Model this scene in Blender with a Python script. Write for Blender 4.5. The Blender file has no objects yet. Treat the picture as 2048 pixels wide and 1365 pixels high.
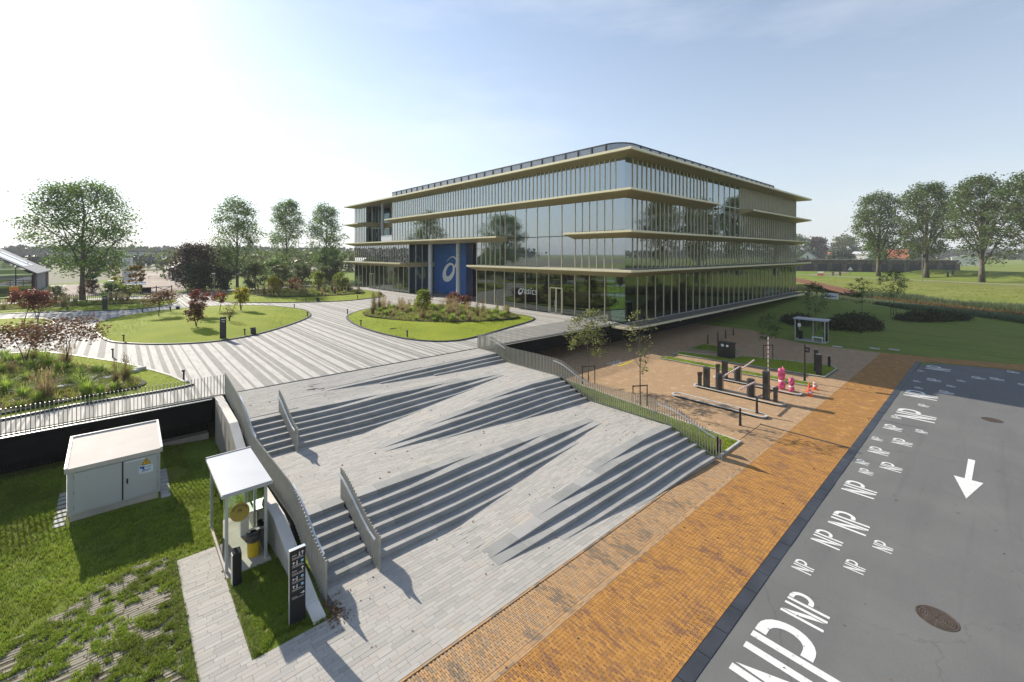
import bpy, bmesh, math, random
import numpy as np
from mathutils import Vector, Matrix
R = math.radians
S = bpy.context.scene
COL = S.collection

# ---------------------------------------------------------------- camera
cam_d = bpy.data.cameras.new('camera'); cam = bpy.data.objects.new('camera', cam_d); COL.objects.link(cam)
cam.location = (0, 0, 9.7); cam.rotation_euler = (R(90), 0, R(-41.92))
cam_d.sensor_width = 36.0; cam_d.lens = 15.33; cam_d.shift_y = -0.0852
cam_d.clip_start = 0.1; cam_d.clip_end = 9000
S.camera = cam
# ---------------------------------------------------------------- sky and sun
SUN_EL = R(29.0); SUN_AZ = R(-9.0)            # azimuth from +Y towards +X
w = bpy.data.worlds.new('World'); S.world = w; w.use_nodes = True
nt = w.node_tree; nt.nodes.clear()
wo = nt.nodes.new('ShaderNodeOutputWorld'); bg = nt.nodes.new('ShaderNodeBackground')
sky = nt.nodes.new('ShaderNodeTexSky'); sky.sky_type = 'NISHITA'; sky.sun_disc = False
sky.sun_elevation = SUN_EL; sky.sun_rotation = SUN_AZ
sky.air_density = 1.0; sky.dust_density = 0.25; sky.ozone_density = 1.0; sky.altitude = 0
bg.inputs['Strength'].default_value = 0.115
tcw = nt.nodes.new('ShaderNodeTexCoord'); mpw = nt.nodes.new('ShaderNodeMapping'); mpw.inputs['Scale'].default_value = (1.0, 1.0, 4.0)
nzw = nt.nodes.new('ShaderNodeTexNoise'); nzw.inputs['Scale'].default_value = 1.6; nzw.inputs['Detail'].default_value = 7; nzw.inputs['Roughness'].default_value = .6
rpw = nt.nodes.new('ShaderNodeValToRGB'); rpw.color_ramp.elements[0].position = .47; rpw.color_ramp.elements[1].position = .80
rpw.color_ramp.elements[0].color = (0, 0, 0, 1); rpw.color_ramp.elements[1].color = (.34, .34, .34, 1)
mxw = nt.nodes.new('ShaderNodeMixRGB'); mxw.inputs[2].default_value = (7.2, 7.3, 7.6, 1)
L = nt.links.new
L(tcw.outputs['Generated'], mpw.inputs['Vector']); L(mpw.outputs[0], nzw.inputs['Vector']); L(nzw.outputs['Fac'], rpw.inputs[0])
L(rpw.outputs[0], mxw.inputs[0]); L(sky.outputs[0], mxw.inputs[1])
def wmath(op, a, b=None, c=None):
    n = nt.nodes.new('ShaderNodeMath'); n.operation = op
    for i, k in enumerate((a, b, c)):
        if k is None: continue
        if isinstance(k, (int, float)): n.inputs[i].default_value = k
        else: L(k, n.inputs[i])
    return n.outputs[0]
# pale ground haze: a band along the whole horizon, brighter towards the sun as forward-scattering haze is
sx = nt.nodes.new('ShaderNodeSeparateXYZ'); L(tcw.outputs['Generated'], sx.inputs[0])
up_ = wmath('MAXIMUM', sx.outputs['Z'], 0.0)
hf = wmath('MULTIPLY', wmath('EXPONENT', wmath('MULTIPLY', up_, -2.7)), .86)
dt = nt.nodes.new('ShaderNodeVectorMath'); dt.operation = 'DOT_PRODUCT'; L(tcw.outputs['Generated'], dt.inputs[0])
dt.inputs[1].default_value = (math.sin(SUN_AZ)*math.cos(SUN_EL), math.cos(SUN_AZ)*math.cos(SUN_EL), math.sin(SUN_EL))
glow = wmath('MULTIPLY_ADD', wmath('POWER', wmath('MAXIMUM', dt.outputs['Value'], 0.0), 2.5), .75, 1.0)
hc = nt.nodes.new('ShaderNodeVectorMath'); hc.operation = 'SCALE'; hc.inputs[0].default_value = (4.0, 4.25, 4.6); L(glow, hc.inputs['Scale'])
mxh = nt.nodes.new('ShaderNodeMixRGB'); L(hf, mxh.inputs[0]); L(mxw.outputs[0], mxh.inputs[1]); L(hc.outputs[0], mxh.inputs[2])
L(mxh.outputs[0], bg.inputs[0]); L(bg.outputs[0], wo.inputs[0])
sd = bpy.data.lights.new('sun', 'SUN'); sd.energy = 5.0; sd.angle = R(0.55); sd.color = (1.0, .92, .79)
so = bpy.data.objects.new('sun', sd); COL.objects.link(so)
sdir = Vector((math.sin(SUN_AZ)*math.cos(SUN_EL), math.cos(SUN_AZ)*math.cos(SUN_EL), math.sin(SUN_EL)))
so.rotation_euler = (-sdir).to_track_quat('-Z', 'Y').to_euler(); so.location = sdir*400
S.view_settings.view_transform = 'Standard'; S.view_settings.look = 'None'
S.view_settings.exposure = 0.66; S.view_settings.gamma = 1.0; S.view_settings.use_curve_mapping = False
S.render.engine = 'CYCLES'
S.cycles.use_denoising = True
S.cycles.max_bounces = 8; S.cycles.diffuse_bounces = 3; S.cycles.glossy_bounces = 4; S.cycles.transmission_bounces = 4
S.cycles.transparent_max_bounces = 20; S.cycles.volume_bounces = 0
S.cycles.caustics_reflective = False; S.cycles.caustics_refractive = False
S.cycles.sample_clamp_indirect = 6.0

# ---------------------------------------------------------------- helpers
ORG = {}
def org(o): return ORG.get(o.name, Vector((0, 0, 0))) if o is not None else Vector((0, 0, 0))
def tag(o, label=None, cat=None, group=None, kind=None):
    if label: o['label'] = label
    if cat: o['category'] = cat
    if group: o['group'] = group
    if kind: o['kind'] = kind
    return o
def thing(name, label, cat, loc=(0, 0, 0), rz=0.0, group=None):
    o = bpy.data.objects.new(name, None); COL.objects.link(o); o.empty_display_size = .2
    o.location = loc; o.rotation_euler = (0, 0, rz); ORG[o.name] = Vector(loc)
    return tag(o, label, cat, group)
def link(name, me, parent=None, loc=None, kind=None):
    o = bpy.data.objects.new(name, me); COL.objects.link(o)
    if parent is not None: o.parent = parent; ORG[o.name] = org(parent)
    if loc is not None: o.location = loc
    if kind: o['kind'] = kind
    return o
def mats(me, m):
    for k in (m if isinstance(m, (list, tuple)) else [m]): me.materials.append(k)
def mesh_np(name, V, F, mat, mi=None, smooth=False):
    V = np.asarray(V, dtype=np.float32).reshape(-1, 3); F = np.asarray(F, dtype=np.int32); k = F.shape[1]
    me = bpy.data.meshes.new(name); me.vertices.add(len(V)); me.vertices.foreach_set('co', V.ravel())
    me.loops.add(F.size); me.loops.foreach_set('vertex_index', F.ravel())
    me.polygons.add(len(F)); me.polygons.foreach_set('loop_start', np.arange(0, F.size, k, dtype=np.int32))
    try: me.polygons.foreach_set('loop_total', np.full(len(F), k, dtype=np.int32))
    except Exception: pass
    me.polygons.foreach_set('use_smooth', np.full(len(F), bool(smooth)))
    mats(me, mat)
    if mi is not None: me.polygons.foreach_set('material_index', np.asarray(mi, dtype=np.int32))
    me.update(calc_edges=True)
    return me
class MB:
    """collects shapes in world coordinates, builds ONE mesh object"""
    def __init__(s): s.v = []; s.f = []; s.m = []
    def add(s, vs, fs, mi=0):
        n = len(s.v); s.v += [tuple(p) for p in vs]; s.f += [tuple(n+i for i in f) for f in fs]; s.m += [mi]*len(fs); return s
    def hexa(s, b, t, mi=0):      # 4 bottom, 4 top points, ccw from above
        return s.add(list(b)+list(t), [(3, 2, 1, 0), (4, 5, 6, 7), (0, 1, 5, 4), (1, 2, 6, 5), (2, 3, 7, 6), (3, 0, 4, 7)], mi)
    def box(s, x0, y0, z0, x1, y1, z1, mi=0):
        return s.hexa([(x0, y0, z0), (x1, y0, z0), (x1, y1, z0), (x0, y1, z0)], [(x0, y0, z1), (x1, y0, z1), (x1, y1, z1), (x0, y1, z1)], mi)
    def bar(s, a, b, wd, ht=None, mi=0):   # rectangular bar from a to b
        a = Vector(a); b = Vector(b); d = (b-a).normalized(); ht = ht or wd
        up = Vector((0, 0, 1)) if abs(d.z) < .98 else Vector((0, 1, 0))
        x = d.cross(up).normalized(); y = x.cross(d).normalized()
        o = [x*wd/2+y*ht/2, -x*wd/2+y*ht/2, -x*wd/2-y*ht/2, x*wd/2-y*ht/2]
        return s.add([a+k for k in o]+[b+k for k in o], [(0, 1, 2, 3), (7, 6, 5, 4), (0, 4, 5, 1), (1, 5, 6, 2), (2, 6, 7, 3), (3, 7, 4, 0)], mi)
    def tube(s, pts, rad, n=8, mi=0, cap=True):
        pts = [Vector(p) for p in pts]; rad = rad if isinstance(rad, (list, tuple)) else [rad]*len(pts)
        vs = []; fs = []; px = None
        for i, p in enumerate(pts):
            d = (pts[min(i+1, len(pts)-1)]-pts[max(i-1, 0)]).normalized()
            if px is None:
                px = d.cross(Vector((0, 0, 1)) if abs(d.z) < .9 else Vector((1, 0, 0))).normalized()
            else: px = (px-d*px.dot(d)).normalized()
            y = d.cross(px)
            for k in range(n):
                a = 2*math.pi*k/n; vs.append(p+(px*math.cos(a)+y*math.sin(a))*rad[i])
        for i in range(len(pts)-1):
            for k in range(n): fs.append((i*n+k, i*n+(k+1) % n, (i+1)*n+(k+1) % n, (i+1)*n+k))
        if cap: fs.append(tuple(range(n-1, -1, -1))); fs.append(tuple((len(pts)-1)*n+k for k in range(n)))
        return s.add(vs, fs, mi)
    def cyl(s, x, y, z0, z1, r0, r1=None, n=16, mi=0): return s.tube([(x, y, z0), (x, y, z1)], [r0, r0 if r1 is None else r1], n, mi)
    def lathe(s, x, y, prof, n=20, mi=0):   # prof: (r,z)
        vs = []; fs = []
        for r, z in prof:
            for k in range(n): a = 2*math.pi*k/n; vs.append((x+r*math.cos(a), y+r*math.sin(a), z))
        for i in range(len(prof)-1):
            for k in range(n): fs.append((i*n+k, i*n+(k+1) % n, (i+1)*n+(k+1) % n, (i+1)*n+k))
        fs.append(tuple(range(n-1, -1, -1))); fs.append(tuple((len(prof)-1)*n+k for k in range(n)))
        return s.add(vs, fs, mi)
    def prism(s, poly, z0, z1, mi=0, mi_side=None):
        n = len(poly); z0 = z0 if isinstance(z0, (list, tuple)) else [z0]*n; z1 = z1 if isinstance(z1, (list, tuple)) else [z1]*n
        s.add([(p[0], p[1], z0[i]) for i, p in enumerate(poly)]+[(p[0], p[1], z1[i]) for i, p in enumerate(poly)], [tuple(range(n-1, -1, -1)), tuple(range(n, 2*n))], mi)
        vs = [(p[0], p[1], z0[i]) for i, p in enumerate(poly)]+[(p[0], p[1], z1[i]) for i, p in enumerate(poly)]
        return s.add(vs, [(i, (i+1) % n, n+(i+1) % n, n+i) for i in range(n)], mi if mi_side is None else mi_side)
    def mesh(s, name, mat, o=Vector((0, 0, 0)), smooth=False):
        me = bpy.data.meshes.new(name)
        me.from_pydata([(p[0]-o[0], p[1]-o[1], p[2]-o[2]) for p in s.v], [], s.f); mats(me, mat)
        me.polygons.foreach_set('material_index', s.m)
        if smooth: me.polygons.foreach_set('use_smooth', [True]*len(me.polygons))
        me.update(); return me
    def build(s, name, mat, parent=None, kind=None, smooth=False):
        return link(name, s.mesh(name, mat, org(parent), smooth), parent, kind=kind)
def single(mb, name, mat, label, cat, loc, group=None, smooth=False):   # a thing that is one mesh
    o = link(name, mb.mesh(name, mat, Vector(loc), smooth)); o.location = loc; ORG[o.name] = Vector(loc); return tag(o, label, cat, group)
def structure(mb, name, mat, smooth=False): return mb.build(name, mat, None, 'structure', smooth)
def copy_tree(o, parent=None):
    c = o.copy(); COL.objects.link(c); c.parent = parent
    for ch in [k for k in o.children]: copy_tree(ch, c)
    return c
def dup(o, loc, rz=0, sc=1.0, label=None, group=None):
    c = copy_tree(o); c.location = loc; c.rotation_euler = (0, 0, rz); c.scale = (sc, sc, sc) if not isinstance(sc, tuple) else sc
    if label: c['label'] = label
    if group: c['group'] = group
    return c
def text_mesh(body, size, mat, shear=0.0, extrude=0.0):
    cu = bpy.data.curves.new('lettering', 'FONT'); cu.body = body; cu.size = size; cu.shear = shear; cu.extrude = extrude; cu.align_x = 'LEFT'; cu.resolution_u = 3
    o = bpy.data.objects.new('lettering', cu); COL.objects.link(o)
    me = bpy.data.meshes.new_from_object(o.evaluated_get(bpy.context.evaluated_depsgraph_get())); bpy.data.objects.remove(o); bpy.data.curves.remove(cu)
    me.materials.clear(); mats(me, mat); return me
def spline(pts, n=6, closed=True):
    P = [Vector((p[0], p[1])) for p in pts]; out = []; m = len(P)
    for i in range(m if closed else m-1):
        a, b, c, d = (P[(i-1) % m], P[i], P[(i+1) % m], P[(i+2) % m]) if closed else (P[max(i-1, 0)], P[i], P[i+1], P[min(i+2, m-1)])
        for k in range(n):
            t = k/n; out.append(tuple(.5*((2*b)+(c-a)*t+(2*a-5*b+4*c-d)*t*t+(3*b-a-3*c+d)*t**3)))
    if not closed: out.append(tuple(P[-1]))
    return out
def clamp(v, a=0.0, b=1.0): return max(a, min(b, v))
def inpoly(x, y, poly):
    c = False; n = len(poly); j = n-1
    for i in range(n):
        if (poly[i][1] > y) != (poly[j][1] > y) and x < (poly[j][0]-poly[i][0])*(y-poly[i][1])/(poly[j][1]-poly[i][1])+poly[i][0]: c = not c
        j = i
    return c

# ---------------------------------------------------------------- materials
def newmat(name):
    m = bpy.data.materials.new(name); m.use_nodes = True; t = m.node_tree; t.nodes.clear()
    out = t.nodes.new('ShaderNodeOutputMaterial'); return m, t, out
def ramp(t, src, cols, pos=None):
    r = t.nodes.new('ShaderNodeValToRGB'); cr = r.color_ramp; n = len(cols)
    pos = pos or [i/(n-1) for i in range(n)]
    while len(cr.elements) < n: cr.elements.new(.5)
    for e, c, p in zip(cr.elements, cols, pos): e.position = p; e.color = (*c, 1)
    t.links.new(src, r.inputs[0]); return r.outputs[0]
def coords(t, scale=(1, 1, 1), kind='Object'):
    tc = t.nodes.new('ShaderNodeTexCoord'); mp = t.nodes.new('ShaderNodeMapping'); mp.inputs['Scale'].default_value = scale
    t.links.new(tc.outputs[kind], mp.inputs['Vector']); return mp.outputs[0]
def wpos(t, scale=(1, 1, 1)):
    g = t.nodes.new('ShaderNodeNewGeometry'); mp = t.nodes.new('ShaderNodeMapping'); mp.inputs['Scale'].default_value = scale
    t.links.new(g.outputs['Position'], mp.inputs['Vector']); return mp.outputs[0]
def noise(t, vec, scale, detail=4, rough=.55):
    n = t.nodes.new('ShaderNodeTexNoise'); n.inputs['Scale'].default_value = scale; n.inputs['Detail'].default_value = detail; n.inputs['Roughness'].default_value = rough
    t.links.new(vec, n.inputs['Vector']); return n.outputs['Fac']
def bump(t, h, strength, dist=.02):
    b = t.nodes.new('ShaderNodeBump'); b.inputs['Strength'].default_value = strength; b.inputs['Distance'].default_value = dist
    t.links.new(h, b.inputs['Height']); return b.outputs[0]
def mix(t, f, a, b, mode='MIX'):
    n = t.nodes.new('ShaderNodeMixRGB'); n.blend_type = mode
    for i, k in ((0, f), (1, a), (2, b)):
        if hasattr(k, 'is_output') or not isinstance(k, (int, float, tuple)): t.links.new(k, n.inputs[i])
        else: n.inputs[i].default_value = k if i == 0 else (*k, 1)
    return n.outputs[0]
def principled(t, out, col, rough=.7, metal=0.0, spec=.4, nrm=None):
    p = t.nodes.new('ShaderNodeBsdfPrincipled')
    if isinstance(col, tuple): p.inputs['Base Color'].default_value = (*col, 1)
    else: t.links.new(col, p.inputs['Base Color'])
    if isinstance(rough, (int, float)): p.inputs['Roughness'].default_value = rough
    else: t.links.new(rough, p.inputs['Roughness'])
    p.inputs['Metallic'].default_value = metal; p.inputs['Specular IOR Level'].default_value = spec
    if nrm is not None: t.links.new(nrm, p.inputs['Normal'])
    t.links.new(p.outputs[0], out.inputs[0]); return p
def M_noise(name, cols, scale, rough=.75, metal=0, bstr=0.0, bscale=None, pos=None, detail=5, spec=.35, stretch=(1, 1, 1), bdist=.02):
    m, t, o = newmat(name); v = wpos(t, stretch); f = noise(t, v, scale, detail); c = ramp(t, f, cols, pos or [.3+.4*i/(len(cols)-1) for i in range(len(cols))])
    n = bump(t, noise(t, wpos(t), bscale or scale*6, 3), bstr, bdist) if bstr else None
    principled(t, o, c, rough, metal, spec, n); return m
def rnd_piece(t):      # one random number per piece, joined or single
    g = t.nodes.new('ShaderNodeNewGeometry'); oi = t.nodes.new('ShaderNodeObjectInfo'); a = t.nodes.new('ShaderNodeMath'); a.operation = 'ADD'; f = t.nodes.new('ShaderNodeMath'); f.operation = 'FRACT'
    t.links.new(g.outputs['Random Per Island'], a.inputs[0]); t.links.new(oi.outputs['Random'], a.inputs[1]); t.links.new(a.outputs[0], f.inputs[0]); return f.outputs[0]
def M_island(name, cols, rough=.75, tint=None, tscale=.6, bstr=.15, bscale=40, tstretch=(1, 1, 1), fine=True, spec=.35, tpos=(.45, .65)):
    m, t, o = newmat(name); c = ramp(t, rnd_piece(t), cols)
    if tint is not None:
        f = ramp(t, noise(t, wpos(t, tstretch), tscale, 5), [(0, 0, 0), (1, 1, 1)], list(tpos)); c = mix(t, f, c, tint)
    if fine: c = mix(t, .35, c, ramp(t, noise(t, wpos(t), 55, 3), [(.25, .25, .25), (.75, .75, .75)], [.3, .7]), 'OVERLAY')
    principled(t, o, c, rough, 0, spec, bump(t, noise(t, wpos(t), bscale, 3), bstr) if bstr else None); return m
def M_leaf(name, cols, trans=.35, rough=.55, patch=None):
    m, t, o = newmat(name); g = t.nodes.new('ShaderNodeNewGeometry'); c = ramp(t, g.outputs['Random Per Island'], cols)
    if patch: c = mix(t, ramp(t, noise(t, wpos(t), patch[1], 3), [(0, 0, 0), (1, 1, 1)], [.42, .62]), c, patch[0])
    p = t.nodes.new('ShaderNodeBsdfPrincipled'); t.links.new(c, p.inputs['Base Color']); p.inputs['Roughness'].default_value = rough; p.inputs['Specular IOR Level'].default_value = .25
    tr = t.nodes.new('ShaderNodeBsdfTranslucent'); t.links.new(c, tr.inputs[0])
    mx = t.nodes.new('ShaderNodeMixShader'); mx.inputs[0].default_value = trans
    t.links.new(p.outputs[0], mx.inputs[1]); t.links.new(tr.outputs[0], mx.inputs[2]); t.links.new(mx.outputs[0], o.inputs[0]); return m
def M_plain(name, col, rough=.5, metal=0.0, spec=.4, var=.12, scale=3.0, bstr=0.0):
    c2 = tuple(x*(1-var) for x in col); c3 = tuple(min(1, x*(1+var)) for x in col)
    return M_noise(name, [c2, col, c3], scale, rough, metal, bstr, 30, spec=spec)
def M_glass(name, tint, ior=1.9, rough=0.0, gl=(.95, .98, 1.0), wob=0.0, base=0.0):
    m, t, o = newmat(name); fr = t.nodes.new('ShaderNodeFresnel'); fr.inputs[0].default_value = ior
    tr = t.nodes.new('ShaderNodeBsdfTransparent'); tr.inputs[0].default_value = (*tint, 1)
    g = t.nodes.new('ShaderNodeBsdfGlossy'); g.inputs['Roughness'].default_value = rough; g.inputs['Color'].default_value = (*gl, 1)
    if wob: b = bump(t, noise(t, wpos(t), .7, 2), wob, .05); t.links.new(b, g.inputs['Normal'])
    ma = t.nodes.new('ShaderNodeMath'); ma.operation = 'MULTIPLY_ADD'; ma.inputs[1].default_value = 1-base; ma.inputs[2].default_value = base; t.links.new(fr.outputs[0], ma.inputs[0])
    mx = t.nodes.new('ShaderNodeMixShader'); t.links.new(ma.outputs[0], mx.inputs[0]); t.links.new(tr.outputs[0], mx.inputs[1]); t.links.new(g.outputs[0], mx.inputs[2])
    t.links.new(mx.outputs[0], o.inputs[0]); return m
M = {}
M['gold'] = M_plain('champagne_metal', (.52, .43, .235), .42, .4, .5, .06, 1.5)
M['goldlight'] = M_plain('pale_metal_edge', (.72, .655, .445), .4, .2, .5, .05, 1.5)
M['fin'] = M_plain('fin_metal', (.77, .70, .50), .4, .15, .5, .08, 1.0)
M['glass'] = M_glass('facade_glass', (.40, .50, .50), 1.9, 0.0, (.86, .95, 1.0), .004, .30)
M['glassg'] = M_glass('ground_floor_glass', (.50, .66, .57), 1.7, 0.0, (.86, 1.0, .95), .004, .07)
M['clear'] = M_glass('clear_glass', (.86, .93, .89), 1.5)
M['darkmetal'] = M_plain('black_metal', (.012, .012, .014), .42, 0, .5, .25, 4)
M['charcoal'] = M_plain('charcoal_panel', (.007, .0068, .0065), .7, 0, .06, .25, 2)
M['screen'] = M_plain('roof_screen_mesh', (.030, .034, .042), .55, .2, .4, .3, 6)
def see_through(m, f):      # fine perforated mesh
    t = m.node_tree; o = [n for n in t.nodes if n.type == 'OUTPUT_MATERIAL'][0]; src = o.inputs[0].links[0].from_socket; tr = t.nodes.new('ShaderNodeBsdfTransparent'); mx = t.nodes.new('ShaderNodeMixShader'); mx.inputs[0].default_value = f
    t.links.new(src, mx.inputs[1]); t.links.new(tr.outputs[0], mx.inputs[2]); t.links.new(mx.outputs[0], o.inputs[0])
see_through(M['screen'], .5)
M['steel'] = M_plain('galvanised_bar', (.38, .38, .345), .38, .45, .5, .1, 5)
M['rail'] = M_plain('brushed_rail', (.66, .67, .66), .3, .7, .5, .06, 8)
M['roofwhite'] = M_plain('white_roof_sheet', (.42, .43, .46), .45, 0, .4, .05, 1.5)
M['whitepaint'] = M_plain('white_powder_coat', (.78, .79, .80), .35, 0, .5, .03, 3)
M['concrete'] = M_noise('cast_concrete', [(.32, .29, .25), (.42, .38, .33), (.50, .46, .40)], .9, .8, 0, .25, 20, stretch=(1, 1, .4))
M['coping'] = M_noise('pale_coping', [(.56, .53, .48), (.66, .63, .58)], 2.0, .7, 0, .1, 40)
M['kerb'] = M_noise('pale_kerb', [(.36, .35, .33), (.52, .51, .48)], 1.2, .85, 0, .2, 30)
M['darkkerb'] = M_noise('slate_kerb', [(.020, .023, .030), (.045, .050, .062)], 1.0, .5, 0, .2, 20, spec=.5)
M['greyint'] = M_plain('interior_grey', (.20, .20, .19), .8)
M['ceil'] = M_plain('interior_ceiling', (.34, .34, .32), .8)
M['core'] = M_noise('interior_partition', [(.05, .055, .055), (.16, .15, .13), (.30, .28, .24)], .25, .8, stretch=(1, 1, .25), detail=2)
M['column'] = M_plain('pale_column', (.42, .44, .46), .5)
M['blue'] = M_noise('blue_wall_panel', [(.022, .105, .34), (.032, .14, .44)], .6, .4, 0, 0, spec=.3)
M['navy'] = M_plain('navy_wall_panel', (.008, .02, .075), .2, 0, .6)
M['white'] = M_plain('white_print', (.82, .82, .80), .5, var=.03)
M['vinyl'] = M_plain('frosted_vinyl', (.60, .62, .61), .6, var=.03)
M['black'] = M_plain('black_print', (.012, .012, .013), .5)
M['gravel'] = M_noise('dark_gravel', [(.015, .015, .016), (.05, .05, .05), (.11, .11, .11)], 18, .9, 0, .8, 25, bdist=.05)
M['roofing'] = M_noise('roof_gravel', [(.10, .09, .08), (.22, .20, .17)], 6, .9, 0, .3, 25)
M['asphalt'] = None
# asphalt: fine aggregate, faint worn tracks, small specks
def mk_asphalt():
    m, t, o = newmat('asphalt'); a = noise(t, wpos(t), 70, 2); b = noise(t, wpos(t, (.12, 1, 1)), .8, 4); d = noise(t, wpos(t), .35, 4)
    c = ramp(t, a, [(.100, .100, .098), (.135, .135, .131), (.190, .188, .182)], [.3, .5, .72])
    c = mix(t, ramp(t, b, [(0, 0, 0), (.5, .5, .5)], [.48, .7]), c, (.115, .115, .112)); c = mix(t, ramp(t, d, [(0, 0, 0), (.45, .45, .45)], [.45, .75]), c, (.19, .188, .18))
    vo = t.nodes.new('ShaderNodeTexVoronoi'); vo.inputs['Scale'].default_value = 1.1; t.links.new(wpos(t), vo.inputs['Vector'])
    c = mix(t, ramp(t, vo.outputs['Distance'], [(1, 1, 1), (0, 0, 0)], [.018, .03]), c, (.03, .028, .024))
    vc = t.nodes.new('ShaderNodeTexVoronoi'); vc.feature = 'DISTANCE_TO_EDGE'; vc.inputs['Scale'].default_value = .16; dv = noise(t, wpos(t), 1.2, 4); vm = t.nodes.new('ShaderNodeVectorMath'); vm.operation = 'ADD'; mv = t.nodes.new('ShaderNodeCombineXYZ'); t.links.new(dv, mv.inputs[0]); t.links.new(dv, mv.inputs[1]); t.links.new(wpos(t), vm.inputs[0]); t.links.new(mv.outputs[0], vm.inputs[1]); t.links.new(vm.outputs[0], vc.inputs['Vector'])
    c = mix(t, ramp(t, vc.outputs['Distance'], [(.30, .30, .30), (0, 0, 0)], [.0008, .003]), c, (.05, .05, .048))
    c = mix(t, ramp(t, noise(t, wpos(t, (.04, .9, 1)), 1.3, 5, .7), [(0, 0, 0), (.4, .4, .4)], [.55, .7]), c, (.10, .10, .098))
    principled(t, o, c, .85, 0, .25, bump(t, a, .35, .01)); return m
M['asphalt'] = mk_asphalt()
M['roadpaint'] = M_noise('road_paint', [(.22, .22, .21), (.62, .62, .60), (.72, .72, .70)], 9, .7, 0, .2, 60, pos=[.27, .36, .7], detail=8)
def mk_grass(name, a, b, c, d, s1=.25, s2=3.0):
    m, t, o = newmat(name); n1 = noise(t, wpos(t), s1, 5); n2 = noise(t, wpos(t), s2, 6, .7); n3 = noise(t, wpos(t), 28, 3, .7)
    col = ramp(t, n1, [a, b, c], [.32, .5, .68]); col = mix(t, ramp(t, n2, [(0, 0, 0), (.6, .6, .6)], [.46, .66]), col, d)
    col = mix(t, .55, col, ramp(t, n3, [(.2, .2, .2), (.8, .8, .8)], [.35, .65]), 'OVERLAY')
    principled(t, o, col, .9, 0, .15, bump(t, n3, .9, .06)); return m
M['lawn'] = mk_grass('lawn_turf', (.180, .240, .010), (.225, .285, .013), (.265, .310, .018), (.270, .265, .030))
M['turf'] = mk_grass('rough_turf', (.115, .160, .014), (.150, .200, .018), (.180, .215, .026), (.165, .150, .050), .25, 1.6)
M['soil'] = M_noise('planting_soil', [(.030, .026, .016), (.055, .050, .024), (.05, .075, .018)], 2.5, .95, 0, .7, 14, bdist=.06)
def mk_terrain():
    m, t, o = newmat('terrain_grass'); n1 = noise(t, wpos(t, (1, .25, 1)), .012, 3); n2 = noise(t, wpos(t), .9, 6, .7); n3 = noise(t, wpos(t), 9, 3, .7)
    col = ramp(t, n1, [(.135, .205, .026), (.165, .235, .030), (.205, .215, .060), (.15, .21, .036)], [.3, .45, .58, .72])
    col = mix(t, ramp(t, n2, [(0, 0, 0), (.55, .55, .55)], [.45, .65]), col, (.170, .175, .050)); col = mix(t, ramp(t, noise(t, wpos(t, (.35, .05, 1)), 1.6, 4, .65), [(0, 0, 0), (.5, .5, .5)], [.46, .64]), col, (.085, .135, .020)); col = mix(t, ramp(t, noise(t, wpos(t), .16, 5, .7), [(0, 0, 0), (.45, .45, .45)], [.5, .68]), col, (.20, .20, .055)); col = mix(t, .45, col, ramp(t, n3, [(.25, .25, .25), (.75, .75, .75)], [.35, .65]), 'OVERLAY')
    principled(t, o, col, .92, 0, .12, bump(t, n3, .8, .1)); return m
M['terrain'] = mk_terrain()
# brick clinkers
def mk_brick(name, island, cols, dark, dpos, tex=True):
    m, t, o = newmat(name)
    if island:
        rnd = rnd_piece(t); c = ramp(t, rnd, cols); h = None
        sp = noise(t, wpos(t, (1.0, .42, 1)), 1.25, 4); ad = t.nodes.new('ShaderNodeMath'); ad.operation = 'MULTIPLY_ADD'; ad.inputs[1].default_value = .22
        t.links.new(rnd, ad.inputs[0]); t.links.new(sp, ad.inputs[2]); f = ramp(t, ad.outputs[0], [(0, 0, 0), (1, 1, 1)], [dpos-.05, dpos+.09])
    else:
        br = t.nodes.new('ShaderNodeTexBrick'); mp = wpos(t, (1, 1, 1)).node; mp.inputs['Rotation'].default_value = (0, 0, R(90)); t.links.new(mp.outputs[0], br.inputs['Vector'])
        br.inputs['Scale'].default_value = 1.0; br.inputs['Brick Width'].default_value = .21; br.inputs['Row Height'].default_value = .0545; br.inputs['Mortar Size'].default_value = .006; br.inputs['Mortar Smooth'].default_value = .2
        br.inputs['Color1'].default_value = (*cols[0], 1); br.inputs['Color2'].default_value = (*cols[-1], 1); br.inputs['Mortar'].default_value = (.05, .035, .02, 1)
        c = br.outputs['Color']; h = br.outputs['Fac']; f = ramp(t, noise(t, wpos(t, (1.0, .42, 1)), 1.25, 4), [(0, 0, 0), (.8, .8, .8)], [dpos-.1, dpos-.02])
        c = mix(t, ramp(t, noise(t, wpos(t), .22, 4), [(0, 0, 0), (.6, .6, .6)], [.45, .7]), c, tuple(x*.66 for x in cols[1])); c = mix(t, ramp(t, noise(t, wpos(t), 1.7, 5, .7), [(0, 0, 0), (.5, .5, .5)], [.52, .68]), c, tuple(min(.6, x*1.25+.03) for x in cols[2])); c = mix(t, ramp(t, noise(t, wpos(t, (1, .5, 1)), 3.1, 4, .7), [(0, 0, 0), (.55, .55, .55)], [.55, .7]), c, tuple(x*.5 for x in cols[1]))
    c = mix(t, f, c, dark); c = mix(t, .3, c, ramp(t, noise(t, wpos(t), 60, 2), [(.25, .25, .25), (.75, .75, .75)], [.3, .7]), 'OVERLAY')
    principled(t, o, c, .8, 0, .25, bump(t, noise(t, wpos(t), 60, 2), .3, .005)); return m
BR_O = [(.32, .155, .042), (.395, .192, .050), (.45, .23, .062), (.36, .18, .058), (.27, .14, .058)]
BR_T = [(.33, .20, .10), (.40, .24, .115), (.45, .275, .135), (.36, .25, .15), (.29, .20, .125)]
BR_P = [(.43, .275, .155), (.51, .33, .185), (.46, .31, .175)]
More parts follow.
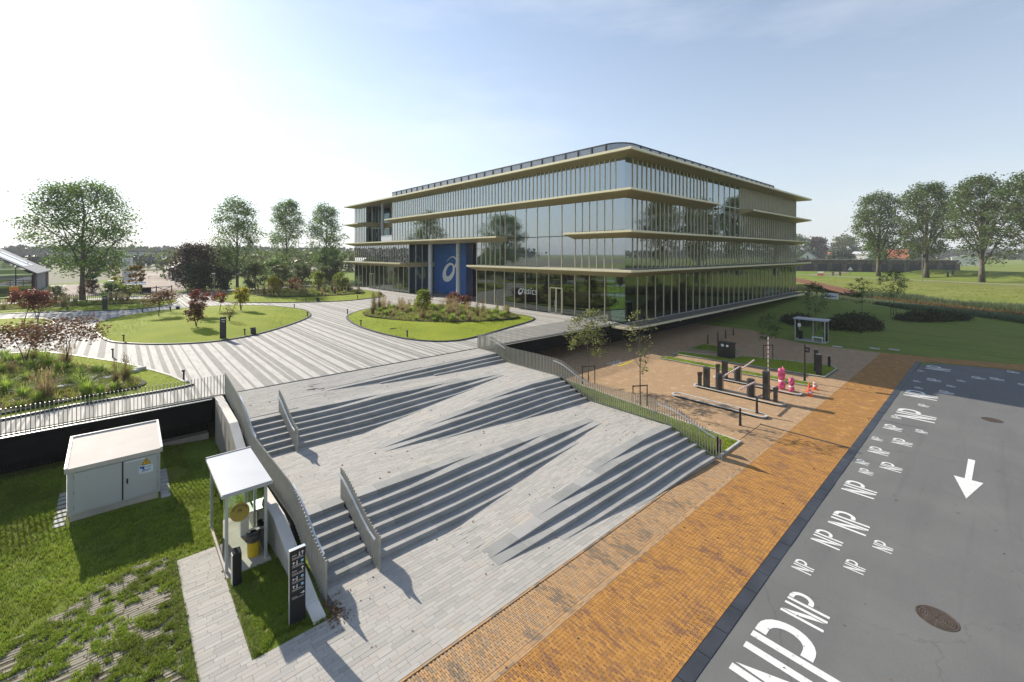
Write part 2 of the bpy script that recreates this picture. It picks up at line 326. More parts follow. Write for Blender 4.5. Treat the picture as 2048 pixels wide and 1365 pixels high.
M['brick_o'] = mk_brick('orange_clinker', True, BR_O, (.225, .115, .060), .71)
M['brick_t'] = mk_brick('tan_clinker', True, BR_T, (.19, .145, .10), .72)
M['brick_o_far'] = mk_brick('orange_clinker_far', False, BR_O[:3], (.27, .135, .055), .66)
M['brick_p'] = mk_brick('parking_clinker', False, BR_P, (.34, .22, .13), .66)
M['bed'] = M_noise('jointing_sand', [(.035, .026, .018), (.07, .055, .04)], 6, .95)
M['bed_grey'] = M_noise('grey_jointing_sand', [(.09, .085, .08), (.17, .16, .145)], 5, .95)
M['paver'] = M_island('grey_granite_paver', [(.315, .30, .275), (.365, .35, .32), (.405, .385, .35), (.375, .345, .31), (.34, .325, .305)], .8, (.44, .37, .28), .5, .2, 70, tpos=(.62, .8))
def mk_step():
    m, t, o = newmat('granite_step_slab'); g = t.nodes.new('ShaderNodeNewGeometry'); oi = t.nodes.new('ShaderNodeObjectInfo')
    c = ramp(t, oi.outputs['Random'], [(.25, .25, .24), (.30, .295, .28), (.34, .33, .315)]); n = noise(t, wpos(t), 1.1, 6, .65)
    c = mix(t, ramp(t, n, [(0, 0, 0), (.65, .65, .65)], [.48, .72]), c, (.185, .195, .180)); c = mix(t, .3, c, ramp(t, noise(t, wpos(t), 80, 2), [(.25, .25, .25), (.75, .75, .75)], [.3, .7]), 'OVERLAY')
    principled(t, o, c, .75, 0, .3, bump(t, noise(t, wpos(t), 60, 2), .15, .005)); return m
M['step'] = mk_step()
M['deck_l'] = M_noise('light_deck_paving', [(.34, .325, .30), (.42, .40, .37), (.455, .435, .405)], 1.3, .8, 0, .25, 30, stretch=(3, .5, 1))
M['deck_d'] = M_noise('dark_deck_band', [(.20, .193, .177), (.24, .23, .21), (.27, .257, .237)], 1.6, .85, 0, .25, 30, stretch=(3, .5, 1))

# ---------------------------------------------------------------- terrain
def sst(a, b, x): t = np.clip((x-a)/(b-a), 0, 1); return t*t*(3-2*t)
def hgt(X, Y):
    X = np.asarray(X, float); Y = np.asarray(Y, float)
    z = np.full(np.broadcast(X, Y).shape, -.03)
    z = z+2.36*sst(42, 62, Y)*(1-sst(110, 135, X))
    z = np.maximum(z, -.03+1.35*sst(56, 98, X)*sst(9, 25, Y)*(1-sst(100, 112, X)))
    s = X-(95+(Y+2.5)*.70)                                    # ditch running obliquely to the right
    z = np.where((X > 60), z*(1-sst(-6, 4, s))+(-.03)*sst(-6, 4, s), z)
    d = np.exp(-((s-11)/4.5)**2)*1.0*(X > 60); z = z-d
    z = z+2.43*sst(17, 46, s)*(X > 60)
    k = X-(160+(Y+4)*.43)                                     # low grass rampart behind the tree row
    z = z+2.4*np.exp(-((k-20)/9)**2)*(1-sst(14, 26, Y))*(X > 120)
    z = z+.5*sst(18.5, 26.5, Y)*(1-sst(0, 4, X))*(Y < 30)
    return z
def hz(x, y): return float(hgt(np.array([x]), np.array([y]))[0])
gx = np.concatenate([-np.geomspace(2600, 70, 26), np.arange(-62, 60, 4.0), np.arange(60, 260, 2.0), np.geomspace(264, 2600, 30)])
gy = np.concatenate([-np.geomspace(2600, 70, 26), np.arange(-62, 130, 2.5), np.geomspace(134, 2600, 34)])
XX, YY = np.meshgrid(gx, gy); ZZ = hgt(XX, YY); nx = len(gx); ny = len(gy)
V = np.stack([XX.ravel(), YY.ravel(), ZZ.ravel()], 1); ii = np.arange(nx*ny).reshape(ny, nx)
F = np.stack([ii[:-1, :-1].ravel(), ii[:-1, 1:].ravel(), ii[1:, 1:].ravel(), ii[1:, :-1].ravel()], 1)
link('ground', mesh_np('ground', V, F, M['terrain'], smooth=True), kind='structure')
def ribbon(name, pts, wd, mat, dz=.03, kind='structure', n=8, th=None):
    c = spline(pts, n, False); mb = MB(); prev = None
    for i, p in enumerate(c):
        a = Vector(c[max(i-1, 0)]); b = Vector(c[min(i+1, len(c)-1)]); d = (b-a).normalized(); q = Vector((-d.y, d.x))*wd/2
        l = (p[0]+q.x, p[1]+q.y); r = (p[0]-q.x, p[1]-q.y); cur = ((*l, hz(*l)+dz), (*r, hz(*r)+dz))
        if prev: mb.add([prev[0], prev[1], cur[1], cur[0]], [(0, 1, 2, 3)])
        prev = cur
    o = mb.build(name, mat, None, kind); return o

# ---------------------------------------------------------------- road
PARK = [(21.0, 9.07), (55.2, 9.07), (55.0, 14.0), (57.0, 18.0), (61.5, 22.7), (68, 25.5), (68, 28.2), (19.5, 34), (19.5, 27.4), (20.9, 24)]
mb = MB(); rd = [(-60, 4.58)]+[(50, 4.58), (52.4, 4.4), (53.6, 3.6), (55.0, 0), (57, -6), (60, -30)]+[(-60, -30)]
mb.prism(rd[::-1], -.02, .012); road = structure(mb, 'asphalt_road', M['asphalt'])
kst = MB(); kst.box(0, 0, 0, .98, .33, .06); kme = kst.mesh('kerb_stone', M['darkkerb'])
for i in range(52): link('kerb_stone', kme, road, (1.5+i*1.0, 4.585, -.035+random.Random(i).uniform(-.004, .004)))
def quad_strip(mb, pts, wd, z=0.0):
    pts = [Vector((p[0], p[1])) for p in pts]; prev = None
    for i, p in enumerate(pts):
        a = pts[max(i-1, 0)]; b = pts[min(i+1, len(pts)-1)]; d = (b-a).normalized(); q = Vector((-d.y, d.x))*wd/2; cur = ((p+q).to_3d(), (p-q).to_3d())
        cur[0].z = z; cur[1].z = z
        if prev: mb.add([prev[0], prev[1], cur[1], cur[0]], [(0, 1, 2, 3)])
        prev = cur
def np_mark(x, y, h, z=.017):     # stencilled pair of letters, baseline along +X, tops towards +Y, (x,y) lower left
    u = h*.098; o = road
    mb = MB(); zz = z
    def rect(x0, y0, x1, y1): mb.add([(x0, y0, zz), (x1, y0, zz), (x1, y1, zz), (x0, y1, zz)], [(0, 1, 2, 3)])
    rect(x, y, x+u, y+h); rect(x+h*.40, y, x+h*.40+u, y+h)                                   # N stems
    mb.add([(x+u*1.35, y+h*.98, zz), (x+u*1.25, y+h*.62, zz), (x+h*.40-u*.35, y+h*.02, zz), (x+h*.40-u*.3, y+h*.36, zz)], [(0, 1, 2, 3)])
    mb.build('painted_letter', M['roadpaint'], o)
    mb = MB(); px = x+h*.62
    rect(px, y, px+u, y+h)
    a = []; c0 = px+u*1.35
    for k in range(13):
        t = -math.pi/2+math.pi*k/12; a.append((c0+h*.10+h*.21*max(math.cos(t), 0)-(0 if 0 < k < 12 else 0), y+h*.70+h*.235*math.sin(t)))
    a = [(c0, a[0][1])]+a+[(c0, a[-1][1])]
    quad_strip(mb, a, u*1.25, zz); mb.build('painted_letter', M['roadpaint'], o)
NPS = [(10.58, 2.05, 2.15), (13.36, 2.98, .98), (15.45, 3.75, .52), (16.65, 2.70, .50), (17.45, 3.45, .80), (19.0, 3.02, 1.08), (18.5, 2.28, .50), (22.1, 3.26, 1.05), (24.4, 3.65, .5),
       (25.65, 2.85, .75), (25.4, 3.95, .48), (27.3, 3.50, .78), (29.5, 2.88, .78), (29.2, 3.98, .46), (31.6, 3.50, .78), (32.2, 2.52, .5), (33.95, 3.78, .46), (34.6, 2.40, 1.75), (37.85, 2.9, .52),
       (40.0, 2.68, 1.65), (42.5, 2.0, .78), (46.0, 2.85, .82), (42.65, 3.58, .46), (44.8, 3.86, .46), (49.0, 4.0, .46), (50.6, 2.6, 1.5), (44.95, 2.03, .5), (47.4, 1.6, .5), (49.4, .6, .78), (50.0, -.35, .78), (54.0, -1.2, .7), (49.4, -1.6, .6)]
for a in NPS: np_mark(*a)
mb = MB(); mb.add([(x, y, .017) for x, y in [(24.9, .83), (27.1, .40), (27.1, .74), (29.8, .70), (29.8, .93), (27.1, .95), (27.1, 1.28)]], [(0, 1, 2, 3, 4, 5, 6)]); mb.build('painted_arrow', M['roadpaint'], road)
M['iron'] = M_noise('rusty_cast_iron', [(.075, .055, .042), (.15, .115, .09)], 9, .7, .3, .3, 60)
M['ironlow'] = M_noise('dark_iron', [(.03, .024, .02), (.055, .042, .034)], 9, .8)
def manhole(x, y, r, label):
    t = thing('manhole_cover', label, 'manhole', (x, y, .012)); b = MB(); b.lathe(x, y, [(r, .013), (r, .022), (r*.93, .024), (r*.92, .018)], 36); b.build('rim', M['iron'], t); MB().lathe(x, y, [(r*.92, .013), (r*.92, .0195)], 36).build('plate', M['ironlow'], t)
    b = MB()
    for k in range(6):
        rr = r*(.16+.13*k); b2 = [(x+rr*math.cos(a)+.02*r*math.sin(5*a+k), y+rr*math.sin(a)) for a in np.linspace(0, 2*math.pi, 33)]; quad_strip(b, b2, r*.06, .0235)
    for k in range(12):
        a = 2*math.pi*k/12; quad_strip(b, [(x+r*.1*math.cos(a), y+r*.1*math.sin(a)), (x+r*.88*math.cos(a), y+r*.88*math.sin(a))], r*.045, .0245)
    b.build('raised_pattern', M['iron'], t)
manhole(16.16, 1.08, .43, 'round cast iron manhole cover near the big letters in the foreground asphalt')
manhole(37.8, .22, .45, 'round brown manhole cover far up the road near the shadow edge')

# ---------------------------------------------------------------- brick pavement (orange band, tan band) and parking
pave = structure(MB().prism([(-30, 4.92), (53.0, 4.92), (54.0, 4.1), (55.4, 0), (57.6, -6.5), (60.6, -30), (64, -30), (61, -6), (58.2, -.5), (56.6, 4), (55.2, 9.07), (-30, 9.07)], -.02, -.006), 'brick_pavement', M['brick_o_far'])
structure(MB().prism([(26.9, 7.62), (55.4, 7.62), (55.2, 9.06), (26.9, 9.06)], -.02, -.003), 'tan_brick_strip', M['brick_p'])
park = structure(MB().prism(PARK, -.02, -.002), 'parking_paving', M['brick_p'])
def lay(x0, x1, y0, y1, L, Wd, z, along, rng, jit=.002, lens=None):
    """rectangular pieces in rows; returns list of (x0,y0,x1,y1,z)"""
    out = []
    if along == 'Y':
        n = int((x1-x0)/Wd)
        for i in range(n):
            a = x0+i*Wd; yy = y0-(L/2 if i % 2 else 0)-rng.random()*.01
            while yy < y1:
                b0 = max(yy, y0); b1 = min(yy+L, y1)
                if b1-b0 > .04: out.append((a, b0, a+Wd, b1, z+rng.uniform(-jit, jit)))
                yy += L
    else:
        n = int((y1-y0)/Wd)
        for i in range(n):
            a = y0+i*Wd; xx = x0-rng.random()*.5
            while xx < x1:
                l = rng.choice(lens); b0 = max(xx, x0); b1 = min(xx+l, x1)
                if b1-b0 > .05: out.append((b0, a, b1, a+Wd, z+rng.uniform(-jit, jit)))
                xx += l
    return out
BOXF = np.array([[4, 5, 6, 7], [0, 1, 5, 4], [1, 2, 6, 5], [2, 3, 7, 6], [3, 0, 4, 7]])
def boxes_np(name, P, gap, depth, mat, zf=None, endgap=None):
    """many little blocks joined: P rows (x0,y0,x1,y1,z)"""
    P = np.array(P, float); gx_, gy_ = gap; x0 = P[:, 0]+gx_; x1 = P[:, 2]-gx_; y0 = P[:, 1]+gy_; y1 = P[:, 3]-gy_
    cx = np.stack([x0, x1, x1, x0], 1); cy = np.stack([y0, y0, y1, y1], 1)
    zt = np.repeat(P[:, 4:5], 4, 1) if zf is None else zf(cx, cy)+np.repeat(P[:, 4:5], 4, 1)
    V = np.concatenate([np.stack([cx, cy, zt-depth], 2), np.stack([cx, cy, zt], 2)], 1).reshape(-1, 3)
    F = (np.arange(len(P))[:, None, None]*8+BOXF[None]).reshape(-1, 4)
    return mesh_np(name, V, F, mat)
rng = random.Random(5)
BK = {'o': lay(3.0, 27.0, 4.93, 7.62, .21, .0545, .012, 'Y', rng), 't': lay(3.0, 27.0, 7.80, 8.98, .21, .0545, .012, 'Y', rng)}
def split_near(P, n, cx, cy, vis):
    d = [((p[0]+p[2])/2-cx)**2+((p[1]+p[3])/2-cy)**2+(0 if vis(p) else 1e6) for p in P]; o = sorted(range(len(P)), key=lambda i: d[i]); s = set(o[:n]); return [P[i] for i in o[:n]], [p for i, p in enumerate(P) if i not in s]
def seen(p, z=0):     # is the piece inside the picture (so that the nearest pieces one can see become parts)
    x = (p[0]+p[2])/2; y = (p[1]+p[3])/2; A = R(48.08); t = x*math.cos(A)+y*math.sin(A); r = (x*math.sin(A)-y*math.cos(A))/t
    return t > 1 and abs(r) < 1.165 and (9.7-z)/t < .975
bo, BKo = split_near(BK['o'], 240, 0, 0, seen); bt, BKt = split_near(BK['t'], 60, 0, 0, seen)
for lst, mk in ((bo, 'brick_o'), (bt, 'brick_t')):
    for p in lst:
        b = MB(); b.box(p[0]+.0035, p[1]+.008, p[4]-.05, p[2]-.0035, p[3]-.008, p[4]); b.build('brick', M[mk], pave)
link('orange_bricks', boxes_np('orange_bricks', BKo, (.0035, .008), .05, M['brick_o']), pave, kind='stuff')
link('tan_bricks', boxes_np('tan_bricks', BKt, (.0035, .008), .05, M['brick_t']), pave, kind='stuff')
# edging courses laid lengthwise
ed = MB()
for y in (7.622, 7.681, 7.74, 9.0):
    x = 3.0
    while x < 27.0: ed.box(x, y, -.03, x+.2, y+.055, .014+rng.uniform(-.003, .003)); x += .207
ed.build('edging_course', M['brick_t'], pave, 'stuff')
MB().box(2.9, 4.925, -.03, 27.2, 9.06, -.001).build('bedding', M['bed'], pave)
# ---------------------------------------------------------------- stepped plaza: ramps between wedge-shaped flights
RS = .16
def L1(X): return .96*clamp((X-8.8)/9.7)
def L3(X): return .96+.96*clamp((X-8.7)/9.5)
def f5(X): return clamp((X-8.0)/12.5)
def lo5(X): return 1.92+.48*(1-f5(X))*.38
def up5(X): return lo5(X)+.48*f5(X)
# wedge: wide end x, tip x, nosing y at the wide end, pitch, skew (y per metre away from the wide end), lower, upper
WED = [dict(xw=20.75, tips=[15.8, 11.8, 8.75, 8.75, 11.8, 15.7], y0=8.85, p=.43, sk=.055, lo=lambda X: 0.0, up=L1, n=6),
       dict(xw=5.95, tips=[11.5, 15.6, 18.5, 18.5, 15.2, 11.0], y0=13.12, p=.45, sk=-.028, lo=L1, up=lambda X: .96, n=6),
       dict(xw=20.65, tips=[15.6, 11.8, 8.7, 8.7, 11.6, 15.2], y0=16.36, p=.41, sk=.075, lo=lambda X: .96, up=L3, n=6),
       dict(xw=5.85, tips=[11.2, 15.0, 18.2, 18.2, 14.8, 10.8], y0=21.02, p=.425, sk=-.062, lo=L3, up=lambda X: 1.92, n=6),
       dict(xw=20.55, tips=[15.5, 11.5, 8.0], y0=23.77, p=.40, sk=.02, lo=lo5, up=up5, n=3)]
def wY(W, k, X): return W['y0']+W['p']*k+W['sk']*abs(X-W['xw'])
def wH(W, X):      # riser heights at X
    tot = W['up'](X)-W['lo'](X); s = 1 if W['xw'] > 10 else -1
    ws = [clamp((X-t)*s/3.2) for t in W['tips']]; q = sum(ws)
    return [tot*a/q if q > 1e-6 else 0 for a in ws]
def wBand(W, X):   # y range covered by slabs at X, or None
    h = wH(W, X); a = [k for k in range(W['n']) if h[k] > .001]
    if not a: return None
    return wY(W, a[0], X), wY(W, a[-1], X)+.48
XLs, XRs = 4.35, 20.70
def zplaza(X, Y, Yv=None):
    Yv = Y if Yv is None else Yv
    ys = [(wY(W, 0, X)+wY(W, W['n']-1, X)+.45)/2 for W in WED]
    if X < 4.3: return 0.0
    if X < 5.92:     # narrow straight flights on the left
        if Y < 13.1: return 0.0
        if Y < 15.4: return .96 if Y > 15.35 else 0.0
        if Y < 21.0: return .96
        if Y < 23.2: return 1.92 if Y > 23.15 else .96
        return 1.92+.48*clamp((Yv-23.4)/3.4)
    b = [wBand(W, X) for W in WED]
    m = [((q[0]+q[1])/2 if q else y) for q, y in zip(b, ys)]
    if Y < (m[0] if b[0] else 0): return 0.0
    if Y < m[1]: return L1(X)
    if Y < m[2]: return .96
    if Y < m[3]: return L3(X)
    if Y < m[4]: return 1.92+.48*(1-f5(X))*clamp((Yv-23.4)/3.4)
    y5 = m[4]; return up5(X)+(2.4-up5(X))*clamp((Yv-y5)/(26.85-y5))
def in_steps(X, Y, mg=0.0):
    if X < 4.3: return False
    if X < 5.92: return (13.1-mg < Y < 15.8+mg) or (21.0-mg < Y < 23.6+mg)
    for W in WED:
        q = wBand(W, X)
        if q and q[0]-mg < Y < q[1]+mg: return True
    return False
plaza = thing('stepped_plaza', None, None); plaza['kind'] = 'structure'
# bedding under the pavers
gxs = np.arange(4.2, 20.96, .2); gys = np.arange(9.05, 26.96, .15); V = []
for y in gys:
    for x in gxs:
        z = zplaza(min(x, 20.7), y)
        if in_steps(x, y, .2): z = min(zplaza(min(x, 20.7), y-.9), z)-.35
        V.append((x, y, z-.02))
nx, ny = len(gxs), len(gys); ii = np.arange(nx*ny).reshape(ny, nx)
F = np.stack([ii[:-1, :-1].ravel(), ii[:-1, 1:].ravel(), ii[1:, 1:].ravel(), ii[1:, :-1].ravel()], 1)
link('bedding', mesh_np('bedding', V, F, M['bed_grey']), plaza); q = MB(); q.box(1.32, 9.08, -.06, 4.3, 11.86, -.02); q.box(1.32, 11.86, -.06, 2.36, 17.36, -.02); q.build('bedding', M['bed_grey'], plaza)
# pavers
rng = random.Random(11)
LN = [.27, .36, .42, .5, .6, .66]
PV = lay(1.32, 20.72, 9.08, 11.8745, 0, .133, 0.0, 'X', rng, .0025, LN)+lay(4.40, 20.72, 11.873, 26.78, 0, .133, 0.0, 'X', rng, .0025, LN)+lay(1.32, 2.34, 11.873, 17.35, 0, .133, 0.0, 'X', rng, .0025, LN)
PV2 = []
for p in PV:
    cx = (p[0]+p[2])/2; cy = (p[1]+p[3])/2
    if in_steps(cx, cy, -.05) and in_steps(p[0]+.01, cy, -.05) and in_steps(p[2]-.01, cy, -.05): continue
    PV2.append(p)
def zf(cx, cy): return np.array([[zplaza(x, ym, yv) for x, yv in zip(r, ry)] for r, ry, ym in zip(cx, cy, cy.mean(1))])
near, rest = split_near(PV2, 300, 0, 0, lambda p: seen(p))
for p in near:
    za = zplaza(p[0], (p[1]+p[3])/2)+p[4]; zb = zplaza(p[2], (p[1]+p[3])/2)+p[4]; g = .003
    MB().hexa([(p[0]+g, p[1]+g, za-.05), (p[2]-g, p[1]+g, zb-.05), (p[2]-g, p[3]-g, zb-.05), (p[0]+g, p[3]-g, za-.05)], [(p[0]+g, p[1]+g, za), (p[2]-g, p[1]+g, zb), (p[2]-g, p[3]-g, zb), (p[0]+g, p[3]-g, za)]).build('paver', M['paver'], plaza)
link('pavers', boxes_np('pavers', rest, (.003, .003), .05, M['paver'], zf), plaza, kind='stuff')
# step slabs
def slab(x0, x1, ya0, ya1, yb0, yb1, z0, z1, th=.22):
    g = .004; MB().hexa([(x0+g, ya0, z0-th), (x1-g, ya1, z1-th), (x1-g, yb1, z1-th), (x0+g, yb0, z0-th)], [(x0+g, ya0, z0), (x1-g, ya1, z1), (x1-g, yb1, z1), (x0+g, yb0, z0)]).build('step_slab', M['step'], plaza)
for W in WED:
    s = 1 if W['xw'] > 10 else -1; tipx = min(W['tips']) if s > 0 else max(W['tips']); xa, xb = (tipx, W['xw']) if s > 0 else (W['xw'], tipx); n = max(1, round((xb-xa)/1.18))
    for i in range(n):
        x0 = xa+(xb-xa)*i/n; x1 = xa+(xb-xa)*(i+1)/n; h0 = wH(W, x0); h1 = wH(W, x1); ha = h1 if s > 0 else h0
        act = [k for k in range(W['n']) if ha[k] > .001]
        for k in act:
            za = W['lo'](x0)+sum(h0[:k+1]); zb = W['lo'](x1)+sum(h1[:k+1]); dep = (W['p']+.03) if k != act[-1] else .47
            slab(x0, x1, wY(W, k, x0), wY(W, k, x1), wY(W, k, x0)+dep, wY(W, k, x1)+dep, za+.005, zb+.005)
for y0, p, zb in ((13.12, .45, 0.0), (21.02, .425, .96)):
    for k in range(6):
        for x0, x1 in ((4.40, 5.15), (5.15, 5.86)): slab(x0, x1, y0+p*k, y0+p*k, y0+p*(k+1)+(.03 if k < 5 else .05), y0+p*(k+1)+(.03 if k < 5 else .05), zb+RS*(k+1)+.005, zb+RS*(k+1)+.005)
# ---------------------------------------------------------------- raised deck with striped paving
PZ = 2.4
deck = thing('raised_deck', None, None, (0, 27, 0)); deck['kind'] = 'structure'
MB().box(-22, 26.98, 2.25, 39.66, 99, PZ).build('deck_slab', M['deck_l'], deck)
MB().box(3.9, 26.84, 2.2, 20.4, 26.975, PZ+.002).build('drain_channel', M['darkmetal'], deck)
rng = random.Random(3); x = -21.5
while x < 39.2:
    wd = rng.choice([.09, .13, .18, .26, .26, .4, .5]); gp = rng.choice([.1, .13, .2, .27, .34, .4, .5])
    x1 = min(x+wd, 39.5); MB().box(x, 27.0, PZ-.02, x1, 98.9, PZ+.004).build('paving_band', M['deck_d'], deck); x += wd+gp
# fascia, gravel strip and undercroft
def fascia(x0, x1, y):
    b = MB(); n = max(1, round((x1-x0)/2.4))
    for i in range(n): b.box(x0+(x1-x0)*i/n+.006, y, 1.25, x0+(x1-x0)*(i+1)/n-.006, y+.06, 2.3)
    return b
for nm, x0, x1 in (('l', -22, 3.45), ('r', 20.75, 39.6)):
    fascia(x0, x1, 26.62).build('fascia_panel', M['charcoal'], deck)
    MB().box(x0, 26.60, 2.301, x1, 26.68, 2.335).build('coping_edge', M['rail'], deck)
    MB().box(x0, 26.685, 2.18, x1, 26.975, 2.33).build('gravel_strip', M['gravel'], deck)
    MB().box(x0, 26.69, 1.2, x1, 27.2, 1.26).build('soffit', M['charcoal'], deck)
    MB().box(x0, 27.9 if nm == 'l' else 33.0, -.3, x1, 28.1 if nm == 'l' else 33.2, 2.2).build('undercroft_wall', M['charcoal'], deck)
lou = MB()
for i in range(150): x = -11+i*.095; lou.box(x, 27.82, .1, x+.05, 27.89, 1.24)
lou.build('louvre_screen', M['charcoal'], deck, 'stuff')
for x in np.arange(20.9, 39, 2.6): MB().box(x, 32.8, -.02, x+.35, 33.0, 2.2).build('undercroft_pier', M['greyint'], deck)
MB().box(-22, 27.3, -.03, 3.4, 27.82, .42).build('footing', M['concrete'], deck)
# loose dark stones on the gravel strip
def blobs(name, pts, smin, smax, mat, parent, rng):
    V = []; F = []
    base = [(1, 0, 0), (-1, 0, 0), (0, 1, 0), (0, -1, 0), (0, 0, 1), (0, 0, -.5)]; ff = [(0, 2, 4), (2, 1, 4), (1, 3, 4), (3, 0, 4), (2, 0, 5), (1, 2, 5), (3, 1, 5), (0, 3, 5)]
    for (x, y, z) in pts:
        n = len(V); a = rng.random()*6.28; s = rng.uniform(smin, smax); ca, sa = math.cos(a), math.sin(a); sx, sy, sz = s*rng.uniform(.7, 1.3), s*rng.uniform(.7, 1.3), s*rng.uniform(.4, .9)
        V += [(x+(bx*sx*ca-by*sy*sa), y+(bx*sx*sa+by*sy*ca), z+bz*sz) for bx, by, bz in base]; F += [(n+i, n+j, n+k) for i, j, k in ff]
    o = org(parent); V = np.array(V)-np.array(o); return link(name, mesh_np(name, V, np.array(F), mat), parent, kind='stuff')
M['stones'] = M_island('dark_stones', [(.012, .013, .015), (.04, .04, .043), (.11, .11, .115)], .7, None, bstr=0)
rng = random.Random(8)
blobs('loose_stones', [(rng.uniform(-6, 3.4), rng.uniform(26.7, 26.96), 2.335) for _ in range(2200)]+[(rng.uniform(20.8, 39), rng.uniform(26.7, 26.96), 2.335) for _ in range(1500)], .015, .04, M['stones'], deck, rng)
# ---------------------------------------------------------------- fences of upright bars
bar_me = MB().box(-.014, -.024, 0, .014, .024, 1).mesh('bar', M['steel'])       # unit height, thin along X
bar_mY = MB().box(-.026, -.015, 0, .026, .015, 1).mesh('bar', M['steel'])       # thin along Y
def prof(pts, y):
    for (a, za), (b, zb) in zip(pts, pts[1:]):
        if a <= y <= b: t = (y-a)/(b-a); return za+(zb-za)*t
    return pts[0][1] if y < pts[0][0] else pts[-1][1]
def sm(pts, y): return (prof(pts, y-.6)+prof(pts, y-.3)+2*prof(pts, y)+prof(pts, y+.3)+prof(pts, y+.6))/6
PL = [(8, 0), (13.1, 0), (15.4, .96), (21.0, .96), (23.3, 1.92), (26.85, 2.4), (40, 2.4)]
PR = [(8, 0), (8.8, 0), (11.1, .96), (16.3, .96), (18.4, 1.92), (23.7, 1.92), (24.7, 2.4), (40, 2.4)]
def fenceY(label, xa, xb, y0, y1, P, h, rails, base_drop=.04, side=1, sp=.13, cat='fence', name='bar_fence', group=None):
    f = thing(name, label, cat, ((xa+xb)/2, (y0+y1)/2, 0), group=group); o = org(f); n = int((y1-y0)/sp)
    for i in range(n+1):
        y = y0+(y1-y0)*i/n; x = xa+(xb-xa)*i/n; z0 = prof(P, y)-base_drop; z1 = sm(P, y)+h
        b = link('bar', bar_mY, f, (x-o.x, y-o.y, z0-o.z)); b.scale = (1, 1, z1-z0)
    for ya, yb in rails:
        hr = MB(); pts = []
        for k in range(9): y = ya+(yb-ya)*k/8; pts.append((xa+(xb-xa)*(y-y0)/(y1-y0)+side*.10, y, sm(P, y)+h-.16))
        for a, b in zip(pts, pts[1:]): hr.bar(a, b, .05, .05)
        hr.build('handrail', M['rail'], f)
    rb = MB(); m = max(2, int((y1-y0)/.45))
    for k in range(m):
        ya = y0+(y1-y0)*k/m; yb = y0+(y1-y0)*(k+1)/m; xk = xa+(xb-xa)*k/m; xl = xa+(xb-xa)*(k+1)/m; rb.bar((xk, ya, prof(P, ya)+.03), (xl, yb, prof(P, yb)+.03), .05, .014)
    rb.build('bottom_rail', M['steel'], f); return f
fenceY('silver upright-bar fence down the left side of the steps beside the smoking shelter', 4.28, 4.05, 12.55, 26.8, PL, 1.12, [(13.0, 15.9), (20.9, 23.9)])
fenceY('long silver upright-bar fence down the right side of the steps above the parking', 20.95, 20.55, 8.62, 26.85, PR, 1.10, [(8.9, 11.8), (16.2, 19.0), (23.6, 25.4)], side=-1)
fenceY('short silver bar balustrade in the middle of the lower flight of steps', 5.90, 5.90, 12.62, 15.75, PL, 1.08, [(12.75, 15.7)], side=-1, cat='balustrade', name='stair_balustrade')
fenceY('short silver bar balustrade in the middle of the upper flight of steps', 5.80, 5.80, 20.6, 23.55, PL, 1.08, [(20.7, 23.5)], side=-1, cat='balustrade', name='stair_balustrade')
def fenceX(label, x0, x1, y, z, h, sp=.134, name='bar_fence'):
    f = thing(name, label, 'fence', ((x0+x1)/2, y, z)); o = org(f); n = int((x1-x0)/sp)
    for i in range(n+1):
        b = link('bar', bar_me, f, (x0+(x1-x0)*i/n-o.x, 0, -.06)); b.scale = (1, 1, h+.06)
    MB().box(x0, y-.02, z+.02, x1, y+.02, z+.035).build('bottom_rail', M['steel'], f); return f
fenceX('silver upright-bar fence along the deck edge above the black wall at the left', -9.0, 3.98, 26.86, 2.34, 1.10)
fenceX('silver upright-bar fence along the deck edge leading to the corner of the office building', 20.7, 37.4, 26.86, 2.34, 1.10)
# concrete flank wall with pale coping, left of the steps
FW = [(26.6, 2.42), (22.9, 2.13), (20.7, 1.22), (15.7, 1.12), (12.55, .16), (11.95, .06)]
t = thing('flank_wall', 'low concrete wall with pale sloping coping beside the left stair fence', 'wall', (3.75, 19, 0))
mb = MB(); cp = MB()
for (ya, za), (yb, zb) in zip(FW, FW[1:]):
    xa = 3.72+(26.6-ya)*.012; xb = 3.72+(26.6-yb)*.012
    mb.hexa([(xb-.13, yb, -.1), (xb+.16, yb, -.1), (xa+.16, ya, -.1), (xa-.13, ya, -.1)], [(xb-.13, yb, zb-.07), (xb+.16, yb, zb-.07), (xa+.16, ya, za-.07), (xa-.13, ya, za-.07)])
    cp.hexa([(xb-.15, yb+.004, zb-.07), (xb+.18, yb+.004, zb-.07), (xa+.18, ya-.004, za-.07), (xa-.15, ya-.004, za-.07)], [(xb-.15, yb+.004, zb), (xb+.18, yb+.004, zb), (xa+.18, ya-.004, za), (xa-.15, ya-.004, za)])
mb.build('concrete_face', M['concrete'], t); cp.build('coping', M['coping'], t)
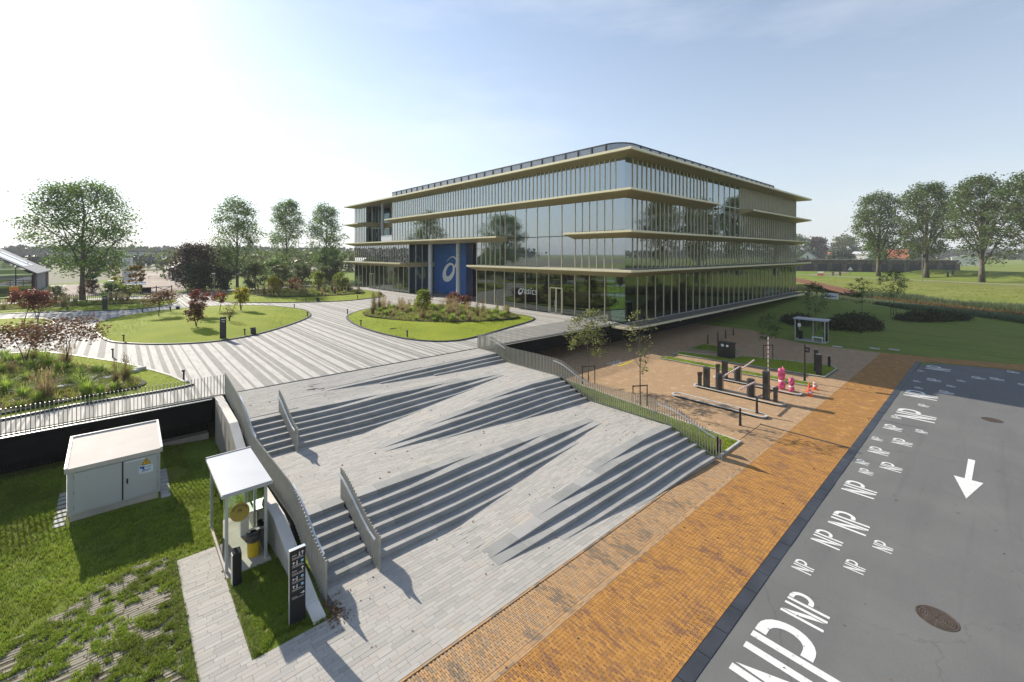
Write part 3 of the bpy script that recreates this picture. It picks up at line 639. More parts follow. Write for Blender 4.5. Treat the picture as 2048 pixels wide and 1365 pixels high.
# ---------------------------------------------------------------- office building
XF, YF, XE, YW = 39.7, 26.3, 97.8, 97.7
bld = thing('office_building', 'four storey glass office building with projecting champagne metal canopies at every floor', 'building', (68, 62, 0))
OV = 2.0
LEV = [dict(ib=1.95, ob=2.02, ot=2.26, it=2.30), dict(ib=7.22, ob=7.78, ot=8.04, it=8.08), dict(ib=11.39, ob=11.84, ot=12.08, it=12.25), dict(ib=15.62, ob=16.08, ot=16.34, it=16.58), dict(ib=19.92, ob=20.12, ot=20.42, it=20.45)]
def canopy(name, st, lv, closed=False, tops='roofing'):
    """st: list of (inner xy, outer xy) stations along the facade"""
    mb = MB(); d = LEV[lv]; n = len(st); rows = []
    for (i, o) in st:
        e = (o[0]+(i[0]-o[0])*.05, o[1]+(i[1]-o[1])*.05)
        rows.append([(i[0], i[1], d['ib']), (e[0], e[1], d['ob']), (o[0], o[1], d['ob']+.05), (o[0], o[1], d['ot']), (e[0], e[1], d['ot']+.02), (e[0]+(i[0]-e[0])*.02, e[1]+(i[1]-e[1])*.02, d['ot']-.04), (i[0], i[1], d['it'])])
    m = n if closed else n-1
    for a in range(m):
        A = rows[a]; B = rows[(a+1) % n]
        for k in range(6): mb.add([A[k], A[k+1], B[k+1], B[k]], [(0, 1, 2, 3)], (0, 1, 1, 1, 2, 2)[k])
    if not closed:
        for r in (rows[0], rows[-1]): mb.add(r, [tuple(range(7))], 0)
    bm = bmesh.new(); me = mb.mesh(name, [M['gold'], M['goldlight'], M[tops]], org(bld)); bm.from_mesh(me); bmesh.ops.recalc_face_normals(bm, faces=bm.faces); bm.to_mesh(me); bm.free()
    return link(name, me, bld)
def stL(y): return ((XF, y), (XF-OV, y))
def stR(x): return ((x, YF), (x, YF-OV))
CN = ((XF, YF), (XF-OV, YF-OV))
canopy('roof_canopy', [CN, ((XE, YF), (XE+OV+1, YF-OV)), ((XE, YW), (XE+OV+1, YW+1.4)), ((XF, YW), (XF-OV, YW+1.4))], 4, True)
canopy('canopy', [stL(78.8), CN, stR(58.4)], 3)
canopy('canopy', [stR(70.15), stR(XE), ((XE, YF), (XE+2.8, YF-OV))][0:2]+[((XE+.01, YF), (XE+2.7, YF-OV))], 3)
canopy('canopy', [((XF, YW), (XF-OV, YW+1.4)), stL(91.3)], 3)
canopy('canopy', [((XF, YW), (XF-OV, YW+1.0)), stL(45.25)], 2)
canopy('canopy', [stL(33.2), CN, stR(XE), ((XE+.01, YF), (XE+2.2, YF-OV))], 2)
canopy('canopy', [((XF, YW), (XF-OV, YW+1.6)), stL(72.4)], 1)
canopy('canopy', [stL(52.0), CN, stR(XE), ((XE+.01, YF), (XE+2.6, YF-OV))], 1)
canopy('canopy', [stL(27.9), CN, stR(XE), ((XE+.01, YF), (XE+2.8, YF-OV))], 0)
def rng_edges(a, b, step): n = max(1, round((b-a)/step)); return [a+(b-a)*i/n for i in range(n+1)]
ZF = [(2.36, 7.24), (8.08, 11.41), (12.26, 15.64), (16.58, 19.94)]
PANES = []; FINS = []     # (axis, plane, a, b, z0, z1) ; (axis, plane, pos, z0, z1, depth)
def row(axis, plane, edges, z0, z1, fin=.07, ends=(True, True)):
    for a, b in zip(edges, edges[1:]): PANES.append((axis, plane, a, b, z0, z1))
    for i, e in enumerate(edges):
        if (i == 0 and not ends[0]) or (i == len(edges)-1 and not ends[1]): continue
        FINS.append((axis, plane, e, z0, z1, fin))
# left facade (plane X=XF, running along Y)
row('Y', XF, [26.3]+rng_edges(28.9, 52.1, 2.1), *ZF[0], ends=(False, True)); row('Y', XF, rng_edges(72.7, 97.7, 2.1), *ZF[0])
n2 = [26.3, 27.9]+rng_edges(28.95, 33.1, 1.05)
row('Y', XF, n2, *ZF[1], ends=(False, True)); row('Y', XF, n2, *ZF[2], ends=(False, True))
row('Y', XF, rng_edges(33.1, 45.6, 2.1), ZF[1][0], ZF[2][1], ends=(False, False))
row('Y', XF, rng_edges(45.6, 52.1, 1.05), *ZF[1]); row('Y', XF, rng_edges(72.7, 97.7, 1.05), *ZF[1])
row('Y', XF, rng_edges(45.6, 79.4, 1.05), *ZF[2]); row('Y', XF, rng_edges(91.6, 97.7, .85), *ZF[2])
row('Y', XF, [26.3]+rng_edges(27.5, 79.4, .70), *ZF[3], ends=(False, True)); row('Y', XF, rng_edges(91.6, 97.7, .85), *ZF[3])
# right facade (plane Y=YF, running along X)
row('X', YF, [39.7]+rng_edges(42.0, 97.8, 1.87), *ZF[0], ends=(False, True))
row('X', YF, [39.7]+rng_edges(41.1, 97.8, .94), *ZF[1], fin=.09, ends=(False, True))
row('X', YF, [39.7]+rng_edges(41.1, 59.1, .94), *ZF[2], fin=.09, ends=(False, True)); row('X', YF, rng_edges(70.3, 97.8, .94), *ZF[2], fin=.12)
row('X', YF, [39.7]+rng_edges(41.1, 59.1, .94), *ZF[3], fin=.09, ends=(False, True)); row('X', YF, rng_edges(70.3, 97.8, .65), *ZF[3], fin=.14)
row('X', YF, rng_edges(59.1, 70.3, 1.88), ZF[2][0], ZF[3][1], ends=(False, False))
def pane_box(mb, p):
    ax, pl, a, b, z0, z1 = p; g = .012
    if ax == 'Y': mb.box(pl, a+g, z0, pl+.03, b-g, z1)
    else: mb.box(a+g, pl, z0, b-g, pl+.03, z1)
def fin_box(mb, f):
    ax, pl, e, z0, z1, d = f; w_ = .045 if z0 > 16 and z1-z0 < 4 else .032
    if ax == 'Y': mb.box(pl-d, e-w_, z0, pl+.12, e+w_, z1)
    else: mb.box(e-w_, pl-d, z0, e+w_, pl+.12, z1)
def dist(ax, pl, a): return (pl if ax == 'Y' else a)**2+(a if ax == 'Y' else pl)**2
for lst, fn, nm, mt in ((PANES, pane_box, 'pane', None), (FINS, fin_box, 'mullion', M['fin'])):
    lst.sort(key=lambda p: dist(p[0], p[1], p[2])/((p[3]-p[2]) if nm == 'pane' else 1))
    for p in lst[:295]: q = MB(); fn(q, p); q.build(nm, mt or M['glassg' if p[4] < 3 else 'glass'], bld)
    for lo in ((True, False) if nm == 'pane' else (None,)):
        q = MB()
        for p in lst[295:]:
            if lo is None or (p[4] < 3) == lo: fn(q, p)
        if q.v: q.build(nm+'s', mt or M['glassg' if lo else 'glass'], bld, 'stuff')
# far sides of the building
for z0, z1 in ZF:
    MB().box(XE, YF+.05, z0, XE+.03, YW, z1).build('end_glazing', M['glass'], bld); MB().box(XF+.05, YW, z0, XE, YW+.03, z1).build('end_glazing', M['glass'], bld)
# transoms at floor lines of the tall glazing, sills
MB().box(XF-.03, 33.1, 11.78, XF+.1, 45.6, 11.86).build('transom', M['charcoal'], bld); MB().box(59.1, YF-.03, 16.0, 70.3, YF+.1, 16.1).build('transom', M['charcoal'], bld)
for z in (8.06, 12.24, 16.56): MB().box(XF-.06, YF-.06, z-.05, XE, YF+.08, z+.05).build('sill', M['rail'], bld)
MB().box(XF+.1, YF-.06, 2.3, XE, YF+.08, 2.37).build('sill', M['rail'], bld); MB().box(XF-.06, YF, 8.0, XF+.08, 52.0, 8.1).build('sill', M['rail'], bld)
# interior: floors, ceilings, cores, columns
def plate(z0, z1, cuts):
    b = MB(); b.box(46.2, YF+.35, z0, XE-.3, YW-.3, z1); y = YF+.35
    for a, c, xs in cuts+[(YW-.3, YW, 46.2)]:
        if a > y: b.box(XF+.3, y, z0, 46.2, a, z1)
        if c < YW: b.box(xs, a, z0, 46.2, c, z1) if xs < 46.1 else None
        y = c
    return b
plate(2.0, 2.345, []).build('floor_plate', M['greyint'], bld)
plate(7.3, 8.02, [(52.2, 72.6, 46.2)]).build('floor_plate', M['ceil'], bld)
plate(11.5, 12.2, [(33.2, 45.5, 42.2)]).build('floor_plate', M['ceil'], bld)
plate(15.75, 16.5, [(79.5, 91.5, 44.6)]).build('floor_plate', M['ceil'], bld)
plate(19.98, 20.38, []).build('roof_plate', M['ceil'], bld)
for (x0, y0, x1, y1) in ((52, 38, 66, 52), (74, 40, 88, 54), (52, 62, 70, 84), (78, 66, 90, 88), (47, 74.5, 51, 95), (47, 54, 50, 70)): MB().box(x0, y0, 2.36, x1, y1, 19.95).build('core_wall', M['core'], bld)
for x, y in [(41.3, 28.4), (50, 28.6), (60, 28.6), (70, 28.6), (80, 28.6), (90, 28.6), (42, 38), (42, 48), (42, 78), (42, 95)]:
    MB().cyl(x, y, 2.36, 19.95, .3, n=14).build('inner_column', M['column'], bld, smooth=False)
rng = random.Random(21); M['furn'] = M_island('furniture', [(.03, .03, .03), (.25, .24, .22), (.5, .5, .48), (.30, .13, .05), (.05, .12, .16)], .6, None, bstr=0)
fu = MB()
for i in range(170):
    zf_ = rng.choice([2.36, 8.05, 12.25, 16.55]); 
    if rng.random() < .5: x, y = rng.uniform(41, 96), rng.uniform(27.6, 34)
    else: x, y = rng.uniform(41, 46), rng.uniform(28, 51)
    if zf_ > 12 and zf_ < 13 and 33 < y < 46 and x < 43: continue
    a, b, c = rng.uniform(.4, 1.6), rng.uniform(.4, 1.0), rng.choice([.75, .75, 1.1, 1.6, 2.0]); fu.box(x, y, zf_, x+a, y+b, zf_+c)
fu.build('furnishings', M['furn'], bld, 'stuff')
# entrance recess
MB().box(45.0, 61.6, 2.36, 45.15, 72.55, 11.45).build('blue_wall', M['blue'], bld); MB().box(44.6, 59.6, 2.36, 45.15, 61.6, 11.45).build('navy_wall', M['navy'], bld)
MB().box(45.1, 52.2, 2.36, 45.2, 59.6, 11.45).build('recess_wall', M['charcoal'], bld)
q = MB(); q.box(XF, 72.58, 2.36, 45.1, 72.61, 7.24); q.box(XF, 72.58, 8.05, 45.1, 72.61, 11.45); q.build('recess_glazing', M['glassg'], bld)
q = MB()
for x in (41.0, 42.35, 43.7): q.box(x-.03, 72.42, 2.36, x+.03, 72.62, 11.45)
q.build('recess_mullions', M['fin'], bld, 'stuff'); MB().box(XF, 72.38, 7.22, 45.0, 72.57, 8.1).build('recess_band', M['gold'], bld)
MB().box(XF, 52.1, 2.36, 45.2, 52.2, 11.45).build('recess_side', M['charcoal'], bld)
for y in (66.1, 57.7): MB().cyl(40.25, y, 2.4, 11.45, .36, n=20).build('entrance_column', M['column'], bld)
# upper corner terrace
q = MB(); q.box(44.5, 79.5, 12.26, 44.53, 91.5, 15.7); q.box(44.5, 79.5, 16.5, 44.53, 91.5, 19.95); q.box(XF, 91.5, 12.26, 44.5, 91.53, 15.7); q.box(XF, 91.5, 16.5, 44.5, 91.53, 19.95); q.build('terrace_glazing', M['glass'], bld)
q = MB(); q.box(44.2, 79.5, 15.62, 44.6, 91.5, 16.6); q.box(XF, 91.3, 15.62, 44.3, 91.5, 16.6); q.build('terrace_band', M['gold'], bld)
q = MB()
for y in (81.5, 83.5, 85.5, 87.5, 89.5): q.box(44.36, y-.03, 12.26, 44.5, y+.03, 19.95)
for x in (41, 42.5): q.box(x-.03, 91.36, 12.26, x+.03, 91.5, 19.95)
q.build('terrace_mullions', M['fin'], bld, 'stuff')
MB().cyl(40.2, 84.7, 12.2, 19.98, .3, n=18).build('terrace_column', M['column'], bld)
MB().box(XF-.02, 79.5, 12.2, XF+.05, 84.3, 13.4).build('terrace_balustrade', M['whitepaint'], bld); MB().box(XF, 79.42, 12.2, 44.5, 79.5, 19.98).build('terrace_side', M['greyint'], bld)
# roof screen with rounded corner
SX, SY, SZ0, SZ1, RC = 40.6, 27.2, 20.4, 22.05, 2.2
arc = [(SX+RC-RC*math.sin(a), SY+RC-RC*math.cos(a)) for a in np.linspace(0, math.pi/2, 7)]
path = [(88.3, SY)]+[(x, SY) for x in np.arange(86.2, SX+RC+.5, -2.1)]+[tuple(p) for p in arc]+[(SX, y) for y in np.arange(SY+RC+2.0, 81.2, 2.0)]+[(SX, 81.3)]
top = MB()
for i, (a, b) in enumerate(zip(path, path[1:])):
    d = Vector((b[0]-a[0], b[1]-a[1])); l = d.length; d /= l; n_ = Vector((-d.y, d.x))*.03
    e = .06 if l > 1 else 0.0; a2 = Vector(a)+d*e; b2 = Vector(b)-d*e
    MB().hexa([(a2.x-n_.x, a2.y-n_.y, SZ0), (b2.x-n_.x, b2.y-n_.y, SZ0), (b2.x+n_.x, b2.y+n_.y, SZ0), (a2.x+n_.x, a2.y+n_.y, SZ0)], [(a2.x-n_.x, a2.y-n_.y, SZ1-.12), (b2.x-n_.x, b2.y-n_.y, SZ1-.12), (b2.x+n_.x, b2.y+n_.y, SZ1-.12), (a2.x+n_.x, a2.y+n_.y, SZ1-.12)]).build('screen_panel', M['screen'], bld)
    top.bar((a[0], a[1], SZ1-.06), (b[0], b[1], SZ1-.06), .12, .12)
    if l > 1: MB().box(a[0]-.09, a[1]-.09, SZ0, a[0]+.09, a[1]+.09, SZ1-.1).build('screen_post', M['darkmetal'], bld)
top.build('screen_rail', M['darkmetal'], bld)
MB().box(42.5, 29, 20.4, 87, 80, 21.3).build('plant_room', M['charcoal'], bld)
# base under the overhang
MB().box(XF+.3, 28.2, -.3, XE, 28.4, 2.0).build('base_wall', M['charcoal'], bld); MB().box(XF+.3, 28.2, -.3, XF+.5, 40, 2.0).build('base_wall', M['charcoal'], bld)
for x in (55.2, 72.0): MB().box(x, 28.12, .75, x+.3, 28.2, 1.1).build('wall_lamp', M['whitepaint'], bld)
MB().box(60.6, 28.14, .9, 61.0, 28.2, 1.4).build('wall_notice', M['whitepaint'], bld)
MB().box(36.2, 33.0-.08, 1.55, 39.0, 32.98, 1.85).build('height_limit_board', M['whitepaint'], bld)
# doors on the left facade
for y0, y1 in ((35.05, 37.15), (87.75, 89.85)):
    h = 3.05; dr = MB()
    for a, b in ((y0, y0+.1), ((y0+y1)/2-.08, (y0+y1)/2+.08), (y1-.1, y1)): dr.box(XF-.07, a, 2.4, XF-.005, b, 2.4+h)
    dr.box(XF-.07, y0, 2.4+h, XF-.005, y1, 2.4+h+.12); dr.box(XF-.07, y0, 2.402, XF-.005, y1, 2.5)
    d_ = dr.build('door', M['goldlight'], bld); hd = MB()
    for s_ in (-.16, .16): hd.bar((XF-.12, (y0+y1)/2+s_, 3.2), (XF-.12, (y0+y1)/2+s_, 4.0), .04)
    hd.build('handle', M['rail'], d_)
# emblem on the blue wall: open loop with a curling tail
def emblem(name, X, y0, z0, sy, sz, mat, parent):
    """loop drawn in a 1x1 frame; u to the right (towards -Y), v up"""
    mb = MB(); pts = []; n = 40
    oc, ic = (.42, .36), (.47, .43)
    for k in range(n+1):
        a = 2*math.pi*k/n
        def el(c, ra, rb, th): x = ra*math.cos(a); y = rb*math.sin(a); return (c[0]+x*math.cos(th)-y*math.sin(th), c[1]+x*math.sin(th)+y*math.cos(th))
        pts.append((el(oc, .44, .31, R(42)), el(ic, .27, .155, R(46))))
    for (o1, i1), (o2, i2) in zip(pts, pts[1:]):
        P3 = [(X, y0-p[0]*sy, z0+p[1]*sz) for p in (o1, o2, i2, i1)]; mb.add(P3, [(0, 1, 2, 3)])
    tail = spline([(.70, .50), (.86, .66), (.90, .84), (.74, .965), (.52, .93), (.30, .78)], 8, False); wd = np.linspace(.10, .012, len(tail))
    for i in range(len(tail)-1):
        a = Vector(tail[i]); b = Vector(tail[i+1]); d = (b-a).normalized(); nn = Vector((-d.y, d.x)); q = [a+nn*wd[i]/2, a-nn*wd[i]/2, b-nn*wd[i+1]/2, b+nn*wd[i+1]/2]
        mb.add([(X-.002, y0-p.x*sy, z0+p.y*sz) for p in q], [(0, 1, 2, 3)])
    return mb.build(name, mat, parent)
emblem('wall_emblem', 44.96, 69.75, 4.55, 5.2, 4.75, M['white'], bld)
emblem('glass_emblem', XF-.012, 43.05, 4.25, 1.25, 1.15, M['vinyl'], bld)
me = text_mesh('asics', 1.35, M['vinyl'], .12); o = link('glass_lettering', me, bld, (XF-.012-68, 41.85-62, 4.42)); o.rotation_euler = (R(90), 0, R(-90))
# poster with a sports shoe behind the corner glazing
pst = MB().box(40.35, 27.0, 2.9, 40.38, 28.75, 5.6).build('poster', M['white'], bld)
M['shoe'] = M_noise('printed_shoe', [(.02, .025, .02), (.10, .14, .07), (.35, .38, .33)], 5, .5)
outl = [(0, 0), (.5, -.04), (1.2, .06), (1.42, .2), (1.4, .34), (1.05, .5), (.82, .82), (.62, .86), (.45, .62), (.15, .72), (.02, .5)]; ca, sa = math.cos(.42), math.sin(.42)
sh = MB(); sh.add([(40.335, 28.68-(u*ca-v*sa)*1.0, 3.45+(u*sa+v*ca)*1.25) for u, v in outl], [tuple(range(len(outl)))]); sh.build('shoe_print', M['shoe'], pst)
sl = MB(); sl.add([(40.33, 28.68-(u*ca-v*sa)*1.0, 3.45+(u*sa+v*ca)*1.25) for u, v in [(-.02, -.06), (.5, -.12), (1.3, .0), (1.45, .16), (1.2, .06), (.5, -.03), (0, 0.02)]], [tuple(range(7))]); sl.build('sole_print', M['rail'], pst)
# ---------------------------------------------------------------- vegetation kit
def leaf_mesh(name, P, size, rng, mat, flat=.5, elong=1.6):
    """P: (n,3) leaf positions -> one quad each, random size and tilt"""
    P = np.asarray(P, float); n = len(P); d = rng.normal(size=(n, 3)); d[:, 2] *= flat; d /= np.linalg.norm(d, axis=1, keepdims=True)+1e-9
    e = rng.normal(size=(n, 3)); u = np.cross(d, e); u /= np.linalg.norm(u, axis=1, keepdims=True)+1e-9
    s = (size*rng.uniform(.6, 1.35, n))[:, None]; a = d*s*elong/2; b = u*s/2
    V = np.stack([P-a, P-a*.1+b, P+a, P-a*.1-b], 1).reshape(-1, 3); F = np.arange(n*4).reshape(n, 4)
    return mesh_np(name, V, F, mat)
def make_tree(H, hb, Rad, prof, seed, nl, ncl, per, leaf, clr, tr, lean=0.0, up=.55, twig=.018, stems=1, wob=.25):
    """returns (wood MB, leaf points): trunk, limbs, twigs to clumps; prof(t)->relative radius up the crown"""
    g = np.random.default_rng(seed); mb = MB(); limbs = []; pts = []
    for s in range(stems):
        a0 = s*2.4+g.uniform(0, 6); ln = (lean if stems == 1 else .30)
        tk = [(ln*H*.9*(k/7)**1.3*math.cos(a0)+g.normal()*wob*.1*H*.05*k, ln*H*.9*(k/7)**1.3*math.sin(a0)+g.normal()*wob*.1*H*.05*k, H*.93*k/7) for k in range(8)]
        mb.tube(tk, [tr*(1-.88*k/7)*(1.25 if k == 0 else 1) for k in range(8)], 7)
        def at(z, tk=tk):
            q = clamp(z/(H*.93))*7; i = min(int(q), 6); f = q-i; return Vector(tk[i])*(1-f)+Vector(tk[i+1])*f
        m = max(2, nl//stems)
        for i in range(m):
            t = (i+.5)/m; z0 = hb*.75+(H*.80-hb*.75)*t; a = i*2.399+g.uniform(-.4, .4)+a0; p0 = at(z0); ze = min(z0+(H-z0)*up*g.uniform(.7, 1.1), H*.97)
            rr = Rad*prof(clamp((ze-hb)/(H-hb)))*g.uniform(.62, .95); p2 = Vector((p0.x*.6+rr*math.cos(a), p0.y*.6+rr*math.sin(a), ze)); p1 = p0.lerp(p2, .5)+Vector((0, 0, -.06*rr+g.normal()*.03*H))
            r0 = tr*(1-.8*z0/H)*.5; cv = [p0.lerp(p1, q).lerp(p1.lerp(p2, q), q) for q in (0, .25, .5, .75, 1)]; mb.tube(cv, [r0, r0*.8, r0*.6, r0*.42, r0*.22], 5); limbs.append(cv)
    L_ = [p for c in limbs for p in c[1:]]; LA = np.array([tuple(p) for p in L_])
    for i in range(ncl):
        for _ in range(12):
            t = g.uniform(0, 1)**.85; z = hb+(H-hb)*t; a = g.uniform(0, 6.283); rr = Rad*prof(t)*math.sqrt(g.uniform(.08, 1))
            rr *= .84+.16*math.sin(3*a+seed)+.10*math.sin(7*a+5*t)
            c = Vector((rr*math.cos(a), rr*math.sin(a), z))
            dd = np.linalg.norm(LA-np.array(c), axis=1); j = int(dd.argmin())
            if dd[j] < Rad*.42: break
        mb.tube([L_[j], L_[j].lerp(c, .5)+Vector((0, 0, g.normal()*.05*Rad)), c], [twig*1.5, twig, twig*.5], 3, cap=False)
        pts.append(np.array(c)+g.normal(size=(per, 3))*np.array([clr, clr, clr*.62]))
    return mb, np.concatenate(pts)
def tree_thing(name, label, cat, loc, wood, leafpts, leaf, lmat, wmat, seed=0, group=None, elong=1.6, sc=1.0, rz=0.0, flat=.5):
    t = thing(name, label, cat, (0, 0, 0), group=group)
    link('trunk', wood.mesh('trunk', wmat, smooth=True), t); link('crown', leaf_mesh('crown', leafpts, leaf, np.random.default_rng(seed), lmat, flat, elong), t)
    t.location = loc; t.rotation_euler = (0, 0, rz); t.scale = (sc, sc, sc); return t
M['bark'] = M_noise('grey_brown_bark', [(.060, .050, .038), (.12, .105, .08), (.17, .15, .12)], 3, .9, 0, .5, 12, stretch=(1, 1, .3))
M['barkd'] = M_noise('dark_bark', [(.025, .020, .016), (.07, .055, .042)], 5, .9, 0, .3, 20)
M['lf_pop'] = M_leaf('poplar_leaves', [(.066, .129, .035), (.111, .195, .049), (.165, .253, .066), (.232, .276, .089)], .52)
M['lf_big'] = M_leaf('broad_tree_leaves', [(.042, .085, .024), (.075, .134, .032), (.116, .176, .045), (.212, .212, .067)], .48)
M['lf_dark'] = M_leaf('dark_leaves', [(.022, .045, .018), (.045, .075, .027), (.068, .098, .038)], .25)
M['lf_willow'] = M_leaf('pale_willow_leaves', [(.098, .130, .046), (.143, .182, .065), (.195, .221, .091)], .4)
M['lf_purp'] = M_leaf('purple_leaves', [(.045, .027, .027), (.083, .053, .042), (.090, .083, .045), (.128, .075, .053)], .3)
M['lf_red'] = M_leaf('red_maple_leaves', [(.128, .027, .021), (.195, .045, .030), (.240, .083, .042), (.150, .075, .038)], .4)
M['lf_bronze'] = M_leaf('bronze_maple_leaves', [(.105, .042, .027), (.165, .068, .038), (.195, .112, .053), (.128, .105, .045)], .4)
M['lf_yel'] = M_leaf('yellow_leaves', [(.312, .286, .023), (.442, .364, .026), (.260, .286, .033), (.520, .390, .039)], .45)
M['lf_ygr'] = M_leaf('yellow_green_leaves', [(.140, .210, .025), (.224, .280, .031), (.280, .294, .035), (.105, .168, .022)], .45)
M['lf_orange'] = M_leaf('orange_leaves', [(.22, .13, .022), (.28, .17, .03), (.18, .15, .03), (.12, .12, .03)], .4)
M['lf_hedge'] = M_leaf('dark_hedge_leaves', [(.035, .042, .014), (.060, .064, .022), (.090, .078, .034), (.05, .075, .02)], .25)
M['reed'] = M_leaf('reed_leaves', [(.085, .126, .059), (.126, .177, .085), (.169, .220, .110), (.203, .203, .101)], .35)
M['reedrust'] = M_leaf('rusty_reeds', [(.169, .091, .033), (.221, .130, .046), (.130, .104, .039)], .35)
M['blade'] = M_leaf('grass_blades', [(.164, .281, .021), (.234, .351, .030), (.304, .386, .041), (.351, .363, .070)], .5, patch=((.17, .22, .028), .55))
M['blade_dull'] = M_leaf('dull_grass_blades', [(.110, .196, .035), (.182, .270, .049), (.270, .294, .074), (.343, .294, .124)], .45)
M['orn_g'] = M_leaf('green_grass_clump', [(.138, .246, .036), (.229, .369, .055), (.369, .463, .078), (.491, .463, .138)], .45)
M['orn_t'] = M_leaf('tan_grass_clump', [(.310, .233, .116), (.435, .327, .171), (.217, .186, .078), (.559, .435, .248)], .45)
M['orn_r'] = M_leaf('russet_grass_clump', [(.211, .138, .073), (.162, .154, .056), (.276, .179, .106), (.106, .138, .036)], .4)
M['peren'] = M_leaf('perennial_leaves', [(.166, .246, .047), (.281, .363, .066), (.429, .395, .099), (.330, .215, .099)], .35)
def blades(P, rng, h, spread, wd, n, lean=.55):
    """tufts: P (m,3) bases, n curved blades each -> verts, tri faces (two segments)"""
    P = np.repeat(np.asarray(P, float), n, 0); m = len(P); a = rng.uniform(0, 6.283, m); r = spread*np.sqrt(rng.uniform(0, 1, m)); hh = h*rng.uniform(.55, 1.15, m); ln = lean*rng.uniform(.2, 1, m)*hh
    dx, dy = np.cos(a), np.sin(a); B = P+np.stack([dx*r, dy*r, np.zeros(m)], 1); s = np.stack([-dy, dx, np.zeros(m)], 1)*(wd*rng.uniform(.6, 1.2, m))[:, None]
    Mid = B+np.stack([dx*ln*.35, dy*ln*.35, hh*.6], 1); T = B+np.stack([dx*ln, dy*ln, hh*(1-.25*ln/np.maximum(hh, 1e-6))], 1)
    V = np.stack([B-s, B+s, Mid+s*.8, Mid-s*.8, T], 1).reshape(-1, 3); k = np.arange(m)[:, None]*5
    F = np.concatenate([k+np.array([[0, 1, 2]]), k+np.array([[0, 2, 3]]), k+np.array([[3, 2, 4]])]); return V, F
def tufts(name, P, seed, h, spread, wd, n, mat, parent=None, lean=.55, kind='stuff', label=None, cat=None):
    g = np.random.default_rng(seed); V, F = blades(P, g, h, spread, wd, n, lean); o = link(name, mesh_np(name, V-np.array(org(parent)), F, mat), parent, kind=kind)
    return tag(o, label, cat) if label else o
def clump_mesh(name, kind, seed):
    g = np.random.default_rng(seed); V, F = blades([(0, 0, 0)], g, {'green': .62, 'tan': .75, 'russet': .95, 'low': .35}[kind], .12, .011, {'green': 170, 'tan': 170, 'russet': 130, 'low': 90}[kind], {'green': .9, 'tan': .8, 'russet': .35, 'low': 1.0}[kind])
    mi = np.zeros(len(F), int)
    if kind in ('tan', 'russet'):     # feathery plumes on thin stems
        m = 45 if kind == 'tan' else 40; a = g.uniform(0, 6.28, m); r = g.uniform(.05, .4 if kind == 'tan' else .22, m); h = g.uniform(.7, 1.0, m) if kind == 'tan' else g.uniform(1.1, 1.6, m)
        T = np.stack([np.cos(a)*r*1.2, np.sin(a)*r*1.2, h], 1); B = T*np.array([.15, .15, 0]); s = np.stack([-np.sin(a), np.cos(a), 0*a], 1)*.004
        V2 = np.stack([B-s, B+s, T+s, T-s], 1).reshape(-1, 3); k = np.arange(m)[:, None]*4+len(V); F2 = np.concatenate([k+[[0, 1, 2]], k+[[0, 2, 3]]])
        pl = np.repeat(T, 8, 0)+g.normal(size=(m*8, 3))*np.array([.02, .02, .085]); d = g.normal(size=(m*8, 3))*np.array([.012, .012, .05]); e = g.normal(size=(m*8, 3))*.012
        V3 = np.stack([pl-d, pl+e, pl+d], 1).reshape(-1, 3); F3 = np.arange(len(V3)).reshape(-1, 3)+len(V)+len(V2)
        V = np.concatenate([V, V2, V3]); F = np.concatenate([F, F2, F3])
    return mesh_np(name, V, F, M[{'green': 'orn_g', 'tan': 'orn_t', 'russet': 'orn_r', 'low': 'peren'}[kind]])
CL = {k: [clump_mesh('grass_clump', k, 40+i+10*j) for i in range(2)] for j, k in enumerate(('green', 'tan', 'russet', 'low'))}
CLAB = {'green': 'green fountain grass clump', 'tan': 'tan feathery grass clump', 'russet': 'tall russet plumed grass clump', 'low': 'low leafy perennial clump'}

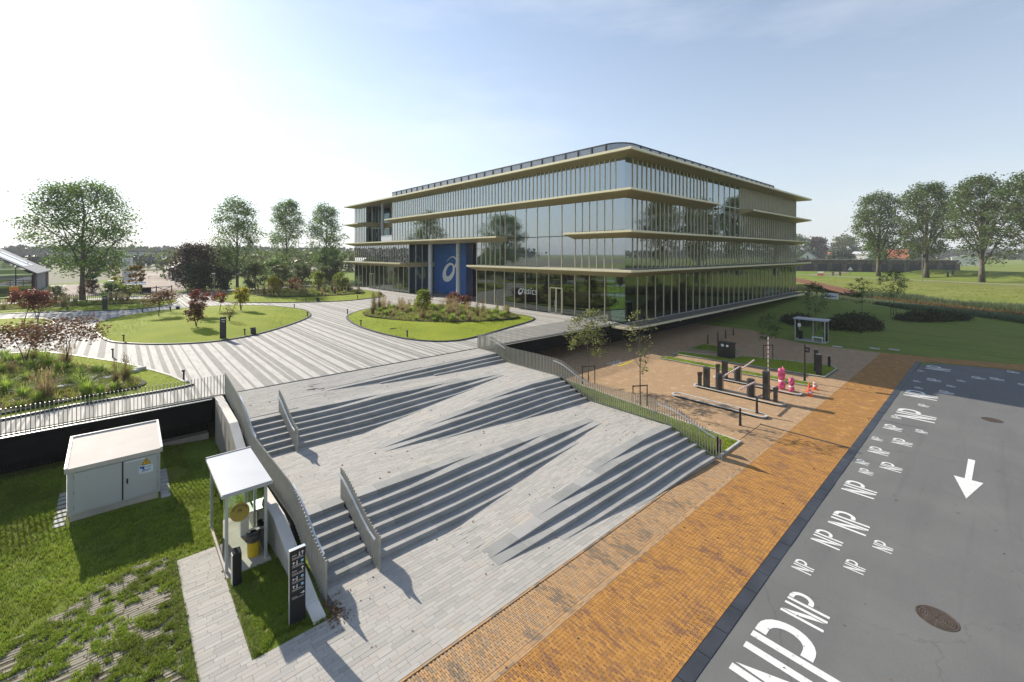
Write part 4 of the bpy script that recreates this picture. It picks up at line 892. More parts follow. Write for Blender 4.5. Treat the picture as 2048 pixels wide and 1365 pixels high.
# ---------------------------------------------------------------- lawns on the deck
def lawn(outline, z, dome, n=6, kerb=True, sm_=True, name='lawn', kmat='darkkerb', mat='lawn'):
    c = spline(outline, n) if sm_ else outline; cx = sum(p[0] for p in c)/len(c); cy = sum(p[1] for p in c)/len(c); mb = MB(); K = 9; m = len(c); vs = []
    for k in range(K):
        f = 1-k/K
        for p in c: vs.append((cx+(p[0]-cx)*f, cy+(p[1]-cy)*f, z+.07+dome*(1-f**2)))
    vs.append((cx, cy, z+.07+dome)); fs = [(k*m+i, k*m+(i+1) % m, (k+1)*m+(i+1) % m, (k+1)*m+i) for k in range(K-1) for i in range(m)]+[((K-1)*m+i, (K-1)*m+(i+1) % m, K*m) for i in range(m)]
    mb.add(vs, fs); me = mb.mesh(name, M[mat], smooth=True); bm = bmesh.new(); bm.from_mesh(me); bmesh.ops.recalc_face_normals(bm, faces=bm.faces)
    if sum(f.normal.z for f in bm.faces) < 0: bmesh.ops.reverse_faces(bm, faces=bm.faces)
    bm.to_mesh(me); bm.free(); o = link(name, me, kind='structure')
    if kerb:
        kb = MB(); prev = None
        for i in range(m+1):
            a = Vector(c[(i-1) % m]); b = Vector(c[(i+1) % m]); d = (b-a).normalized(); q = Vector((-d.y, d.x)); p = Vector(c[i % m]); s = 1 if (p+q-Vector((cx, cy))).length > (p-q-Vector((cx, cy))).length else -1
            i_ = p-q*s*.02; o_ = p+q*s*.14; cur = [(i_.x, i_.y, z-.02), (i_.x, i_.y, z+.10), (o_.x, o_.y, z+.10), (o_.x, o_.y, z-.02)]
            if prev:
                for k in range(3): kb.add([prev[k], cur[k], cur[k+1], prev[k+1]], [(0, 1, 2, 3)])
            prev = cur
        me = kb.mesh('kerb', M[kmat]); bm = bmesh.new(); bm.from_mesh(me); bmesh.ops.remove_doubles(bm, verts=bm.verts, dist=.001); bmesh.ops.recalc_face_normals(bm, faces=bm.faces); bm.to_mesh(me); bm.free(); link('kerb', me, o)
    g = np.random.default_rng(len(c)+int(z*100)); xs = [p[0] for p in c]; ys = [p[1] for p in c]; ar = (max(xs)-min(xs))*(max(ys)-min(ys)); N = int(min(ar*26, 9000)); P = []
    for x, y in zip(g.uniform(min(xs), max(xs), N), g.uniform(min(ys), max(ys), N)):
        if inpoly(x, y, c):
            f = 0
            dd = math.hypot(x-cx, y-cy)
            P.append((x, y, z+.06+dome*max(0, 1-(dd/(.5*math.sqrt(ar)))**2)*.8))
    tufts('turf_blades', P, 5, .075, .06, .006, 5, M['blade'], o); return o
LA = [(-1.9, 59.9), (-.9, 50.5), (.6, 47.0), (3.3, 44.3), (6.2, 43.4), (9.5, 45.0), (13.8, 49.6), (16.6, 54.2), (17.5, 60.0), (15.9, 66.5), (12.5, 71.0), (8.1, 72.8), (3.8, 71.4), (.4, 68.1), (-1.4, 64.0)]
LB = [(20.0, 51.0), (18.3, 45.9), (17.7, 40.3), (18.0, 34.9), (18.9, 32.0), (20.4, 30.5), (22.6, 30.4), (28.4, 32.2), (33.8, 34.2), (35.2, 37.0), (35.3, 44.0), (34.6, 51.4), (30.2, 55.0), (24.6, 55.4)]
LC = [(34.0, 71.2), (30.0, 68.4), (25.5, 67.4), (21.2, 69.0), (15.5, 73.2), (11.0, 80.0), (12.5, 90), (16, 96), (26, 95), (34.5, 90), (36.0, 80)]
LD = [(-11.5, 48.5), (-6.4, 47.9), (-4.4, 47.0), (-2.4, 43.7), (.2, 38.3), (1.9, 33.6), (2.6, 30.8), (2.6, 29.75), (-1.6, 29.6), (-11.5, 29.6)]
LE = [(-14, 74.5), (-9.9, 74.0), (-7.4, 72.6), (-5.8, 69.2), (-5.3, 65.4), (-6.6, 62.2), (-9, 60.8), (-14, 61)]
LFo = [(-17, 81), (-10.8, 80.4), (-5.7, 78.8), (.4, 75.6), (4.2, 77.4), (6.2, 82), (6.2, 88), (3.0, 91.6), (-2.9, 92), (-17, 92)]
lawn(LA, PZ, .55); lawn(LB, PZ, .22); lawn(LC, PZ, .35); lawn(LD, PZ, .12, n=4); lawn(LE, PZ, .25); lawn(LFo, PZ, .25)
# ---------------------------------------------------------------- planting beds
def bed(poly, z, n, mix_, seed, where, dens=14, zd=None):
    rg = random.Random(seed); xs = [p[0] for p in poly]; ys = [p[1] for p in poly]; pts = []; tries = 0
    zz = zd or (lambda x, y: z)
    while len(pts) < n and tries < n*60:
        tries += 1; x = rg.uniform(min(xs), max(xs)); y = rg.uniform(min(ys), max(ys))
        if inpoly(x, y, poly) and all((x-a)**2+(y-b)**2 > .30 for a, b in pts): pts.append((x, y))
    for x, y in pts:
        k = rg.choices(list(mix_), list(mix_.values()))[0]; me = rg.choice(CL[k]); o = link('grass_clump', me); s = rg.uniform(.75, 1.45); o.location = (x, y, zz(x, y)); o.scale = (s, s, s*rg.uniform(.85, 1.1)); o.rotation_euler = (0, 0, rg.random()*6.28)
        tag(o, CLAB[k]+' in the '+where, 'grass clump', CLAB[k]+'s in the '+where)
    P = []; N = int((max(xs)-min(xs))*(max(ys)-min(ys))*dens)
    for _ in range(N):
        x = rg.uniform(min(xs), max(xs)); y = rg.uniform(min(ys), max(ys))
        if inpoly(x, y, poly): P.append((x, y, zz(x, y)-.02))
    tufts('ground_cover', P, seed, .28, .14, .02, 9, M['peren'], label='leafy ground cover filling the '+where, cat='ground cover', lean=.8)
    gb = MB(); gb.add([(p[0], p[1], zz(*p)+.012) for p in spline(poly, 3)], [tuple(range(len(poly)*3))]); structure(gb, 'planting_soil', M['soil'])
BD = [(-9, 45.8), (-5.5, 45.2), (-3.2, 41.8), (-1.0, 37.0), (.6, 33.2), (1.0, 31.2), (-1.0, 30.4), (-9, 30.6)]
bed(BD, PZ+.13, 105, {'green': 8, 'tan': 2.5, 'russet': 1.2, 'low': 4}, 3, 'bed behind the left deck fence', 20, lambda x, y: PZ+.16)
BB = [(21.2, 50.0), (21.0, 46.0), (22.6, 41.0), (25.0, 37.6), (29.5, 35.6), (32.6, 35.4), (34.2, 38.0), (34.0, 44.0), (33.0, 50.0), (29.0, 53.4), (24.2, 53.4)]
bed(BB, PZ, 120, {'green': 6, 'tan': 3, 'russet': 1.3, 'low': 4}, 4, 'bed in the lawn before the entrance', 14, lambda x, y: PZ+.30)
BC = [(17, 82), (19.5, 76.5), (24.5, 74.0), (30.5, 74.6), (33.4, 78), (33.4, 88), (26, 93), (18, 93)]
bed(BC, PZ, 80, {'green': 5, 'tan': 3, 'russet': 2, 'low': 3}, 6, 'bed at the back of the deck', 8, lambda x, y: PZ+.42)
BF = [(-16, 84), (-9, 83), (-3, 82), (1.5, 81.5), (3.5, 85), (0, 89), (-16, 91)]
bed(BF, PZ, 50, {'green': 4, 'tan': 3, 'russet': 2, 'low': 3}, 7, 'far left bed by the back fence', 8, lambda x, y: PZ+.32)
# flat stones in the near bed and stepping slabs in the entrance lawn
for i, (x, y, r) in enumerate([(-.6, 33.9, .5), (-1.3, 34.4, .45), (.4, 34.9, .4), (-2.2, 33.2, .5), (.9, 35.4, .35), (-3.0, 34.0, .42)]):
    g = random.Random(i); pl = [(x+r*math.cos(a)*g.uniform(.8, 1.1), y+.55*r*math.sin(a)*g.uniform(.8, 1.1)) for a in np.linspace(0, 6.283, 8)[:-1]]; mb = MB(); mb.prism(pl, PZ+.1, PZ+.30); single(mb, 'flat_stone', M['kerb'], 'flat pale stone lying among the grasses of the left bed', 'stone', (x, y, PZ+.1), 'stones in the left bed')
for i in range(7):
    x = 19.1+i*1.05; y = 38.4-i*.10+.25*math.sin(i*2); mb = MB(); mb.box(x, y, PZ+.05, x+.62, y+.36, PZ+.17+.018*i); single(mb, 'stepping_slab', M['charcoal'], 'dark stepping slab in the row across the entrance lawn', 'slab', (x, y, PZ+.05), 'stepping slabs in the entrance lawn')
# ---------------------------------------------------------------- small garden trees and shrubs
pm = lambda t: math.sqrt(max(.02, 1-(t*1.15-.35)**2*1.1))
pe = lambda t: math.sqrt(max(.03, 1-(2*t-.9)**2*.92))
def garden(name, label, cat, loc, H, Wd, mat, seed, stems=3, hb=.4, ncl=38, per=30, leaf=.10, tr=.035, group=None, bark='barkd', clr=None, flat=.25):
    wood, P = make_tree(H, H*hb, Wd/2, pm if hb > .2 else pe, seed, 9, ncl, per, leaf, clr or Wd*.075, tr, .05, .6, .007, stems)
    return tree_thing(name, label, cat, loc, wood, P, leaf, M[mat], M[bark], seed, group, sc=1, flat=flat)
ZB = PZ+.16
garden('maple_tree', 'spreading bronze maple nearest the left edge in the fenced bed', 'tree', (-4.5, 41.3, ZB), 2.7, 3.6, 'lf_bronze', 1, 2, .52, 46, 30, .10)
garden('maple_tree', 'spreading bronze maple reaching over the deck from the fenced bed', 'tree', (-2.5, 38.6, ZB), 3.0, 4.2, 'lf_bronze', 2, 2, .52, 56, 30, .10)
garden('maple_tree', 'left one of two dark red maples on the small far left lawn', 'tree', (-7.3, 66.0, PZ+.2), 3.4, 3.2, 'lf_red', 3, 3, .45, 46, 34, .12)
garden('maple_tree', 'right one of two dark red maples on the small far left lawn', 'tree', (-6.4, 66.6, PZ+.2), 3.2, 3.0, 'lf_red', 4, 3, .45, 46, 34, .12)
garden('maple_tree', 'reddish umbrella-shaped maple at the left end of the round lawn', 'tree', (3.1, 61.1, PZ+.5), 2.6, 3.2, 'lf_bronze', 5, 2, .5, 40, 30, .12)
garden('maple_tree', 'sparse thin-leaved maple behind the umbrella-shaped one on the round lawn', 'tree', (4.4, 65.3, PZ+.5), 2.3, 2.8, 'lf_bronze', 6, 3, .45, 20, 16, .11)
garden('maple_tree', 'dense russet maple in the middle of the round lawn', 'tree', (5.3, 50.4, PZ+.4), 2.5, 2.0, 'lf_bronze', 7, 3, .2, 46, 36, .11)
garden('maple_tree', 'red maple behind the dense russet one on the round lawn', 'tree', (6.3, 57.4, PZ+.5), 2.9, 2.3, 'lf_red', 8, 3, .4, 40, 32, .12)
garden('maple_tree', 'thin dark red maple beside the yellow shrub on the round lawn', 'tree', (8.6, 60.6, PZ+.5), 2.4, 2.3, 'lf_red', 9, 2, .5, 24, 26, .12)
garden('shrub', 'bright yellow shrub on the round lawn', 'shrub', (10.7, 60.4, PZ+.45), 2.9, 2.2, 'lf_yel', 10, 5, .22, 46, 34, .12)
garden('shrub', 'almost leafless twiggy shrub behind the black pillar on the round lawn', 'shrub', (8.2, 52.0, PZ+.4), 1.8, 1.9, 'lf_bronze', 11, 5, .1, 24, 7, .08)
garden('shrub', 'yellow and orange shrub at the left of the back bed', 'shrub', (19.0, 80.5, PZ+.4), 3.0, 3.0, 'lf_yel', 12, 4, .2, 46, 34, .14)
garden('shrub', 'yellow green shrub in the middle of the back bed', 'shrub', (27.1, 84.0, PZ+.4), 3.7, 3.0, 'lf_ygr', 13, 4, .15, 56, 34, .14)
garden('shrub', 'yellow green shrub at the right of the back bed near the building', 'shrub', (30.5, 81.5, PZ+.4), 3.5, 3.0, 'lf_ygr', 14, 4, .15, 56, 34, .14)
garden('shrub', 'leafy yellow green shrub rising from the entrance bed', 'shrub', (24.9, 42.3, PZ+.3), 3.1, 2.3, 'lf_ygr', 15, 4, .1, 60, 34, .12)
garden('shrub', 'low dark red shrub right of the entrance columns', 'shrub', (34.0, 49.6, PZ+.25), 1.7, 2.4, 'lf_red', 16, 4, .15, 40, 34, .11)
garden('shrub', 'low dark red shrub at the right end of the entrance bed', 'shrub', (33.6, 46.6, PZ+.25), 1.6, 2.2, 'lf_red', 17, 4, .15, 40, 34, .11)
garden('shrub', 'dull red shrub behind the green one in the entrance bed', 'shrub', (28.6, 48.2, PZ+.3), 2.3, 1.9, 'lf_bronze', 18, 4, .2, 30, 30, .11)
garden('shrub', 'red shrub at the left of the yellow green pair in the back bed', 'shrub', (21.5, 89.0, PZ+.4), 2.2, 3.4, 'lf_red', 19, 4, .15, 36, 30, .13)
garden('shrub', 'red shrub between the yellow green pair in the back bed', 'shrub', (25.0, 90.0, PZ+.4), 2.2, 3.4, 'lf_red', 20, 4, .15, 36, 30, .13)
garden('shrub', 'dark red shrub behind the far left lawn before the brown yard', 'shrub', (-3.6, 86.5, PZ+.3), 3.2, 3.0, 'lf_bronze', 22, 3, .4, 30, 28, .13)
# ---------------------------------------------------------------- large trees
pbig = lambda t: math.sqrt(max(.04, 1-((t-.40)/.62)**2))
ppop = lambda t: math.sqrt(max(.05, 1-((t-.36)/.66)**2))*(1 if t < .4 else 1-.25*(t-.4))
def big(label, loc, H, hb, Rd, seed, mat, nl, ncl, per, leaf, clr, tr, prof=pbig, name='broadleaf_tree', cat='tree', group=None, bark='bark', up=.55):
    wd_, P = make_tree(H, hb, Rd, prof, seed, nl, ncl, per, leaf, clr, tr, .01, up, .03); return tree_thing(name, label, cat, loc, wd_, P, leaf, M[mat], M[bark], seed, group)
big('big round-crowned tree standing alone left of the banner sign', (-4.5, 97.0, 2.3), 18.6, 4.2, 8.3, 31, 'lf_pop', 22, 320, 52, .20, .72, .36)
big('nearest poplar behind the dark purple bush', (17.6, 103.0, 2.3), 19.0, 4.0, 5.9, 32, 'lf_pop', 18, 200, 48, .20, .66, .26, ppop, 'poplar_tree')
big('middle one of three poplars left of the building', (34.7, 133.4, 2.3), 23.0, 5.0, 6.0, 33, 'lf_pop', 18, 200, 48, .24, .72, .27, ppop, 'poplar_tree')
big('poplar closest to the building', (43.3, 127.0, 2.3), 22.0, 4.5, 5.9, 34, 'lf_pop', 18, 200, 48, .24, .72, .27, ppop, 'poplar_tree')
RT = [((183, 25.8), 27.0, 'leftmost tree of the row on the grassy bank'), ((175, 13.9), 27.4, 'second tree from the left in the row on the grassy bank'), ((164.2, 2.7), 26.8, 'third tree from the left in the row on the grassy bank'),
      ((157.0, -6.5), 26.5, 'tree of the bank row cut by the right edge'), ((150.5, -17), 26, 'tree of the bank row mirrored in the right facade, nearest the frame'), ((144, -28), 27, 'tree of the bank row mirrored in the right facade, farther along')]
for i, ((x, y), H_, lab) in enumerate(RT):
    big(lab, (x, y, hz(x, y)-.1), H_, [4.6, 5.8, 5.0, 6.2, 5.5, 5.5][i], [9.0, 8.0, 8.9, 9.4, 8.6, 8.6][i], 50+i*3, 'lf_big', 24, 290, 52, .30, .82, .62, pbig, 'bank_tree', group='row of trees on the grassy bank', up=.7)
# ---------------------------------------------------------------- foreground verge
g = np.random.default_rng(77)
VG = [(-13, 8), (1.28, 9.0), (1.28, 17.42), (2.33, 17.42), (2.33, 18.85), (3.58, 18.85), (3.58, 27.2), (-13, 27.2)]
def verge_z(x, y): return hz(x, y)
vs_ = MB(); nX = 40; nY = 40; xs_ = np.linspace(-13, 3.6, nX); ys_ = np.linspace(8, 27.28, nY); vv = [(x, y, hz(x, y)+.018) for y in ys_ for x in xs_]
vs_.add(vv, [(j*nX+i, j*nX+i+1, (j+1)*nX+i+1, (j+1)*nX+i) for j in range(nY-1) for i in range(nX-1) if not (xs_[i+1] > 1.3 and ys_[j] < 19)])
vs_.add([(1.02, 8, -.013), (1.31, 8, -.013), (1.31, 19.2, -.013), (1.02, 19.2, -.013), (2.4, 11.87, -.012), (4.2, 11.87, -.012), (4.2, 15.4, -.012), (2.4, 15.4, -.012)], [(0, 1, 2, 3), (4, 5, 6, 7)]); vs_.add([(1.0, 17.3, -.016), (3.62, 17.3, -.016), (3.62, 20, -.016), (1.0, 20, -.016)], [(0, 1, 2, 3)])
verge = structure(vs_, 'verge', M['turf'])
# concrete grass-paver strips with tufts between, lower left corner
M['gpave'] = M_noise('weathered_grass_paver', [(.20, .18, .13), (.28, .25, .19), (.33, .30, .235)], 3, .9, 0, .5, 40)
M['verge_soil'] = M_noise('verge_soil', [(.055, .042, .026), (.10, .080, .050), (.085, .09, .035)], 4, .95, 0, .8, 22, bdist=.05)
gz = [(-6.5, 10.0), (1.25, 9.2), (1.25, 17.6), (.3, 17.9), (-1.2, 16.9), (-2.6, 16.0), (-6.5, 14.4)]
mb = MB(); mb.add([(x, y, .004 if y < 20 else .01) for x, y in gz], [tuple(range(len(gz)))]); mb.build('bare_soil', M['verge_soil'], verge)
rg = random.Random(9); cnt = 0; y = 11.4
while y < 17.8:
    x = -5+rg.random()*.4
    while x < 1.18:
        l = rg.uniform(.34, .62)
        if inpoly(x+l/2, y, gz) and x+l < 1.25 and seen((x, y, x+l, y+.07)) and rg.random() < .92 and cnt < 298:
            j = rg.uniform(-.006, .006); w0 = rg.uniform(.062, .085); MB().hexa([(x, y+j, -.03), (x+l-.03, y-j, -.03), (x+l-.03, y+w0-j, -.03), (x, y+w0+j, -.03)], [(x, y+j, .014+rg.uniform(-.004, .004)), (x+l-.03, y-j, .014+rg.uniform(-.004, .004)), (x+l-.03, y+w0-j, .014), (x, y+w0+j, .014)]).build('grass_paver', M['gpave'], verge); cnt += 1
        x += l
    y += .098
from mathutils import noise as mnoise
def nz(x, y, s, o=0.0): return mnoise.noise(Vector((x*s+o, y*s-o, o)))
P = []; P2 = []
for x, y in zip(g.uniform(-9, 3.5, 42000), g.uniform(8.5, 26.9, 42000)):
    if not inpoly(x, y, VG) or (-1.75 < x < 1.45 and 21.7 < y < 26.2): continue
    if not inpoly(x, y, gz):
        if nz(x, y, .9, 3) > -.42: P.append((x, y, hz(x, y)+.01))
for _ in range(1500):
    cx_, cy_ = g.uniform(-6, 1.24), g.uniform(9.5, 17.9)
    if not inpoly(cx_, cy_, gz) or nz(cx_, cy_, .8, 5) < -.45: continue
    rr_ = g.uniform(.04, .13)
    P2 += [(cx_+g.normal()*rr_*.6, cy_+g.normal()*rr_*.45, 0) for _ in range(int(16*rr_/.1))]
tufts('verge_grass', P, 1, .105, .06, .0065, 7, M['blade'], verge, .7); 
ex = []
for x, y, z in P2:
    if x < 1.26: ex.append((x, y, z))
tufts('tuft_grass', ex, 2, .11, .055, .007, 8, M['blade'], verge, .8)
P = [(x, y, -.01) for x, y in zip(g.uniform(2.42, 4.15, 5200), g.uniform(11.95, 15.3, 5200)) if not (x > 3.72 and y > 12.2) and y > 11.95+.18*(nz(x, 0, 2)) and nz(x, y, 1.6, 2) > -.25]
tufts('wedge_grass', P, 3, .10, .06, .0065, 8, M['blade'], verge, .7)
edge = [(1.27-abs(g.normal())*.10, yy, 0) for yy in g.uniform(9, 17.4, 420)]+[(2.40+abs(g.normal())*.06, yy, 0) for yy in g.uniform(12, 15.2, 160)]
tufts('edge_weeds', edge, 4, .12, .07, .008, 8, M['blade_dull'], verge, .8)
# fallen leaves by the foot of the fence
M['litter'] = M_island('fallen_leaves', [(.16, .075, .03), (.22, .12, .045), (.11, .06, .03), (.28, .19, .08)], .8, None, bstr=0)
Pl = np.array([(4.25+g.normal()*.16, 12.0+g.normal()*.28, .022) for _ in range(160)]+[(g.uniform(2.5, 4), g.uniform(12, 15.2), .03) for _ in range(90)]+[(g.uniform(5, 20), g.uniform(9.3, 12.5), 0) for _ in range(0)])
link('leaf_litter', leaf_mesh('leaf_litter', Pl, .06, g, M['litter'], .08, 1.3), verge, kind='stuff')

# ---------------------------------------------------------------- transformer kiosk
M['machg'] = M_plain('grey_hinge', (.20, .20, .19), .5); M['kiosk'] = M_noise('kiosk_paint', [(.40, .405, .395), (.45, .455, .445)], .8, .38, 0, 0, spec=.5, stretch=(1, 1, .4)); M['kroof'] = M_noise('kiosk_roof', [(.44, .39, .35), (.50, .45, .41)], 1.2, .7, 0, .1, 40)
k0, k1, ky0, ky1 = -1.40, 1.16, 21.9, 24.45
t = thing('transformer_kiosk', 'beige metal transformer kiosk with two doors and a yellow warning triangle', 'kiosk', ((k0+k1)/2, (ky0+ky1)/2, 0))
MB().box(k0+.06, ky0+.06, -.15, k1-.06, ky1-.06, .42).build('plinth', M['concrete'], t); MB().box(k0, ky0+.03, .40, k1, ky1, 1.98).build('body', M['kiosk'], t)
q = MB(); q.hexa([(k0-.07, ky0-.07, 1.97), (k1+.07, ky0-.07, 1.97), (k1+.07, ky1+.07, 2.0), (k0-.07, ky1+.07, 2.0)], [(k0-.07, ky0-.07, 2.12), (k1+.07, ky0-.07, 2.12), (k1+.07, ky1+.07, 2.42), (k0-.07, ky1+.07, 2.42)]); q.build('roof', M['kroof'], t)
q = MB()
for xa_ in (k0-.072, k1+.0): q.hexa([(xa_, ky0-.075, 2.08), (xa_+.072, ky0-.075, 2.08), (xa_+.072, ky1+.075, 2.38), (xa_, ky1+.075, 2.38)], [(xa_, ky0-.075, 2.165), (xa_+.072, ky0-.075, 2.165), (xa_+.072, ky1+.075, 2.465), (xa_, ky1+.075, 2.465)])
q.box(k0, ky1+.005, 2.38, k1, ky1+.076, 2.464); q.build('roof_rim', M['kiosk'], t)
xm = k0+1.46
for a, b, nm in ((k0+.17, xm-.025, 'l'), (xm+.025, k1-.10, 'r')):
    d = MB().box(a, ky0-.012, .47, b, ky0+.03, 1.9).build('door', M['kiosk'], t)
    for zz in (.62, 1.15, 1.68): xh = a-.012 if nm == 'l' else b; MB().box(xh, ky0-.022, zz, xh+.012, ky0-.008, zz+.12).build('hinge', M['machg'], d)
    if nm == 'r':
        MB().box(a+.08, ky0-.03, 1.05, a+.13, ky0-.012, 1.24).build('handle', M['darkmetal'], d)
        M['warn'] = M_plain('warning_yellow', (.75, .42, .02), .5); M['label'] = M_plain('pale_label', (.62, .68, .74), .4)
        q = MB(); q.add([(a+.50, ky0-.016, 1.60), (a+.80, ky0-.016, 1.60), (a+.65, ky0-.016, 1.86)], [(0, 1, 2)]); q.build('warning_triangle', M['warn'], d)
        q = MB()
        for p0, p1 in (((.53, 1.615), (.77, 1.615)), ((.77, 1.615), (.65, 1.83)), ((.65, 1.83), (.53, 1.615)), ((.67, 1.77), (.63, 1.70)), ((.63, 1.70), (.67, 1.70)), ((.67, 1.70), (.64, 1.64))): q.bar((a+p0[0], ky0-.019, p0[1]), (a+p1[0], ky0-.019, p1[1]), .004, .014)
        q.build('warning_sign', M['black'], d)
        MB().box(a+.44, ky0-.018, 1.28, a+.86, ky0-.012, 1.57).build('label_plate', M['label'], d)
        M['lblue'] = M_plain('logo_blue', (.02, .08, .28), .5); q = MB(); q.box(a+.46, ky0-.0215, 1.48, a+.60, ky0-.018, 1.55); q.box(a+.54, ky0-.0216, 1.43, a+.60, ky0-.0182, 1.48); q.build('label_logo', M['lblue'], d)
        q = MB()
        for zz, l in ((1.50, .18), (1.40, .26), (1.36, .22)): q.box(a+.62 if zz > 1.45 else a+.52, ky0-.021, zz, (a+.62 if zz > 1.45 else a+.52)+l, ky0-.018, zz+.018)
        q.build('label_lines', M['lblue'], d); MB().box(a+.05, ky0-.017, 1.835, a+.62, ky0-.012, 1.87).build('number_strip', M['label'], d)
MB().box(xm-.022, ky0-.006, .47, xm+.022, ky0+.031, 1.9).build('door_gap', M['darkmetal'], t)
lv = MB()
for i in range(26): lv.box(k0-.03, ky0+.25, .5+i*.055, k0, ky1-.2, .53+i*.055)
lv.build('louvres', M['kiosk'], t)
for x in (k0-.36, k1+.03):
    for i in range(8): MB().box(x, ky0-.05+i*.31, -.03, x+.30, ky0+.25+i*.31, .035+hz(x, ky0+i*.31)).build('border_slab', M['kerb'], t)

# ---------------------------------------------------------------- smoking shelters
def glass_panel(mb, a, b, z0, z1, th=.012):
    a = Vector(a); b = Vector(b); d = (b-a).normalized(); n = Vector((-d.y, d.x))*th/2; mb.hexa([(a.x-n.x, a.y-n.y, z0), (b.x-n.x, b.y-n.y, z0), (b.x+n.x, b.y+n.y, z0), (a.x+n.x, a.y+n.y, z0)], [(a.x-n.x, a.y-n.y, z1), (b.x-n.x, b.y-n.y, z1), (b.x+n.x, b.y+n.y, z1), (a.x+n.x, a.y+n.y, z1)])
M['shpost'] = M_plain('grey_post_paint', (.42, .43, .40), .4, 0, .5)
t = thing('smoking_shelter', 'small glass smoking shelter with a flat white roof beside the left stair fence', 'shelter', (3.05, 17.1, 0))
MB().box(2.36, 15.33, -.05, 3.56, 18.8, .03).build('floor_slab', M['concrete'], t)
q = MB(); q.box(2.27, 15.55, 2.36, 3.62, 18.75, 2.44); q.build('roof', M['roofwhite'], t); q = MB(); q.box(2.25, 15.53, 2.33, 3.64, 15.57, 2.42); q.box(2.25, 18.73, 2.36, 3.64, 18.77, 2.47); q.box(2.25, 15.57, 2.34, 2.28, 18.73, 2.42); q.build('roof_trim', M['shpost'], t)
for x, y in ((2.40, 15.66), (3.46, 15.66), (3.46, 17.2), (2.40, 18.6), (3.46, 18.6)): MB().box(x-.04, y-.04, .03, x+.04, y+.04, 2.36).build('post', M['shpost'], t)
for a, b in (((2.40, 16.35), (2.40, 18.55)), ((2.45, 18.6), (3.42, 18.6)), ((3.46, 15.75), (3.46, 17.1)), ((3.46, 17.3), (3.46, 18.5))):
    q = MB(); glass_panel(q, a, b, .10, 2.2); q.build('glass_panel', M['clear'], t)
t = thing('standing_table', 'white standing table inside the near smoking shelter', 'table', (3.2, 17.45, .03)); MB().box(2.92, 17.1, .78, 3.42, 17.8, .86).build('table_top', M['whitepaint'], t); MB().box(3.05, 17.28, .03, 3.3, 17.62, .78).build('pedestal', M['whitepaint'], t)
M['yellow'] = M_plain('yellow_disc', (.60, .42, .06), .5); 
t = thing('round_sign', 'round yellow no-smoking-litter sign propped against the white table', 'sign', (2.98, 17.0, .86)); q = MB(); q.tube([(2.98, 17.02, 1.02), (2.98, 16.995, 1.03)], .285, 28); d = q.build('disc', M['yellow'], t)
q = MB()
for p0, p1 in (((-.035, -.1), (-.05, .06)), ((-.05, .06), (.05, .06)), ((.05, .06), (.035, -.1)), ((.035, -.1), (-.035, -.1)), ((-.03, .06), (-.03, .11)), ((-.03, .11), (.03, .11)), ((.03, .11), (.03, .06))): q.bar((2.98+p0[0], 16.99, 1.02+p0[1]), (2.98+p1[0], 16.99, 1.02+p1[1]), .012, .006)
for k in range(22): a = R(25+k*6.2); q.box(2.98-.225*math.cos(a)-.008, 16.982, 1.03+.225*math.sin(a)-.012, 2.98-.225*math.cos(a)+.008, 16.992, 1.03+.225*math.sin(a)+.012)
for k in range(9): a = R(-110+k*5); q.box(2.98+.225*math.cos(a)-.008, 16.982, 1.03+.225*math.sin(a)-.012, 2.98+.225*math.cos(a)+.008, 16.992, 1.03+.225*math.sin(a)+.012)
q.build('print', M['black'], d)
t = thing('waste_bin', 'yellow bin with a black bag and lid at the front of the near smoking shelter', 'bin', (3.18, 15.98, .03)); M['binyel'] = M_plain('bin_yellow', (.62, .42, .015), .45)
MB().lathe(3.18, 15.98, [(.16, .03), (.17, .05), (.18, .62), (.18, .64)], 20).build('bin_body', M['binyel'], t, smooth=False); M['bag'] = M_noise('black_bin_bag', [(.02, .018, .015), (.07, .06, .05)], 6, .3, 0, .8, 18, spec=.6)
MB().lathe(3.18, 15.98, [(.19, .50), (.225, .56), (.215, .68), (.20, .74)], 18).build('bin_bag', M['bag'], t); MB().lathe(3.18, 15.98, [(.205, .73), (.21, .77), (.19, .80), (.09, .79), (.08, .74)], 24).build('lid', M['darkmetal'], t)
t = thing('ashtray', 'small dark ashtray fixed to a post of the near smoking shelter', 'ashtray', (3.33, 16.1, 1.0)); MB().lathe(3.34, 15.86, [(.06, .95), (.075, .96), (.08, 1.12), (.065, 1.12), (.06, 1.0)], 16).build('cup', M['charcoal'], t); MB().box(3.36, 15.70, 1.0, 3.44, 15.86, 1.06).build('bracket', M['charcoal'], t)
t = thing('post_box', 'short black square pillar at the left front corner of the near smoking shelter', 'pillar', (2.53, 14.9, 0)); MB().hexa([(2.42, 14.78, -.03), (2.64, 14.78, -.03), (2.64, 15.02, -.03), (2.42, 15.02, -.03)], [(2.42, 14.78, 1.0), (2.64, 14.78, .97), (2.64, 15.02, 1.02), (2.42, 15.02, 1.05)]).build('body', M['darkmetal'], t); MB().box(2.405, 14.80, .05, 2.42, 15.0, .95).build('side_plate', M['shpost'], t)
